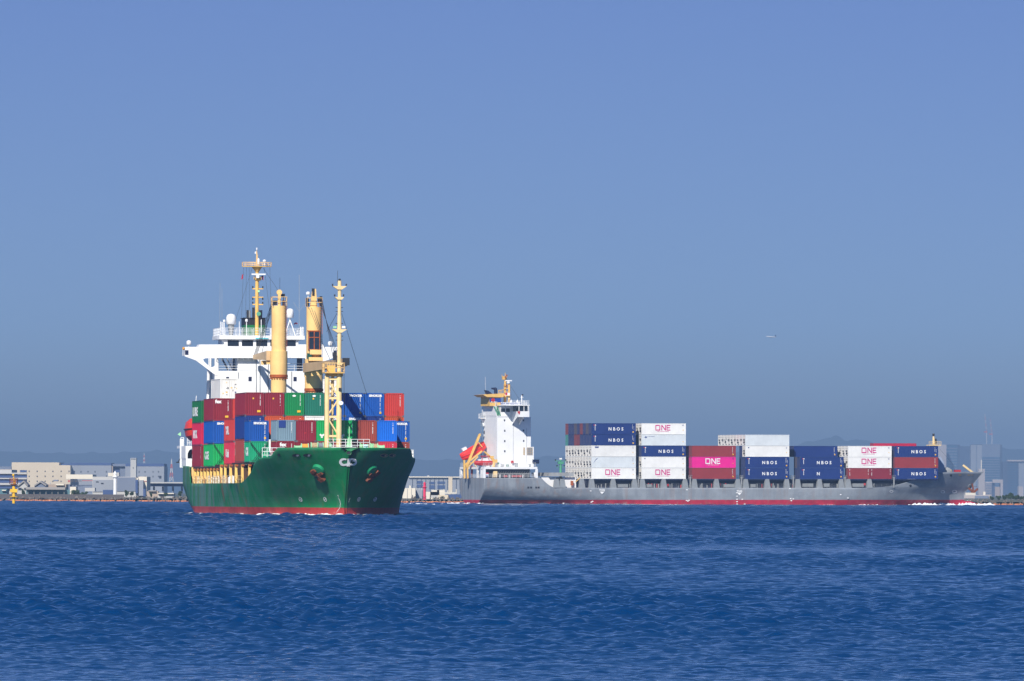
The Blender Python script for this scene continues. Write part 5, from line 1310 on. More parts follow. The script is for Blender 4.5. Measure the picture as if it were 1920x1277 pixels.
# funnel
f0, f1 = ky(*z9(622, 650), -4), ky(*z9(815, 440), -4)
zt2 = f1.z; z_pl = ky(*z9(815, 498), -4).z; z_bd0 = ky(*z9(815, 587), -4).z; z_bd1 = ky(*z9(815, 515), -4).z
b = MB(); b.span((f0.x, -4, a2.z), (f1.x, 4, z_bd0)); b.span((f0.x, -4, z_bd1), (f1.x, 4, z_pl)); b.span((f0.x + 0.02, -3.97, z_bd0), (f1.x - 0.02, 3.97, z_bd1), 0)
b.prism([(f0.x - 0.8, -4.4, z_pl), (f1.x + 0.6, -4.4, z_pl), (f1.x + 0.6, -4.4, zt2 + 0.1), (f0.x - 1.9, -4.4, zt2 - 0.3)], (0, 8.8, 0))
fun2 = b.build('funnel', M['yellow'], grey_ship)
o = MB().span((f0.x - 0.03, -4.03, z_bd0), (f1.x + 0.0, -3.98, z_bd1)).build('funnel_band', M['blue'], fun2)
cx_ = f0.x + (f1.x - f0.x) * 0.29; zc_ = (z_bd0 + z_bd1) / 2; rr_ = (z_bd1 - z_bd0) / 2
MB().lathe([(rr_, 0), (rr_, 0.04)], (cx_, -4.04, zc_), 20, 0, Matrix.Rotation(R(90), 3, 'X')).build('funnel_emblem', M['red'], o)
MB().box((cx_, -4.06, z_bd0 + 0.12), (1.1, 0.04, 0.3)).build('emblem_base', M['white'], o)
b = MB(); p = ky(*z9(565, 440), 1.0); e = ky(*z9(552, 380), 1.0)
b.prism([ky(*z9(*v), 1.0) for v in ((548, 378), (605, 392), (668, 440), (572, 448))], (0, 1.2, 0)); b.build('exhaust_pipe', M['navy'], fun2)
b = MB(); p, q, r_ = ky(*z9(725, 440), -2), ky(*z9(722, 362), -2), ky(*z9(652, 350), -2); b.bar(p, q, 0.42, 12).bar(q + Vector((0, 0, 0.1)), r_, 0.36, 12, r2=0.2).lathe([(0.1, -0.44), (0.40, -0.2), (0.45, 0), (0.40, 0.2), (0.1, 0.44)], q, 12); b.build('exhaust_pipe', M['navy'], fun2)
MB().bar(ky(*z9(552, 450), 2), ky(*z9(545, 150), 2), 0.03, 5).build('whip_aerial', M['white'], fun2)
# mast
b = MB(); p, q = ky(*z9(887, 585), -2), ky(*z9(888, 85), -2)
b.bar(p, p.lerp(q, 0.8), 0.28, 10).bar(p.lerp(q, 0.8), q, 0.10, 6)
for zx in (865, 945, 962): u, v = ky(*z9(zx, 585), -3.5 if zx > 900 else -1), ky(*z9(zx if zx > 900 else 872, 270), -2.5); b.bar(u, v, 0.13, 6)
for zy in (290, 350, 410, 470, 530): u, v = ky(*z9(862, zy), -2.6), ky(*z9(965, zy), -2.6); b.beam(u, v, 0.12, 0.16)
for zy in (290, 410): u, v = ky(*z9(862, zy), -2.6), ky(*z9(965, zy + 60), -2.6); b.bar(u, v, 0.08, 5)
b.box(ky(*z9(872, 170), -2), (1.1, 0.8, 0.9)); b.bar(ky(*z9(832, 150), -2), ky(*z9(860, 165), -2), 0.07, 5).bar(ky(*z9(832, 150), -2), ky(*z9(832, 115), -2), 0.06, 5)
for zx in (775, 800, 830): b.bar(ky(*z9(zx, 440), -2), ky(*z9(zx, 375), -2), 0.07, 5)
b.beam(ky(*z9(765, 385), -2), ky(*z9(865, 372), -2), 0.12, 0.14)
b.span(ky(*z9(820, 500), -3.5), ky(*z9(925, 480), -1))
mast2 = b.build('main_mast', M['yellow'], grey_ship)
u, v = ky(*z9(885, 222), -2.8), ky(*z9(1000, 213), -2.8); MB().span((u.x, -2.9, u.z - 0.05), (v.x, -2.7, v.z + 0.08)).box(ky(*z9(938, 245), -2.8), (0.6, 0.5, 0.5)).build('radar_scanner', M['white'], mast2)
b = MB()
for zx, zy in ((915, 130), (908, 300), (890, 155), (962, 455), (840, 455)): b.box(ky(*z9(zx, zy), -2.9), (0.3, 0.3, 0.5))
b.build('navigation_light', M['rust'], mast2)
MB().bar(ky(*z9(970, 300), -2), ky(*z9(1165, 590), -5), 0.03, 4).bar(ky(*z9(970, 330), -2), ky(*z9(1010, 560), -4), 0.02, 4).build('stay', M['cable'], mast2)
b = MB(); u, v = ky(*z9(882, 468), -4.5), ky(*z9(968, 425), -4.5); b.span((u.x, -4.5, u.z), (v.x, -4.46, v.z))
p = ky(*z9(905, 443), -4.53); b.lathe([(0.33, 0), (0.33, 0.03)], (p.x, -4.51, p.z), 14, 1, Matrix.Rotation(R(90), 3, 'X'))
tag(b.build('courtesy_flag', [M['white'], M['red']], None, NM), 'white flag with a red disc flying beside the grey ship\'s mast', 'flag')

# ---------------- poop
b = MB(); ZU0 = ky(960, 879.6, -11).z
b.span((-LG + 0.1, -11, ZU0), (ky(1007.6, 876, -11).x, 11, ZU))
for q in (1428, 535): p = ky(*z10(q, 700), -11); b.span((p.x - 0.35, -10.98, ZP - 0.05), (p.x + 0.3, -10.5, ZU0))
for q, w in ((125, 0.6), (415, 0.5), (478, 0.4), (500, 0.3)): p = kx(*z10(q, 700), -LG + 0.3); b.span((-LG + 0.15, p.y - w, ZP - 0.05), (-LG + 0.6, p.y + w, ZU0))
poop = b.build('poop_canopy', M['white'], grey_ship)
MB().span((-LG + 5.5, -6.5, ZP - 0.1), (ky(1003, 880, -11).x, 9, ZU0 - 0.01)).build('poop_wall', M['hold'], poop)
b = MB(); p, q = ky(*z10(760, 715), -10.2), ky(*z10(1320, 662), -10.2)
b.span((p.x, -10.2, p.z), (q.x, -9.6, p.z + 0.12)); b.span((p.x, -10.2, q.z - 0.1), (q.x, -9.6, q.z))
for i in range(15): xx = p.x + (q.x - p.x) * i / 14; b.beam((xx, -10.2, p.z), (min(xx + 0.5, q.x), -10.2, q.z), 0.06, 0.08)
b.build('stowed_gangway', M['steel'], grey_ship)
side_box(z10(688, 778), z10(752, 668), -10.4, 0.8, 'hose_reel', M['paleyellow'], grey_ship)
b = MB()
for q in (797, 965, 1188): p = ky(*z10(q, 760), -10.6); b.bar((p.x, -10.6, ZP), (p.x, -10.6, ZP + 0.9), 0.14, 8)
p = ky(*z10(1402, 735), -10.5); b.box((p.x, -10.5, p.z), (0.7, 0.4, 1.3)); b.build('mooring_bollard', M['white'], grey_ship)
for q in (890, 1050, 1110): p = ky(*z10(q, 755), -9.9); MB().box((p.x, -9.9, ZP + 0.45), (1.6 if q > 900 else 0.9, 0.5, 0.5)).build('mooring_roller', M['red'], grey_ship)
b = MB()
p = kx(*z10(318, 680), -LG + 1.2); b.bar((p.x, p.y, ZP), (p.x, p.y, ky(*z10(318, 580), -5).z), 0.28, 8); b.build('stern_winch', M['red'], grey_ship)
MB().rail([(-LG + 0.15, 10.8, ZP), (-LG + 0.15, -10.9, ZP), (ky(1005, 890, -11).x, -11.0, ZP)], 1.0, 3, 1.1, 0.035).build('poop_railing', M['white'], grey_ship)
MB().rail([(-LG + 0.3, 10.6, ZU), (-LG + 0.3, -10.8, ZU), (ky(1005, 870, -11).x, -10.8, ZU)], 1.05, 3, 1.1, 0.03).build('deck_railing', M['white'], grey_ship)
b = MB(); rr = random.Random(5)
for i in range(16): q = rr.uniform(640, 1340); p = ky(*z10(q, 590), -8); hh = rr.uniform(0.5, 1.2); b.box((p.x, -8, ZU + hh / 2), (rr.uniform(0.3, 0.9), 0.5, hh), rr.choice([0, 0, 1, 2, 3]))
b.build('deck_locker', [M['white'], M['hold'], M['greenmast'], M['steel']], grey_ship)
p = ky(*z10(1005, 515), -6.2); MB().lathe([(0.38, 0), (0.38, 0.3)], p, 14, 0, Matrix.Rotation(R(90), 3, 'X')).build('hose_reel', M['red'], grey_ship)
p = ky(*z10(1410, 510), -8); MB().lathe([(0.5, -0.8), (0.5, 0.8)], p, 14, 0, Matrix.Rotation(R(90), 3, 'Y')).box(p + Vector((0, 0, 0.55)), (1.8, 1, 0.1)).bar((p.x, -8, ZU), p, 0.1).build('liferaft_canister', M['navy'], grey_ship)
b = MB(); u, v = ky(*z10(548, 762), -10.8), ky(*z10(605, 695), -10.8); dz = (v.z - u.z) / 3
for i in range(3): b.span((u.x, -10.8, u.z + dz * i), (v.x, -10.77, u.z + dz * (i + 1)), i)
tag(b.build('ensign', [M['blue'], M['white'], M['red']], None, NM), 'red, white and blue flag hanging at the grey ship\'s poop railing', 'flag')
# stern davit with its boat
YD = 2.0
def dv(zx, zy, y): return ky(*z10(zx, zy), y)
b = MB()
for y in (-0.2, 4.2):
    b.beam(dv(222, 600, y), dv(452, 40, y), 0.5, 0.55); b.beam(dv(185, 480, y), dv(190, 795, y), 0.45, 0.45); b.beam(dv(240, 560, y), dv(245, 795, y), 0.4, 0.4)
    b.beam(dv(200, 560, y), dv(490, 325, y), 0.3, 0.4); b.beam(dv(240, 610, y), dv(420, 420, y), 0.25, 0.3); b.beam(dv(335, 490, y), dv(395, 600, y), 0.2, 0.2); b.beam(dv(420, 165, y), dv(495, 260, y), 0.2, 0.2); b.beam(dv(185, 620, y), dv(300, 520, y), 0.2, 0.2)
    b.beam(dv(190, 660, y), dv(245, 560, y), 0.2, 0.2)
b.beam(dv(452, 40, -0.2), dv(452, 40, 4.2), 0.4, 0.4); b.beam(dv(300, 400, -0.4), dv(300, 400, 4.4), 0.3, 0.3); b.beam(dv(222, 600, -0.2), dv(222, 600, 4.2), 0.35, 0.35)
b.build('boat_davit', M['yellow'], grey_ship)
u, v = dv(195, 420, YD), dv(488, 262, YD); cc = (u + v) / 2 + Vector((0, 0, 0.15))
ob, _m = lifeboat(k, cc, 7.4, 3.0, 3.0, 'lifeboat', 'bright red free-fall lifeboat tilted in the yellow stern davit', None, mat('boat_red', (0.80, 0.028, 0.018), 0.35, 0.5, var=0.05), 0.0, -math.atan2(v.z - u.z, v.x - u.x))
MB().box((-2.0, 0, 1.7), (1.3, 1.2, 0.7)).build('steering_cupola', M['white'], ob)
u = dv(522, 530, -8.0)
ob, _m = lifeboat(k, (u.x, -8.0, ZU + 1.0), 5.2, 1.9, 1.5, 'rescue_boat', 'small red and white rescue boat on the deck behind the white house', None, M['red'])
b = MB().box((0.3, 0, 0.9), (1.6, 1.2, 0.7)); b.box((-1.2, 0, 0.75), (0.7, 0.9, 0.5)); b.build('boat_console', M['white'], ob)
b = MB()
for xx in (-0.5, 1.1): b.bar((xx, -0.6, 0.9), (xx, -0.6, 1.75), 0.08).bar((xx, 0.6, 0.9), (xx, 0.6, 1.75), 0.08)
b.box((0.3, 0, 1.8), (2.2, 1.3, 0.2)); b.build('boat_roof', M['red'], ob)
b = MB().bar((dv(690, 0, -8.3).x, -8.3, ZU), dv(700, 500, -8.3), 0.4, 10); b.beam(dv(735, 520, -8.3), dv(530, 335, -8.3), 0.5, 0.6, w2=0.3, h2=0.35); b.box(dv(660, 430, -8.3), (0.9, 0.5, 0.6)); b.box(dv(715, 500, -8.3), (1.0, 0.8, 0.9)); b.bar(dv(640, 450, -8.5), dv(705, 540, -8.5), 0.12)
b.build('boat_crane', M['yellow'], grey_ship)

# writing and marks on the hull
b = MB(); fm_ = lambda y, z: face_m((-LG - 0.02, y, z), (0, -1, 0), (0, 0, 1))
zc = lambda zy: kx(*z10(312, zy), -LG).z
put_text(b, 'NEW MINGZHOU 18', 1.15, fm_(kx(*z10(312, 0), -LG).y, zc(888)), 0, 0.03, 1.0, sx=0.92)
for w_, zy, n in ((4.0, 930, 8), (2.9, 972, 7)):
    for i in range(n): b.box((-LG - 0.02, kx(*z10(312, 0), -LG).y - w_ / 2 + w_ * (i + 0.5) / n, zc(zy)), (0.03, w_ / n * 0.6, 0.42 if n == 8 else 0.3))
b.build('stern_lettering', M['mark'], grey_ship)
def mark_on_side(name, build):
    b = MB(); build(b); return b.build(name, M['mark'], grey_ship)
for q in (z4(388, 660), z4(1512, 668)):
    p = ky(*q, -11.84)
    b = MB(); put_text(b, 'TUG', 0.72, face_m((p.x, -11.84, p.z + 0.05), (1, 0, 0), (0, 0, 1)), 0, 0.03, 1.1)
    b.prism([(p.x - 0.65, -11.83, p.z - 0.1), (p.x + 0.65, -11.83, p.z - 0.1), (p.x, -11.83, p.z - 0.75)], (0, -0.03, 0)); b.build('tug_mark', M['mark'], grey_ship)
b = MB()
for (zx, zy) in ((295, 657), (1082, 648), (1490, 672), (1492, 700), (1492, 725), (1492, 765), (1492, 745), (1090, 740), (1080, 735), (1100, 733), (1535, 725), (1555, 765), (310, 742), (300, 748), (72, 758), (208, 772)):
    p = ky(*z4(zx, zy), -11.84); b.box((p.x, -11.84, p.z), (0.45, 0.03, 0.22))
for (zx, zy) in ((165, 585), (170, 660), (190, 662), (175, 675), (600, 655), (545, 630)): p = ky(*z5(zx, zy), -11.84); b.box((p.x, -11.84, p.z), (0.4, 0.03, 0.25))
b.build('load_mark', M['mark'], grey_ship)
ksd = lambda p: -1
for q in (686, 710, 754, 775): hull_patch(KH, k, 'hull_port', [[z3(q - 8, 1060), z3(q + 8, 1060), z3(q + 8, 1075), z3(q - 8, 1075)]], ksd, M['dark'], grey_ship, 0.05, (100, 142))
for zx, zy, r in ((1310, 608, 16), (1398, 606, 18), (925, 605, 14)):
    hull_patch(KH, k, 'thruster_mark', [[z5(*v) for v in q] for q in ring(zx, zy, r, r * 0.7, 4, 0, 360, 8)], ksd, M['mark'], grey_ship, 0.06, (0.5, 60))
for zx, zy, r in ((1372, 485, 9), (1068, 563, 9)):
    hull_patch(KH, k, 'fairlead', [[z5(zx + r * math.cos(R(t)), zy + r * math.sin(R(t))) for t in range(0, 360, 40)]], ksd, M['dark'], grey_ship, 0.06, (0.5, 60))
for zx, zy, r in ((1438, 482, 13), (1505, 483, 12), (1530, 482, 10)):
    hull_patch(KH, k, 'fairlead', [[z5(zx + r * math.cos(R(t)), zy + r * 0.5 * math.sin(R(t))) for t in range(0, 360, 40)]], ksd, M['rope_tan'], grey_ship, 0.06, (0.3, 60))
MB().lathe([(0.1, -12), (0.9, -9), (1.25, -6), (1.2, -4), (0.85, -2.6), (0.35, -2.05), (0.02, -1.9)], (0, 0, -0.25), 16, 0, Matrix.Rotation(R(90), 3, 'Y')).build('bulb', mat('wet_red_paint', (0.46, 0.02, 0.045), 0.25, 0.5), grey_ship, None, True)
P, N = KH.find(k, *z5(1512, 568), -1, 1, 25)
MB().lathe([(0.75, -0.5), (0.75, 0.05), (0.6, 0.2), (0.3, 0.25)], P + N * 0.05, 16, 0, N.to_track_quat('Z', 'Y').to_matrix()).build('hawse_bolster', mat('bolster_grey', (0.12, 0.14, 0.16)), grey_ship)
b = MB(); P = P + N * 0.6 + Vector((0.6, 0, -0.4))
b.beam(P + Vector((-0.3, 0, 1.4)), P + Vector((0.1, 0, -0.8)), 0.35, 0.35); b.beam(P + Vector((-1.3, 0, 0.1)), P + Vector((0.2, 0, -0.9)), 0.45, 0.5); b.beam(P + Vector((0.2, 0, -0.9)), P + Vector((1.3, 0, 0.0)), 0.45, 0.5); b.box(P + Vector((-0.2, 0, -0.8)), (0.8, 0.6, 0.5)); b.build('anchor', M['anchor'], grey_ship)
# bow gear
p = ky(*z5(1243, 262), 0); q = ky(*z5(1241, 172), 0)
b = MB().bar((p.x, 0, 4.9), p, 0.4, 10).bar(p, p.lerp(q, 0.75), 0.36, 10, r2=0.28).bar(p.lerp(q, 0.75), q, 0.12, 8); b.box(p + Vector((0, 0, 0.1)), (3.4, 2.2, 0.25)).box(p - Vector((0, 0, 0.5)), (1.6, 1.4, 1.0)); 
fm2 = b.build('foremast', M['paleyellow'], grey_ship)
MB().rail([(p.x - 1.7, -1.05, p.z + 0.2), (p.x + 1.7, -1.05, p.z + 0.2)], 0.9, 2, 0.6, 0.05).build('mast_railing', M['paleyellow'], fm2)
MB().box(p.lerp(q, 0.9), (0.5, 0.4, 0.6)).box(p.lerp(q, 0.35) + Vector((0.6, 0, 0)), (0.4, 0.4, 1.4)).build('mast_light', M['dark'], fm2)
MB().bar(ky(*z5(1290, 290), 0), ky(*z5(1410, 430), 0), 0.03, 4).build('stay', M['cable'], fm2)
a, c = ky(*z5(1280, 470), -5), ky(*z5(1300, 345), -5)
MB().prism([(a.x, -5, 4.9), (a.x + 1.6, -5, 4.9), (a.x + 1.6, -5, c.z - 1.8), (a.x + 0.6, -5, c.z), (a.x, -5, c.z)], (0, 10, 0)).build('breakwater', [mat('breakwater_paint', (0.30, 0.36, 0.48), 0.5)], grey_ship)
b = MB().beam(ky(*z5(1463, 410), 0), ky(*z5(1536, 466), 0), 0.45, 0.5); b.build('stowed_boom', M['paleyellow'], grey_ship)
b = MB()
p = ky(*z5(1420, 458), -2); b.box(p, (1.6, 1.2, 1.0)); b.build('windlass', M['red'], grey_ship)
p = ky(*z5(1338, 452), -3); o = MB().lathe([(0.3, -1), (0.95, -0.95), (0.95, 0.9), (0.3, 1)], p, 12, 0, Matrix.Rotation(R(90), 3, 'X')).box(p - Vector((0, 0, 1)), (2.2, 1.6, 1.2)).build('mooring_winch', M['steel'], grey_ship)
p = ky(*z5(1355, 455), -3); MB().lathe([(0.3, -0.8), (0.7, -0.75), (0.7, 0.7), (0.3, 0.8)], p, 12, 0, Matrix.Rotation(R(90), 3, 'X')).build('mooring_winch', M['rope_tan'], grey_ship)

# ---------------- containers of the grey ship
KG = 'containers on the grey ship'
CP = 2.505; YC = -11.3 + W2; TP = 2.911
bays = ['beside the white house', 'second bay from the white house', 'third bay from the white house', 'middle bay with the tall white top row', 'x', 'second bay from the bow', 'bay beside the bow']
bay_l = ['tall stack beside the white house', 'second tall stack', 'low stack after the tall ones', 'stack topped by white boxes', 'all-blue stack', 'second stack from the bow', 'last stack before the bow']
tier_l = ['bottom', 'second', 'third', 'fourth', 'top']
X0 = [k.at_y((a, 860), -11.3)[0] for a, _ in edges]
def side_text(colour, style):
    return {'nbos': 'lettered NBOS', 'n': 'lettered with a single N', 'one': 'lettered ONE in magenta', 'one_white': 'lettered ONE in white', 'tag': 'with a dark name tag', 'swoosh': 'with a blue swoosh', 'bird': 'with a small blue bird mark', 'small': 'with a tiny dark mark'}.get(style, 'plain')
def kbox(bay, col, tier, colour, style, kind='dry', unit=None, label=None, dx=0.0, dz=0.0, L=12.19, top=None):
    z = ZB + tier * TP + dz
    if label is None:
        t = 'top' if tier == top else tier_l[tier]
        kind_w = 'cooled container' if kind == 'reefer' else 'container'
        if col == 0: label = f'{colour} {kind_w} {side_text(colour, style)}, {t} row, {bay_l[bay]}'
        else: label = f'{colour} {kind_w}, {ORD[col]} from starboard, {t} row, {bay_l[bay]}'
    return container(k, X0[bay] + L / 2 + dx, YC + col * CP, z, L, H9, colour, kind, style, label, KG, unit)
e5 = ['navy', 'purple grey', 'navy', 'rust red', 'navy', 'purple grey', 'navy', 'navy', 'rust red']
e4 = ['navy', 'navy', 'navy', 'navy', 'maroon', 'rust red', 'navy', 'navy', 'teal']
for c in range(9):
    kbox(0, c, 4, e5[c], 'nbos' if c == 0 else None, top=4)
    kbox(0, c, 3, e4[c], 'nbos' if c == 0 else None)
    for t, (st, cl) in enumerate((('one', 'white'), ('swoosh', 'pale grey'), ('tag', 'white'))):
        kbox(0, c, t, cl if c == 0 else 'white', st if c == 0 else None, 'reefer', unit=(c * 3 + t * 5 + (c * t) % 3) % 4)
for t, (st, cl, kd) in enumerate((('one', 'white', 'reefer'), ('small', 'white', 'reefer'), ('nbos', 'navy', 'dry'), ('bird', 'pale grey', 'reefer'), ('one', 'white', 'reefer'))):
    kbox(1, 0, t, cl, st, kd, unit=None if kd == 'dry' else t % 4, top=4)
    if t == 4: kbox(1, 1, t, 'white', None, 'reefer', unit=1, top=4); kbox(1, 2, t, 'white', None, 'reefer', unit=3, top=4)
    else: kbox(1, 1, t, 'navy', None, 'dry')
for t, (st, cl) in enumerate((('plainside', 'rust red'), ('one_white', 'pink'), ('plainside', 'rust red'))):
    kbox(2, 0, t, cl, st, top=2); kbox(2, 1, t, 'pink' if t == 2 else ('rust red' if t == 0 else 'purple grey'), None, top=2)
kbox(2, 2, 2, 'pink', None, top=2)
for t, (st, cl, kd) in enumerate((('nbos', 'navy', 'dry'), ('nbos', 'navy', 'dry'), ('small', 'white', 'reefer'), ('plainside', 'pale grey', 'reefer'))):
    kbox(3, 0, t, cl, st if st != 'plainside' else 'code', kd, unit=None if kd == 'dry' else 0, top=3)
    if t < 3: kbox(3, 1, t, 'navy', None, top=3)
for c in range(1, 9): kbox(3, c, 3, 'white', None, 'reefer', unit=(c * 2 + 1) % 4 if c != 6 else 2, top=3)
kbox(4, 0, 0, 'navy', 'n'); kbox(4, 0, 1, 'navy', 'nbos')
kbox(4, 1, 0, 'navy', None); kbox(4, 1, 1, 'purple grey', None)
kbox(4, 2, 2, 'navy', 'plainside', label='plain dark blue container set back on top of the all-blue stack')
kbox(4, 3, 2, 'navy', None, top=2)
kbox(5, 0, 2, 'white', 'one', 'reefer', unit=0, top=2); kbox(5, 0, 1, 'white', 'one', 'reefer', unit=3)
for c in range(1, 4): kbox(5, c, 2, 'white', None, 'reefer', unit=c % 4, top=2)
kbox(5, 1, 1, 'white', None, 'reefer', unit=0)
kbox(5, 0, 0, 'rust red', 'code', L=6.06, label='short rust red container toward the stern, bottom row, second stack from the bow')
kbox(5, 0, 0, 'maroon', 'code', L=6.06, dx=6.13, label='short maroon container toward the bow, bottom row, second stack from the bow')
kbox(6, 0, 0, 'navy', 'nbos'); kbox(6, 0, 1, 'rust red', 'plainside'); kbox(6, 0, 2, 'navy', 'nbos', top=2)
kbox(6, 1, 0, 'navy', None); kbox(6, 1, 1, 'navy', None); kbox(6, 1, 2, 'purple grey', None, top=2)
kbox(6, 5, 2, 'magenta', None, dz=0.78, dx=-1.6, label='magenta container roof showing above the last stack before the bow')

# ================================================================== water
def water_material(name='sea_water'):
    m = bpy.data.materials.new(name); m.use_nodes = True
    n, l = m.node_tree.nodes, m.node_tree.links
    b = n['Principled BSDF']
    b.inputs['Base Color'].default_value = (0.0006, 0.030, 0.110, 1)
    b.inputs['Roughness'].default_value = 0.06; b.inputs['IOR'].default_value = 1.45; b.inputs['Specular IOR Level'].default_value = 0.5; b.inputs['Specular Tint'].default_value = (0.72, 0.95, 1.0, 1)
    tc = n.new('ShaderNodeTexCoord')
    sy = n.new('ShaderNodeSeparateXYZ'); l.new(tc.outputs['Object'], sy.inputs[0])          # the wind ruffles the open roads more than the lee by the pier
    ro = n.new('ShaderNodeMapRange'); ro.inputs['From Min'].default_value = 150; ro.inputs['From Max'].default_value = 1400; ro.inputs['To Min'].default_value = 0.03; ro.inputs['To Max'].default_value = 0.17
    l.new(sy.outputs['Y'], ro.inputs['Value']); l.new(ro.outputs[0], b.inputs['Roughness'])
    prev = None
    for sc, st, ds in ((2.2, (1.0, 0.7, 1), 0.09), (9.0, (1.0, 0.8, 1), 0.022)):
        mp = n.new('ShaderNodeMapping'); mp.inputs['Scale'].default_value = st; l.new(tc.outputs['Object'], mp.inputs['Vector'])
        z = n.new('ShaderNodeTexNoise'); z.inputs['Scale'].default_value = sc; z.inputs['Detail'].default_value = 4; z.inputs['Roughness'].default_value = 0.55
        l.new(mp.outputs[0], z.inputs['Vector'])
        bp = n.new('ShaderNodeBump'); bp.inputs['Strength'].default_value = 0.8; bp.inputs['Distance'].default_value = ds
        l.new(z.outputs['Fac'], bp.inputs['Height'])
        if prev: l.new(prev.outputs[0], bp.inputs['Normal'])
        prev = bp
    l.new(prev.outputs[0], b.inputs['Normal'])
    return m
m_water = water_material()
def wave_field(X, Y, spacing, seed=4):
    rs = np.random.RandomState(seed)
    Z = np.zeros_like(X); N = 130
    for i in range(N):
        lam = 0.2 * (9 / 0.2) ** ((i + rs.rand()) / N)
        ang = rs.normal(0.3, 1.15) - math.pi / 2
        kx_, ky_ = 2 * math.pi / lam * math.cos(ang), 2 * math.pi / lam * math.sin(ang)
        amp = WAVE * np.minimum(lam, np.minimum(0.08 + Y / 500, 2.3)) * (0.6 + 0.8 * rs.rand()) * (1.0 if lam < 6 else 6 / lam)
        fade = np.clip((lam / spacing - 1.8) / 1.5, 0, 1)
        if not fade.any(): continue
        s = np.sin(kx_ * X + ky_ * Y + rs.rand() * 6.283 + 0.8 * np.sin(X / (lam * 5.3) + i) )
        Z += amp * fade * (s + 0.3 * (s * s - 0.5))
    # gusts: patches of rougher and smoother water
    g_ = 0.95 + 0.38 * np.sin(X / 19 + 1.3 * np.sin(Y / 61)) * np.sin(Y / 41 + 0.9 * np.sin(X / 37)) + 0.22 * np.sin(X / 7.1 + Y / 29 + 2 * np.sin(Y / 83)) + 0.2 * np.sin(Y / 120 + np.sin(X / 60))
    g_ *= 0.30 + 0.70 * np.clip((Y - 130) / 75, 0, 1)
    return Z * g_
WAVE = 0.0112
def build_water():
    rows = [96.0]
    while rows[-1] < 2545: rows.append(rows[-1] * (1 + 1 / 1300.0))
    d = np.array(rows); nc = 680
    a = np.tan(np.linspace(R(-4.4), R(4.4), nc))
    X = d[:, None] * a[None, :]; Y = np.repeat(d[:, None], nc, 1)
    sp = np.maximum(np.repeat((d * (a[1] - a[0]))[:, None], nc, 1), np.repeat((d / 1300.0)[:, None], nc, 1))
    Z = wave_field(X, Y, sp)
    nr = len(d)
    co = np.stack([X, Y, Z], -1).reshape(-1, 3).astype(np.float32)
    # the wide calm sheet the waves fade into
    far = np.array([(-40000, -3000, -0.45), (40000, -3000, -0.45), (40000, 60000, -0.45), (-40000, 60000, -0.45)], np.float32)
    n0 = len(co); co = np.concatenate([co, far])
    idx = np.arange(nr * nc).reshape(nr, nc)
    q = np.stack([idx[:-1, :-1], idx[:-1, 1:], idx[1:, 1:], idx[1:, :-1]], -1).reshape(-1, 4)
    q = np.concatenate([q, [[n0, n0 + 1, n0 + 2, n0 + 3]]]).astype(np.int32)
    me = bpy.data.meshes.new('water')
    me.vertices.add(len(co)); me.vertices.foreach_set('co', co.ravel())
    me.loops.add(q.size); me.loops.foreach_set('vertex_index', q.ravel())
    me.polygons.add(len(q)); me.polygons.foreach_set('loop_start', np.arange(0, q.size, 4, dtype=np.int32))
    me.polygons.foreach_set('use_smooth', np.ones(len(q), bool))
    me.update(calc_edges=True)
    me.materials.append(m_water)
    o = add('water', me); o['kind'] = 'structure'
    return o
build_water()

# foam
m_foam = mat('sea_foam', (0.80, 0.83, 0.86), 0.9, 0.2, var=0.15, scale=3)
def foam(path, width, height, seed, name='foam', ragged=0.75):
    """broken crest of froth along a path of (x, y) points"""
    rs = random.Random(seed); b = MB()
    pts = [Vector((*p, 0)) for p in path]
    for a, c in zip(pts, pts[1:]):
        n = max(2, int((c - a).length / 0.16))
        for i in range(n):
            t = i / n; u = t
            if rs.random() > ragged: continue
            p = a.lerp(c, t) + Vector((rs.gauss(0, width * 0.25), rs.gauss(0, width * 0.6), 0))
            r = rs.uniform(0.2, 0.7) * height; w = rs.uniform(0.15, 0.6)
            b.lathe([(w, -0.2), (w * 0.9, r * 0.35), (w * 0.6, r * 0.75), (w * 0.2, r)], p + Vector((0, 0, 0.02)), 7, 0, Matrix.Rotation(rs.random() * 6.3, 3, 'Z') @ Matrix.Diagonal((1.4, 0.8, 1)))
    o = b.build(name, m_foam, None, None, smooth=True); o['kind'] = 'stuff'
    return o
def on_water(px, py):
    d = ray(px, py); t = -EYE / d[2]; q = EYE_P + d * t; return q[0], q[1]
def gw(s, side, off=0.3, hull=GH, m=GM):
    p = m @ Vector((-s, side * (hull.hb(s, 0.2) + off), 0)); return p.x, p.y
foam([gw(s, -1) for s in np.arange(4, 14, 1.0)], 0.3, 0.42, 1, ragged=0.5)
foam([gw(s, 1) for s in np.arange(4, 22, 1.0)], 0.3, 0.4, 2, ragged=0.4)
foam([gw(s, -1) for s in np.arange(17, 24, 1.0)], 0.35, 0.42, 3, ragged=0.5)
foam([gw(s, -1) for s in np.arange(30, 36, 1.0)], 0.35, 0.35, 4, ragged=0.45)
foam([gw(s, -1) for s in np.arange(40, 95, 3.0)], 0.3, 0.22, 5, ragged=0.25)
kw = lambda s, off=0.4: gw(s, -1, off, KH, NM)
foam([kw(s) for s in np.arange(4.6, 8, 1.0)] , 0.6, 0.7, 6)
foam([kw(s, 0.8) for s in np.arange(9, 24, 1.0)], 0.6, 1.1, 7, ragged=0.9)
foam([kw(s, 1.6) for s in np.arange(11, 26, 1.0)], 1.2, 0.5, 17, ragged=0.8)
foam([kw(s) for s in np.arange(28, 41, 1.0)], 0.5, 0.4, 8, ragged=0.5)
foam([kw(s) for s in np.arange(46, 52, 1.0)], 0.5, 0.22, 9, ragged=0.25)
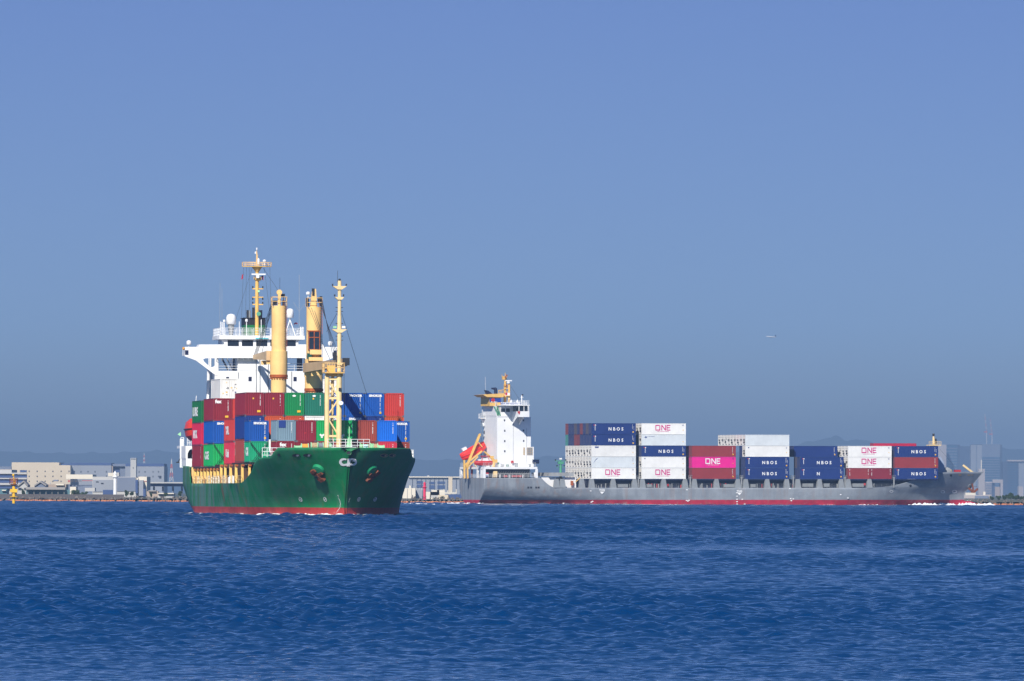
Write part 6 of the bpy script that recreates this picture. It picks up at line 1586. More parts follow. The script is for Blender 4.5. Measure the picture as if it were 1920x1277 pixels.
foam([kw(s) for s in np.arange(90, 142, 3.0)], 0.4, 0.22, 10, ragged=0.22)
pb = NM @ Vector((-1.2, -2.2, 0)); foam([(pb.x - 6.5, pb.y - 1), (pb.x - 3, pb.y - 1.6), (pb.x, pb.y - 2), (pb.x + 2.5, pb.y)], 0.9, 1.2, 12, ragged=1.0)
foam([(pb.x - 2, pb.y - 2), (pb.x + 1, pb.y - 2.4), (pb.x + 2.8, pb.y - 1)], 0.7, 0.8, 13, ragged=1.0)
ps = NM @ Vector((-LG, 0, 0)); foam([(ps.x - 6, ps.y - 6), (ps.x - 2, ps.y - 8), (ps.x + 3, ps.y - 11)], 1.3, 0.5, 14, ragged=0.7)
foam([on_water(762, 945.5), on_water(800, 945.5)], 8, 0.35, 15, ragged=0.5)
foam([on_water(800, 946), on_water(872, 945)], 10, 0.22, 16, ragged=0.2)

# ================================================================== far shore
m_rock = mat('shore_rock', (0.15, 0.13, 0.11), 0.9, var=0.4, scale=0.4)
m_rock2 = mat('weathered_orange_rock', (0.50, 0.19, 0.085), 0.9, var=0.35, scale=0.5)
m_land = mat('land', (0.10, 0.11, 0.08), 0.95, var=0.3, scale=0.01)
C_ = {n: mat(n, c, 0.7, 0.3, var=0.06, scale=0.05) for n, c in {
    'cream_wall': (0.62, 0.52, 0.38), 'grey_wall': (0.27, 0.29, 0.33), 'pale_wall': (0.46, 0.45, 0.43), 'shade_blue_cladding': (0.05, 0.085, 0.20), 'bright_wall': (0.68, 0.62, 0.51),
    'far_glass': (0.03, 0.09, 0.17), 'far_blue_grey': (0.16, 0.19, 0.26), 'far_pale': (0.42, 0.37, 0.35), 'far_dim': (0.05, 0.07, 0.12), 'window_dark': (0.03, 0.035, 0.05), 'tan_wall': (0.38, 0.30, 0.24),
    'glass_shed': (0.08, 0.17, 0.20), 'roof_grey': (0.30, 0.28, 0.26), 'white_tower': (0.82, 0.82, 0.80), 'red_tower': (0.68, 0.035, 0.10), 'pylon_red': (0.42, 0.10, 0.09), 'pylon_white': (0.45, 0.45, 0.46), 'letter_dark': (0.10, 0.09, 0.09), 'sign_orange': (0.85, 0.42, 0.14)}.items()}
def bspan(b, p0, p1, D, depth, mi=0, dy=0.0):
    a, c = on_y(*p0, D), on_y(*p1, D)
    return b.span((a[0], D + dy, min(a[2], c[2])), (c[0], D + dy + depth, max(a[2], c[2])), mi)
def building(name, rects, D, depth, label, cat='building', group=None, windows=(), base=1.0):
    """rects: (x0, y0, x1, y1, material, dy) seen in the photograph; the first is the main body and reaches the ground"""
    x0, y0, x1, y1, m_, _ = rects[0]
    b = MB(); a, c = on_y(x0, y0, D), on_y(x1, y1, D)
    b.span((a[0], D, base), (c[0], D + depth, a[2])); 
    o = tag(b.build(name, C_[m_]), label, cat, group)
    for x0, y0, x1, y1, m_, part, dy, dep in [(r + (None,) * 8)[:4] + (r[4], r[5][0], r[5][1], r[5][2]) for r in rects[1:]]:
        q = MB(); bspan(q, (x0, y0), (x1, y1), D, dep, 0, dy); q.build(part, C_[m_], o)
    for w in windows:
        q = MB(); bspan(q, w[:2], w[2:4], D, 0.3, 0, -0.12); q.build('window', C_['window_dark'], o)
    return o
def P6(*v): return z6(v[0], v[1]) + z6(v[2], v[3])
def P7(*v): return z7(v[0], v[1]) + z7(v[2], v[3])
def P11(*v): return z11(v[0], v[1]) + z11(v[2], v[3])
land = MB(); land.poly([(-9000, 2572, 0.9), (9000, 2572, 0.9), (9000, 36000, 0.9), (-9000, 36000, 0.9)])
o = land.build('ground', m_land); o['kind'] = 'structure'

# breakwater of loose rocks
def rocks(px0, px1, name, seed, top=1.7, wall=None):
    rs = random.Random(seed); b = MB(); D = 2552
    x0, x1 = on_y(px0, 930, D)[0], on_y(px1, 930, D)[0]
    n = int((x1 - x0) * 8)
    for i in range(n):
        x = rs.uniform(x0, x1); t = rs.random(); y = D + 16 * t; z = -0.3 + t * top; r = rs.uniform(0.14, 0.40)
        if rs.random() < 0.04: r *= 1.5
        mi = 1 if z < 0.22 and rs.random() < 0.85 else 0
        q = Euler((rs.random() * 3, rs.random() * 3, rs.random() * 3)).to_matrix()
        b.lathe([(0.45 * r, -0.6 * r), (r * rs.uniform(0.8, 1.1), -0.2 * r), (r * rs.uniform(0.7, 1), 0.35 * r), (0.3 * r, 0.7 * r)], (x, y, z), 5, mi, q)
    for i in range(int((x1 - x0) * 4)):
        x = rs.uniform(x0, x1); r = rs.uniform(0.2, 0.42); b.lathe([(r, -0.4), (r * 0.9, 0.15), (0.3 * r, 0.38)], (x, D - rs.uniform(0, 2.2), 0.12), 5, 1)
    o = b.build(name, [m_rock, m_rock2]); o['kind'] = 'stuff'
    return o
rocks(-70, 372, 'rubble', 1); rocks(742, 930, 'rubble', 2, 1.9); rocks(1795, 1990, 'rubble', 3, 1.9)
b = MB(); bspan(b, (-70, 926.0), (232, 936), 2566, 2.0); tag(b.build('sea_wall', C_['letter_dark']), 'long low dark sea wall along the rocks beside the white lighthouse', 'sea wall')

def light_tower(px, ytop, ybase, w, D, m_, label, gal=0.72):
    a = on_y(px, ybase, D); t = on_y(px, ytop, D); h = t[2] - 0.9; r = w / 2 * D / 17088
    c = (a[0], D, 0.9)
    b = MB().lathe([(r * 1.12, 0), (r * 1.0, h * 0.1), (r * 0.92, h * gal)], c, 20)
    o = tag(b.build('lighthouse', m_, smooth=False), label, 'lighthouse')
    MB().lathe([(r * 0.95, h * gal), (r * 1.75, h * (gal + 0.03)), (r * 1.75, h * (gal + 0.06)), (r * 1.1, h * (gal + 0.06))], c, 20).build('gallery', m_, o)
    MB().lathe([(r * 0.8, h * (gal + 0.06)), (r * 0.8, h * 0.9)], c, 16).build('lantern', m_, o)
    MB().lathe([(r * 1.05, h * 0.9), (r * 0.9, h * 0.92), (r * 0.25, h * 0.985), (r * 0.1, h)], c, 16).build('dome', m_, o)
    return o
light_tower(215.5, 883, 929.5, 6.3, 2568, C_['white_tower'], 'white round lighthouse standing on the breakwater before the grey buildings', 0.74)
o = light_tower(796, 903.5, 933.5, 5.3, 2568, C_['red_tower'], 'small red lighthouse between the two ships', 0.66)
# yellow beacon in the water
DB = 2010.0
def bp_(zx, zy): return on_y(*z6(zx, zy), DB)
a, t = bp_(137, 668), bp_(137, 360)
m_bea = mat('beacon_yellow', (0.78, 0.46, 0.02), 0.5, streak=0.3)
x = a[0]
b = MB().bar((x, DB, -1.5), (x, DB, bp_(137, 490)[2]), 0.33, 14); bea = tag(b.build('beacon', m_bea), 'yellow pile beacon standing in the water at the left edge', 'beacon')
zz = bp_(137, 545)[2]; MB().box((x, DB - 0.1, (bp_(0, 515)[2] + bp_(0, 552)[2]) / 2), (1.55, 0.9, 0.75)).build('topmark_board', m_bea, bea)
z0_, z1__ = bp_(0, 480)[2], bp_(0, 420)[2]
b = MB().lathe([(0.25, z0_), (0.85, z0_ + 0.2), (0.9, z0_ + 0.3)], (x, DB, 0), 12).rail([(x - 0.85, DB - 0.85, z0_ + 0.3), (x + 0.85, DB - 0.85, z0_ + 0.3), (x + 0.85, DB + 0.85, z0_ + 0.3), (x - 0.85, DB + 0.85, z0_ + 0.3)], z1__ - z0_ - 0.1, 3, 0.42, 0.06, 0, True); b.build('cage', M['rust'], bea)
MB().bar((x, DB, z0_), (x, DB, bp_(0, 392)[2]), 0.16, 8).box((x + 0.15, DB - 0.3, (z0_ + z1__) / 2), (0.6, 0.4, 0.7)).build('pole', m_bea, bea)
MB().lathe([(0.05, -0.28), (0.28, -0.12), (0.3, 0.1), (0.06, 0.3)], (x - 0.12, DB, bp_(0, 378)[2]), 10).build('lantern', m_bea, bea)
MB().lathe([(0.4, 0), (0.95, 0.05), (0.95, 0.15), (0.4, 0.2)], (x, DB, bp_(0, 598)[2]), 12).build('fender_ring', m_bea, bea)

# buildings behind the white lighthouse
G1 = None
win = []
for yy in (340, 390, 440):
    for xx in (292, 372, 451, 529, 611, 690): win.append(P6(xx - 5, yy - 7, xx + 5, yy + 7))
ware = building('warehouse', [P6(117, 250, 590, 600) + ('cream_wall', 0), P6(590, 279, 703, 470) + ('cream_wall', ('side_block', 0.02, 60)), P6(592, 262, 700, 279) + ('shade_blue_cladding', ('roof_band', 20, 30)),
    P6(200, 328, 268, 350) + ('shade_blue_cladding', ('loading_bay', -0.1, 2))], 6000, 70, 'big cream warehouse with rows of tiny windows beyond the breakwater', windows=win)
win = [P6(xx - 5, yy - 9, xx + 5, yy + 7) for yy in (345, 392) for xx in (745, 810, 880, 950, 1065)]
building('warehouse', [P6(703.5, 280, 1112, 600) + ('grey_wall', 0), P6(703.5, 255, 1110, 280) + ('shade_blue_cladding', ('roof_band', 3, 50)), P6(1113, 265, 1250, 290) + ('far_blue_grey', ('roof_block', 12, 50)), P6(1113, 288, 1128, 400) + ('tan_wall', ('corner_strip', 1, 9))], 6015, 60,
         'long grey warehouse with dark blue roof band, behind the sign hall', windows=win)
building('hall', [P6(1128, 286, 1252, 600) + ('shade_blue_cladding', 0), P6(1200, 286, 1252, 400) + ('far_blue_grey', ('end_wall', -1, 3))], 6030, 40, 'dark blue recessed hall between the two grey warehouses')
win = [P6(xx - 4, yy - 8, xx + 5, yy + 8) for yy in (345, 392) for xx in (1390, 1450, 1530, 1585)] + [P6(1592, 385, 1614, 412)]
building('warehouse', [P6(1252, 290, 1640, 600) + ('grey_wall', 0), P6(1252, 262, 1640, 290) + ('shade_blue_cladding', ('roof_band', 3, 50))], 6016, 60, 'grey warehouse with dark blue roof band behind the square tower', windows=win)
building('tower', [P6(1305, 206, 1360, 600) + ('pale_wall', 0), P6(1309, 210, 1356, 216) + ('grey_wall', ('cornice', -0.5, 1)), P6(1328, 300, 1336, 312) + ('window_dark', ('window', -0.12, 0.4))], 5600, 14, 'tall square grey tower rising above the warehouses')
b_ = building('sign_hall', [P6(660, 416, 926, 476) + ('bright_wall', 0), P6(820, 430, 926, 437) + ('pylon_red', ('red_stripe', -0.1, 0.3))], 3300, 30, 'cream hall with a long sign and red stripe', base=9)
b = MB(); q0, q1 = on_y(*z6(706, 448), 3300), on_y(*z6(822, 431), 3300)
put_text(b, '日本食品センター', 0.78, face_m(((q0[0] + q1[0]) / 2, 3299.9, q0[2] + 0.1), (1, 0, 0), (0, 0, 1)), 0, 0.03, 1.0, sx=(q1[0] - q0[0]) / (8 * 0.78)); b.build('lettering', C_['letter_dark'], b_)
b = MB(); bspan(b, z6(680, 448), z6(700, 428), 3300, 0.2, 0, -0.15); b.build('sign_emblem', C_['pylon_red'], b_)
b = MB(); bspan(b, z6(655, 476), z6(926, 560), 3302, 26); b.build('lower_storey', C_['far_blue_grey'], b_)
building('factory', [P6(926, 394, 1360, 600) + ('pale_wall', 0), P6(930, 425, 1130, 545) + ('grey_wall', ('panel', -0.3, 1)), P6(1030, 525, 1135, 580) + ('shade_blue_cladding', ('gate', -0.5, 1)), P6(960, 440, 985, 448) + ('window_dark', ('window', -0.5, 0.5)), P6(1010, 455, 1035, 465) + ('window_dark', ('window', -0.5, 0.5)),
    P6(1170, 400, 1355, 540) + ('far_blue_grey', ('panel', -0.25, 1))], 3000, 40, 'wide pale grey factory directly behind the white lighthouse')
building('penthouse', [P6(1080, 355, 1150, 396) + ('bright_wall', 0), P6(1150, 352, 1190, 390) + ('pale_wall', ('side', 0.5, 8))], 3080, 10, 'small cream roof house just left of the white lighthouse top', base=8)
building('factory', [P6(1383, 393, 1468, 545) + ('bright_wall', 0), P6(1360, 428, 1436, 585) + ('grey_wall', ('front_block', -3, 6)), P6(1360, 425, 1382, 560) + ('shade_blue_cladding', ('dark_strip', -4, 1)), P6(1436, 438, 1468, 442) + ('pylon_red', ('red_stripe', -0.2, 0.3)), P6(1436, 515, 1460, 590) + ('shade_blue_cladding', ('door', -3.5, 1)), P6(1368, 405, 1382, 428) + ('bright_wall', ('roof_box', -2, 4))], 2990, 30, 'cream corner building with a thin red stripe and dark doors')
win = []
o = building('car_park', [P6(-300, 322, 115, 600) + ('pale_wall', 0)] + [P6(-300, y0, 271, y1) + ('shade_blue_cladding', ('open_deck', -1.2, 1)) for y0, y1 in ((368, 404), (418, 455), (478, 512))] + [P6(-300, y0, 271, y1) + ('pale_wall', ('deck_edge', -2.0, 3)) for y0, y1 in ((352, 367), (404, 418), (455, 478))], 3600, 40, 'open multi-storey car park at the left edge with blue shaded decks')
building('roof_block', [P6(-300, 290, 112, 330) + ('far_blue_grey', 0), P6(-300, 318, 112, 328) + ('tan_wall', ('fence', -1, 1))], 6100, 40, 'low blue-grey block behind the car park at the left edge')
def gable(name, p_l, p_t, p_r, D, depth, m_w, m_r, label, group=None):
    a, t, c = on_y(*p_l, D), on_y(*p_t, D), on_y(*p_r, D)
    b = MB().prism([(a[0], D, 0.9), (c[0], D, 0.9), (c[0], D, c[2]), (t[0], D, t[2]), (a[0], D, a[2])], (0, depth, 0))
    o = tag(b.build(name, C_[m_w]), label, 'house', group)
    r = MB()
    for u, v in ((a, t), (t, c)): r.prism([(u[0], D - 0.6, u[2] + 0.02), (v[0], D - 0.6, v[2] + 0.02), (v[0], D - 0.6, v[2] + 0.5), (u[0], D - 0.6, u[2] + 0.5)], (0, depth + 1, 0))
    r.build('roof', C_[m_r], o)
    q = MB(); m0 = (a[0] + c[0]) / 2; q.span((m0 - 1.5, D - 0.1, a[2] - 1.2), (m0 - 0.4, D + 0.1, a[2] - 0.4)).span((m0 + 0.4, D - 0.1, a[2] - 1.2), (m0 + 1.5, D + 0.1, a[2] - 0.4)); q.build('window', C_['window_dark'], o)
    return o
gable('house', z6(180, 492), z6(238, 446), z6(278, 492), 2960, 14, 'pale_wall', 'roof_grey', 'pale gabled house beside the yellow beacon')
gable('house', z6(345, 490), z6(405, 452), z6(462, 490), 2950, 14, 'far_blue_grey', 'roof_grey', 'blue-grey gabled house before the cream warehouse')
building('terminal', [P6(470, 470, 660, 600) + ('tan_wall', 0), P6(530, 425, 575, 440) + ('far_blue_grey', ('roof_tank', 3, 4)), P6(500, 440, 505, 470) + ('pale_wall', ('pipe', 1, 1)), P6(560, 465, 640, 480) + ('bright_wall', ('roof_edge', -1, 3))], 2970, 16, 'low tan terminal with roof pipes before the cream warehouse')
building('glass_shed', [P6(262, 522, 700, 600) + ('glass_shed', 0), P6(262, 498, 655, 524) + ('roof_grey', ('roof', -2, 20))] + [P6(x_, 524, x_ + 3, 572) + ('pale_wall', ('post', -1, 1)) for x_ in range(280, 690, 60)], 2900, 20, 'long low greenish glass shed behind the sea wall')
building('shed', [P6(700, 495, 760, 560) + ('bright_wall', 0), P6(850, 505, 950, 540) + ('pale_wall', ('annex', -1, 8))], 2895, 12, 'small cream shed beside the glass shed')
building('block', [P6(-60, 515, 70, 600) + ('glass_shed', 0), P6(20, 525, 60, 535) + ('bright_wall', ('roof_sheet', -1, 2))], 2880, 12, 'low green-grey block at the far left behind the rocks')
building('cottage', [P6(1470, 540, 1580, 600) + ('tan_wall', 0), P6(1485, 530, 1560, 541) + ('roof_grey', ('roof', -1, 10))], 2850, 10, 'tan low building right of the dark-doored corner building')
building('shed', [P6(1580, 560, 1740, 600) + ('pale_wall', 0), P6(1580, 556, 1740, 566) + ('bright_wall', ('roof', -1, 10)), P6(1600, 578, 1640, 590) + ('window_dark', ('window', -0.2, 0.4))], 2850, 10, 'long white-roofed shed beneath the elevated road')
# elevated road
b = MB(); bspan(b, z6(1460, 447), z6(1990, 461), 3500, 14); rd = tag(b.build('elevated_road', C_['pale_wall']), 'elevated road on piers running behind the green ship\'s stern', 'bridge')
b = MB(); bspan(b, z6(1475, 461), z6(1990, 492), 3502, 9); b.build('girder', C_['shade_blue_cladding'], rd)
for x_ in (1530, 1620, 1720, 1810, 1900): b = MB(); bspan(b, z6(x_, 492), z6(x_ + 14, 600), 3504, 5); b.build('pier', C_['far_blue_grey'], rd)
def pylon(px, ytop, ybase, w, D, label, n=5):
    t, a = on_y(px, ytop, D), on_y(px, ybase, D); b = MB(); hw = w / 2 * D / 17088; H = t[2] - a[2]; th = hw * 0.16
    for i in range(n):
        u, v = i / n, (i + 1) / n; wu, wv = hw * (1 - u * 0.92), hw * (1 - v * 0.92); mi = i % 2
        z_a, z_b = a[2] + H * u, a[2] + H * v
        for sx_1 in (-1, 1):
            for sy_1 in (-1, 1): b.bar((a[0] + sx_1 * wu, D + sy_1 * wu, z_a), (a[0] + sx_1 * wv, D + sy_1 * wv, z_b), th, 4, mi)
        b.bar((a[0] - wu, D - wu, z_a), (a[0] + wv, D - wv, z_b), th * 0.7, 4, mi); b.bar((a[0] + wu, D - wu, z_a), (a[0] - wv, D - wv, z_b), th * 0.7, 4, mi)
        b.beam((a[0] - wv, D - wv, z_b), (a[0] + wv, D - wv, z_b), th, th, mi)
    b.bar((a[0], D, t[2] - H * 0.1), (a[0], D, t[2] + H * 0.05), th, 4, 0)
    return tag(b.build('pylon', [C_['pylon_white'], C_['pylon_red']]), label, 'pylon')
pylon(321.5, 862, 903, 7, 5200, 'red and white lattice pylon above the elevated road')
pylon(270.2, 850, 869, 3.4, 7000, 'distant red and white lattice pylon behind the grey warehouse')

# buildings between the two ships
pst = [P7(x_, 700, x_ + 8, 1030) + ('far_dim', ('pilaster', -0.4, 0.6)) for x_ in range(300, 1110, 75)]
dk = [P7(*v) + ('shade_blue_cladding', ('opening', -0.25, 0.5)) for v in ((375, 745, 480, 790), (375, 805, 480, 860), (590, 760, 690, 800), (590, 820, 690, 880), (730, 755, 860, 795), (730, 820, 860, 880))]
building('warehouse', [P7(180, 690, 1115, 1060) + ('grey_wall', 0), P7(240, 668, 1115, 690) + ('bright_wall', ('roof_edge', -1.5, 30)), P7(555, 652, 590, 668) + ('pale_wall', ('roof_vent', 4, 5))] + pst + dk, 5500, 50, 'long grey-blue warehouse seen between the two ships')
building('silo', [P7(920, 672, 985, 1000) + ('cream_wall', 0)], 5440, 12, 'narrow cream tower before the warehouse between the ships')
b = MB(); bspan(b, z7(830, 965), z7(1060, 940), 5400, 5); gt = tag(b.build('loading_gantry', C_['bright_wall']), 'cream loading gantry at the foot of the narrow cream tower', 'gantry')
for v in (830, 900, 960, 1045): b = MB(); bspan(b, z7(v, 1035), z7(v + 14, 885 if v in (830, 1045) else 905), 5401, 3); b.build('gantry_post', C_['bright_wall'], gt)
building('tank_building', [P7(135, 868, 355, 1060) + ('bright_wall', 0)] + [P7(x_, 872, x_ + 5, 1030) + ('pale_wall', ('seam', -0.3, 0.5)) for x_ in (210, 280)] + [P7(250, 825, 272, 868) + ('bright_wall', ('roof_pipe', 2, 1)), P7(300, 985, 310, 1030) + ('window_dark', ('door', -0.3, 0.4))], 3000, 20, 'cream flat building beside the green ship\'s bow')
building('annex', [P7(355, 905, 470, 1060) + ('grey_wall', 0)] + [P7(x_, 868, x_ + 14, 905) + ('pale_wall', ('roof_stack', 2, 2)) for x_ in (370, 410, 448)], 3005, 15, 'grey annex with roof stacks beside the red lighthouse')
building('hut', [P7(540, 978, 602, 1060) + ('bright_wall', 0)], 2760, 8, 'small cream hut just right of the red lighthouse')
building('shed', [P7(745, 985, 915, 1060) + ('cream_wall', 0), P7(620, 990, 745, 1030) + ('pale_wall', ('low_wing', 1, 6))], 2770, 10, 'low cream shed between the red lighthouse and the grey ship')
building('shed', [P7(915, 975, 1145, 1060) + ('shade_blue_cladding', 0)], 2780, 10, 'low blue shed just behind the grey ship\'s stern')
for zx in (640, 735):
    p = on_y(*z7(zx, 965), 2790); b = MB().box((p[0], 2790, p[2]), (4.5, 2, 1.2)).box((p[0] + 1, 2790, p[2] + 0.8), (2.4, 1.8, 0.7)).bar((p[0], 2790, 0.9), (p[0], 2790, p[2]), 0.5)
    tag(b.build('roof_tank', C_['bright_wall']), 'pale water tank on a post ' + ('nearer the red lighthouse' if zx == 640 else 'nearer the cream tower'), 'water tank')

# the city beyond the grey ship's bow
DC = 16000
def floors(x0, x1, y0, y1, n, m_='far_dim', dy=-1.0):
    return [P11(x0, y0 + (y1 - y0) * (i + 0.35) / n, x1, y0 + (y1 - y0) * (i + 0.75) / n) + (m_, ('window_band', dy, 1.5)) for i in range(n)]
building('skyscraper', [P11(140, 268, 272, 1150) + ('far_pale', 0)], DC - 60, 40, 'pale tower just right of the last blue container', 'skyscraper')
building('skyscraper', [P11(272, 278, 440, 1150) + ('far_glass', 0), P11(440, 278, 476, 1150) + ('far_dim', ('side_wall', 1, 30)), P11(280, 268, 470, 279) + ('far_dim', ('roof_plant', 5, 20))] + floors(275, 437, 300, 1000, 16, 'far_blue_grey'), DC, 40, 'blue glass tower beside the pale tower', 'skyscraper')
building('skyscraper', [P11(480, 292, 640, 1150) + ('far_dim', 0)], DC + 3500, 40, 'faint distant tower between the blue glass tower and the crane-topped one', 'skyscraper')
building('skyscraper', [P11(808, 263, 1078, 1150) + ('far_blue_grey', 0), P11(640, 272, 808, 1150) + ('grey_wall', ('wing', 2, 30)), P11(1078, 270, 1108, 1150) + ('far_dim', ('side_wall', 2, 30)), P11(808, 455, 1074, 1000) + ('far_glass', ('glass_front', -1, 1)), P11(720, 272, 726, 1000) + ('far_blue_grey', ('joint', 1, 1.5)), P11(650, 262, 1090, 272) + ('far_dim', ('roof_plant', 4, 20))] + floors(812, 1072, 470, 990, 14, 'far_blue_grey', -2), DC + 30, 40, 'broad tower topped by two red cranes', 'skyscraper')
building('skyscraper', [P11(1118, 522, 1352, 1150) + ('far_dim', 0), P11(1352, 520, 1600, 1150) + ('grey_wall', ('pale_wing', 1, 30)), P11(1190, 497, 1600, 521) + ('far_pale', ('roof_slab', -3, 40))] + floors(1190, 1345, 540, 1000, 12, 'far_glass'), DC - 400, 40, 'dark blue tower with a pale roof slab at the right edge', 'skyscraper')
building('office_block', [P11(862, 826, 965, 1150) + ('far_pale', 0)] + floors(866, 962, 840, 1010, 7, 'far_blue_grey', -0.8), DC - 3000, 30, 'pale banded block standing before the crane-topped tower', 'building')
o = building('office_block', [P11(1085, 792, 1120, 1150) + ('far_pale', 0), P11(968, 792, 1085, 842) + ('far_pale', ('bridge', 0.5, 20)), P11(968, 842, 1000, 1150) + ('far_dim', ('inner_wall', 5, 20)), P11(1005, 900, 1078, 1150) + ('tan_wall', ('low_block', 6, 20))], DC - 3050, 30, 'pale arch-shaped block beside the banded block', 'building')
building('apartment_block', [P11(1355, 895, 1425, 1150) + ('far_pale', 0)], DC - 3200, 30, 'small pale block low at the right edge', 'building')
o = building('control_tower', [P11(755, 630, 850, 1150) + ('far_pale', 0), P11(790, 498, 806, 690) + ('bright_wall', ('spire', -2, 2))], DC - 3500, 20, 'pale tower with a thin white spire behind the grey ship\'s bow tip', 'tower')
building('terminal', [P11(560, 988, 712, 1100) + ('bright_wall', 0)], 5200, 30, 'white low hall beside the grey ship\'s stem', 'building')
building('terminal', [P11(530, 1025, 930, 1120) + ('far_pale', 0), P11(700, 1035, 905, 1075) + ('far_blue_grey', ('trusses', -1, 2)), P11(830, 975, 862, 1025) + ('bright_wall', ('roof_box', 2, 6))], 5000, 30, 'long pale terminal with dark trusses beyond the grey ship\'s bow', 'building')
building('shed', [P11(520, 1102, 660, 1135) + ('bright_wall', 0)], 2900, 8, 'low white shed just above the rocks by the red bulb of the grey ship', 'building')
def crane(px_b, py_b, px_t, py_t, D, label, red0):
    p, q = Vector(on_y(px_b, py_b, D)), Vector(on_y(px_t, py_t, D)); b = MB(); n = 6
    for i in range(n):
        u, v = p.lerp(q, i / n), p.lerp(q, (i + 1) / n); w = 0.7
        for s_ in (-w, w): b.bar(u + Vector((s_, 0, 0)), v + Vector((s_, 0, 0)), 0.2, 4, (i + red0) % 2)
        b.bar(u + Vector((-w, 0, 0)), v + Vector((w, 0, 0)), 0.22, 4, (i + red0) % 2)
    b.bar(p - Vector((0, 0, 24)), p, 0.8, 6, 1); b.box(p + Vector((-2, 0, 1)), (6, 2, 2), 0)
    tag(b.build('tower_crane', [C_['pylon_red'], C_['pylon_white']]), label, 'crane')
crane(1850, 811, 1846.5, 776, DC + 45, 'red and white luffing crane, upright, on the left of the broad tower roof', 0)
crane(1860, 815, 1856.5, 785, DC + 45, 'red and white luffing crane on the right of the broad tower roof', 1)

# trees on the shore
m_leaf = [mat('leaves_dark', (0.022, 0.045, 0.020), 0.8, var=0.3, scale=0.8), mat('leaves_light', (0.05, 0.085, 0.03), 0.8, var=0.3, scale=0.8)]
m_bark = mat('bark', (0.06, 0.045, 0.03), 0.9)
def tree(px, ytop, D, w, label, group, seed):
    rs = random.Random(seed); t = on_y(px, ytop, D); H = t[2] - 0.9; W = w / 2 * D / 17088; x = t[0]
    b = MB().bar((x, D, 0.8), (x, D, 0.9 + H * 0.6), 0.035 * H, 7, r2=0.02 * H)
    root = tag(b.build('tree', m_bark), label, 'tree', group)
    for i in range(4): a = rs.random() * 6.28; root_l = None
    c = MB(); lobes = [(rs.uniform(-0.6, 0.6) * W, rs.uniform(-0.6, 0.6) * W, H * rs.uniform(0.4, 0.85), rs.uniform(0.3, 0.5)) for _ in range(9)]
    for i in range(420):
        lx, ly, lz, lr = rs.choice(lobes); v = Vector((rs.gauss(0, 1), rs.gauss(0, 1), rs.gauss(0, 0.8))).normalized() * (rs.random() ** 0.4) * lr
        p = Vector((x + lx + v.x * W, D + ly + v.y * W, 0.9 + min(H, lz + v.z * H * 0.5))); s_ = 0.07 * H * rs.uniform(0.6, 1.4)
        e = Euler((rs.random() * 6, rs.random() * 6, rs.random() * 6)).to_matrix()
        c.poly([p + e @ Vector(q) * s_ for q in ((-1, -0.6, 0), (1, -0.5, 0.2), (0.9, 0.7, 0), (-0.8, 0.6, 0.3))], 0 if rs.random() < 0.6 else 1)
    c.build('crown', m_leaf, root)
TL = [(238, 919, 9, 2800, 'bushy tree right of the white lighthouse'), (247, 921, 8, 2790, 'smaller tree beside the bushy one behind the lighthouse'), (283, 924, 6, 2780, 'low tree before the tan building'), (311, 924, 8, 2790, 'dark tree before the white-roofed shed'), (338, 921, 8, 2800, 'tree close to the green ship\'s stern'),
      (142, 918, 20, 2840, 'wide dark tree clump beside the small cream shed'), (158, 921, 16, 2830, 'low tree clump left of the factory gate'), (44, 917, 6, 2850, 'small tree between the beacon and the glass shed'),
      (1860, 930, 10, 2900, 'low tree by the bow wave of the grey ship'), (1872, 929, 10, 2950, 'second low tree beyond the bow wave'), (1884, 927, 12, 3000, 'low tree under the arch-shaped block'), (1896, 922.5, 14, 3000, 'tallest dark tree low at the right'), (1907, 928, 12, 3000, 'low tree beside the tallest dark tree'), (1917, 930, 12, 2950, 'low tree at the right edge'), (828, 930, 8, 2740, 'shrubby tree before the low cream shed')]
for i, (px, yt, w, D, lb) in enumerate(TL): tree(px, yt, D, w, lb, 'trees on the shore', i + 1)

# hills
def hills(line, D, depth, name, seed):
    rs = np.random.RandomState(seed); xs = np.arange(line[0][0], line[-1][0] + 0.1, 3.0); ys = pchip(*zip(*line))(xs) + np.cumsum(rs.normal(0, 0.16, len(xs))) * 0.5
    b = MB(); n = 10; G = []
    for i, (px, py) in enumerate(zip(xs, ys)):
        t = on_y(px, py, D); row = []
        for j in range(n + 1):
            u = j / n; f = 1 - (1 - u) ** 1.6
            z = 0.5 + (t[2] - 0.5) * f * (1 + (0.05 * math.sin(i * 0.31 + j) if 0 < j < n else 0)); row.append((t[0] * (D - depth * (1 - u)) / D, D - depth * (1 - u) , z))
        G.append(row)
    for i in range(len(xs) - 1):
        for j in range(n): b.poly([G[i][j], G[i + 1][j], G[i + 1][j + 1], G[i][j + 1]])
        b.poly([G[i][n], G[i + 1][n], (G[i + 1][n][0], D + depth, 0), (G[i][n][0], D + depth, 0)])
    o = b.build(name, mat('wooded_hill', (0.03, 0.05, 0.03), 0.9, var=0.3, scale=0.003), smooth=True); o['kind'] = 'structure'
hills([(-120, 846), (0, 847), (60, 850), (140, 851), (230, 850), (290, 847), (330, 849), (480, 856), (740, 862), (880, 862), (1000, 858), (1050, 856), (1200, 858), (1400, 848), (1480, 838), (1515, 830), (1545, 823), (1565, 820), (1588, 827), (1604, 824), (1620, 826), (1640, 835), (1700, 843), (1760, 841), (1850, 839), (1890, 841), (1920, 840), (2050, 843)], 31000, 4000, 'hills', 3)

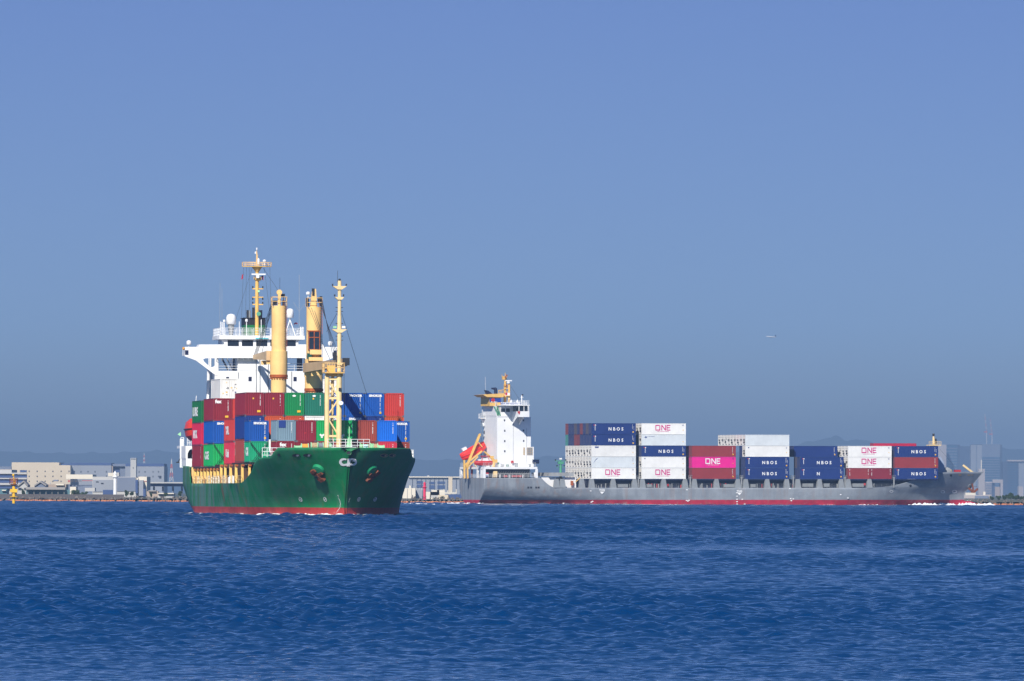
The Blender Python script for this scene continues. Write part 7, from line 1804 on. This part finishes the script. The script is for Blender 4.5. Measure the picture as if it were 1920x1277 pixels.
# airliner
DA = 24000.0
pa_ = Vector(on_y(1445.5, 631.5, DA)); am = Matrix.Translation(pa_) @ Matrix.Rotation(R(180 + 25), 4, 'Z') @ Matrix.Rotation(R(-3), 4, 'Y') @ Matrix.Diagonal((0.72, 0.72, 0.72, 1))
m_jet = mat('airliner_paint', (0.85, 0.85, 0.86), 0.35, 0.5, var=0.02)
b = MB(); b.lathe([(0.3, -21), (1.2, -17), (2.0, -10), (2.0, 12), (1.7, 16), (0.9, 19), (0.1, 20.5)], (0, 0, 0), 14, 0, Matrix.Rotation(R(90), 3, 'Y'))
jet = tag(b.build('airliner', m_jet, None, am, True), 'tiny white airliner flying low above the grey ship', 'aircraft')
for s_ in (-1, 1):
    MB().prism([(4, s_ * 1.5, -0.8), (-1, s_ * 1.5, -0.8), (-7, s_ * 18, 0.6), (-5, s_ * 18, 0.6)], (0, 0, 0.4)).build('wing', m_jet, jet)
    MB().bar((2.5, s_ * 6, -2), (-1.5, s_ * 6, -2), 1.1, 10).build('engine', M['steel'], jet)
    MB().prism([(-16, s_ * 0.8, 0.8), (-19, s_ * 0.8, 0.8), (-21, s_ * 6, 1.2), (-19.5, s_ * 6, 1.2)], (0, 0, 0.25)).build('tailplane', m_jet, jet)
MB().prism([(-14, -0.15, 1.5), (-19.5, -0.15, 1.2), (-22, -0.15, 8), (-19.5, -0.15, 8)], (0, 0.3, 0)).build('tail_fin', M['navy'], jet)

# ------------------------------------------------------------------ air
hz = MB().span((-9000, -400, -1.6), (9000, 36500, 230)).mesh('haze', [])
m_h = bpy.data.materials.new('haze'); m_h.use_nodes = True
hn = m_h.node_tree.nodes; hn.clear()
ho = hn.new('ShaderNodeOutputMaterial'); hv = hn.new('ShaderNodeVolumePrincipled')
hv.inputs['Color'].default_value = (0.30, 0.46, 0.69, 1)
hv.inputs['Density'].default_value = 0.000075
m_h.node_tree.links.new(hv.outputs[0], ho.inputs['Volume'])
hz.materials.append(m_h)
o = add('haze', hz); o['kind'] = 'stuff'
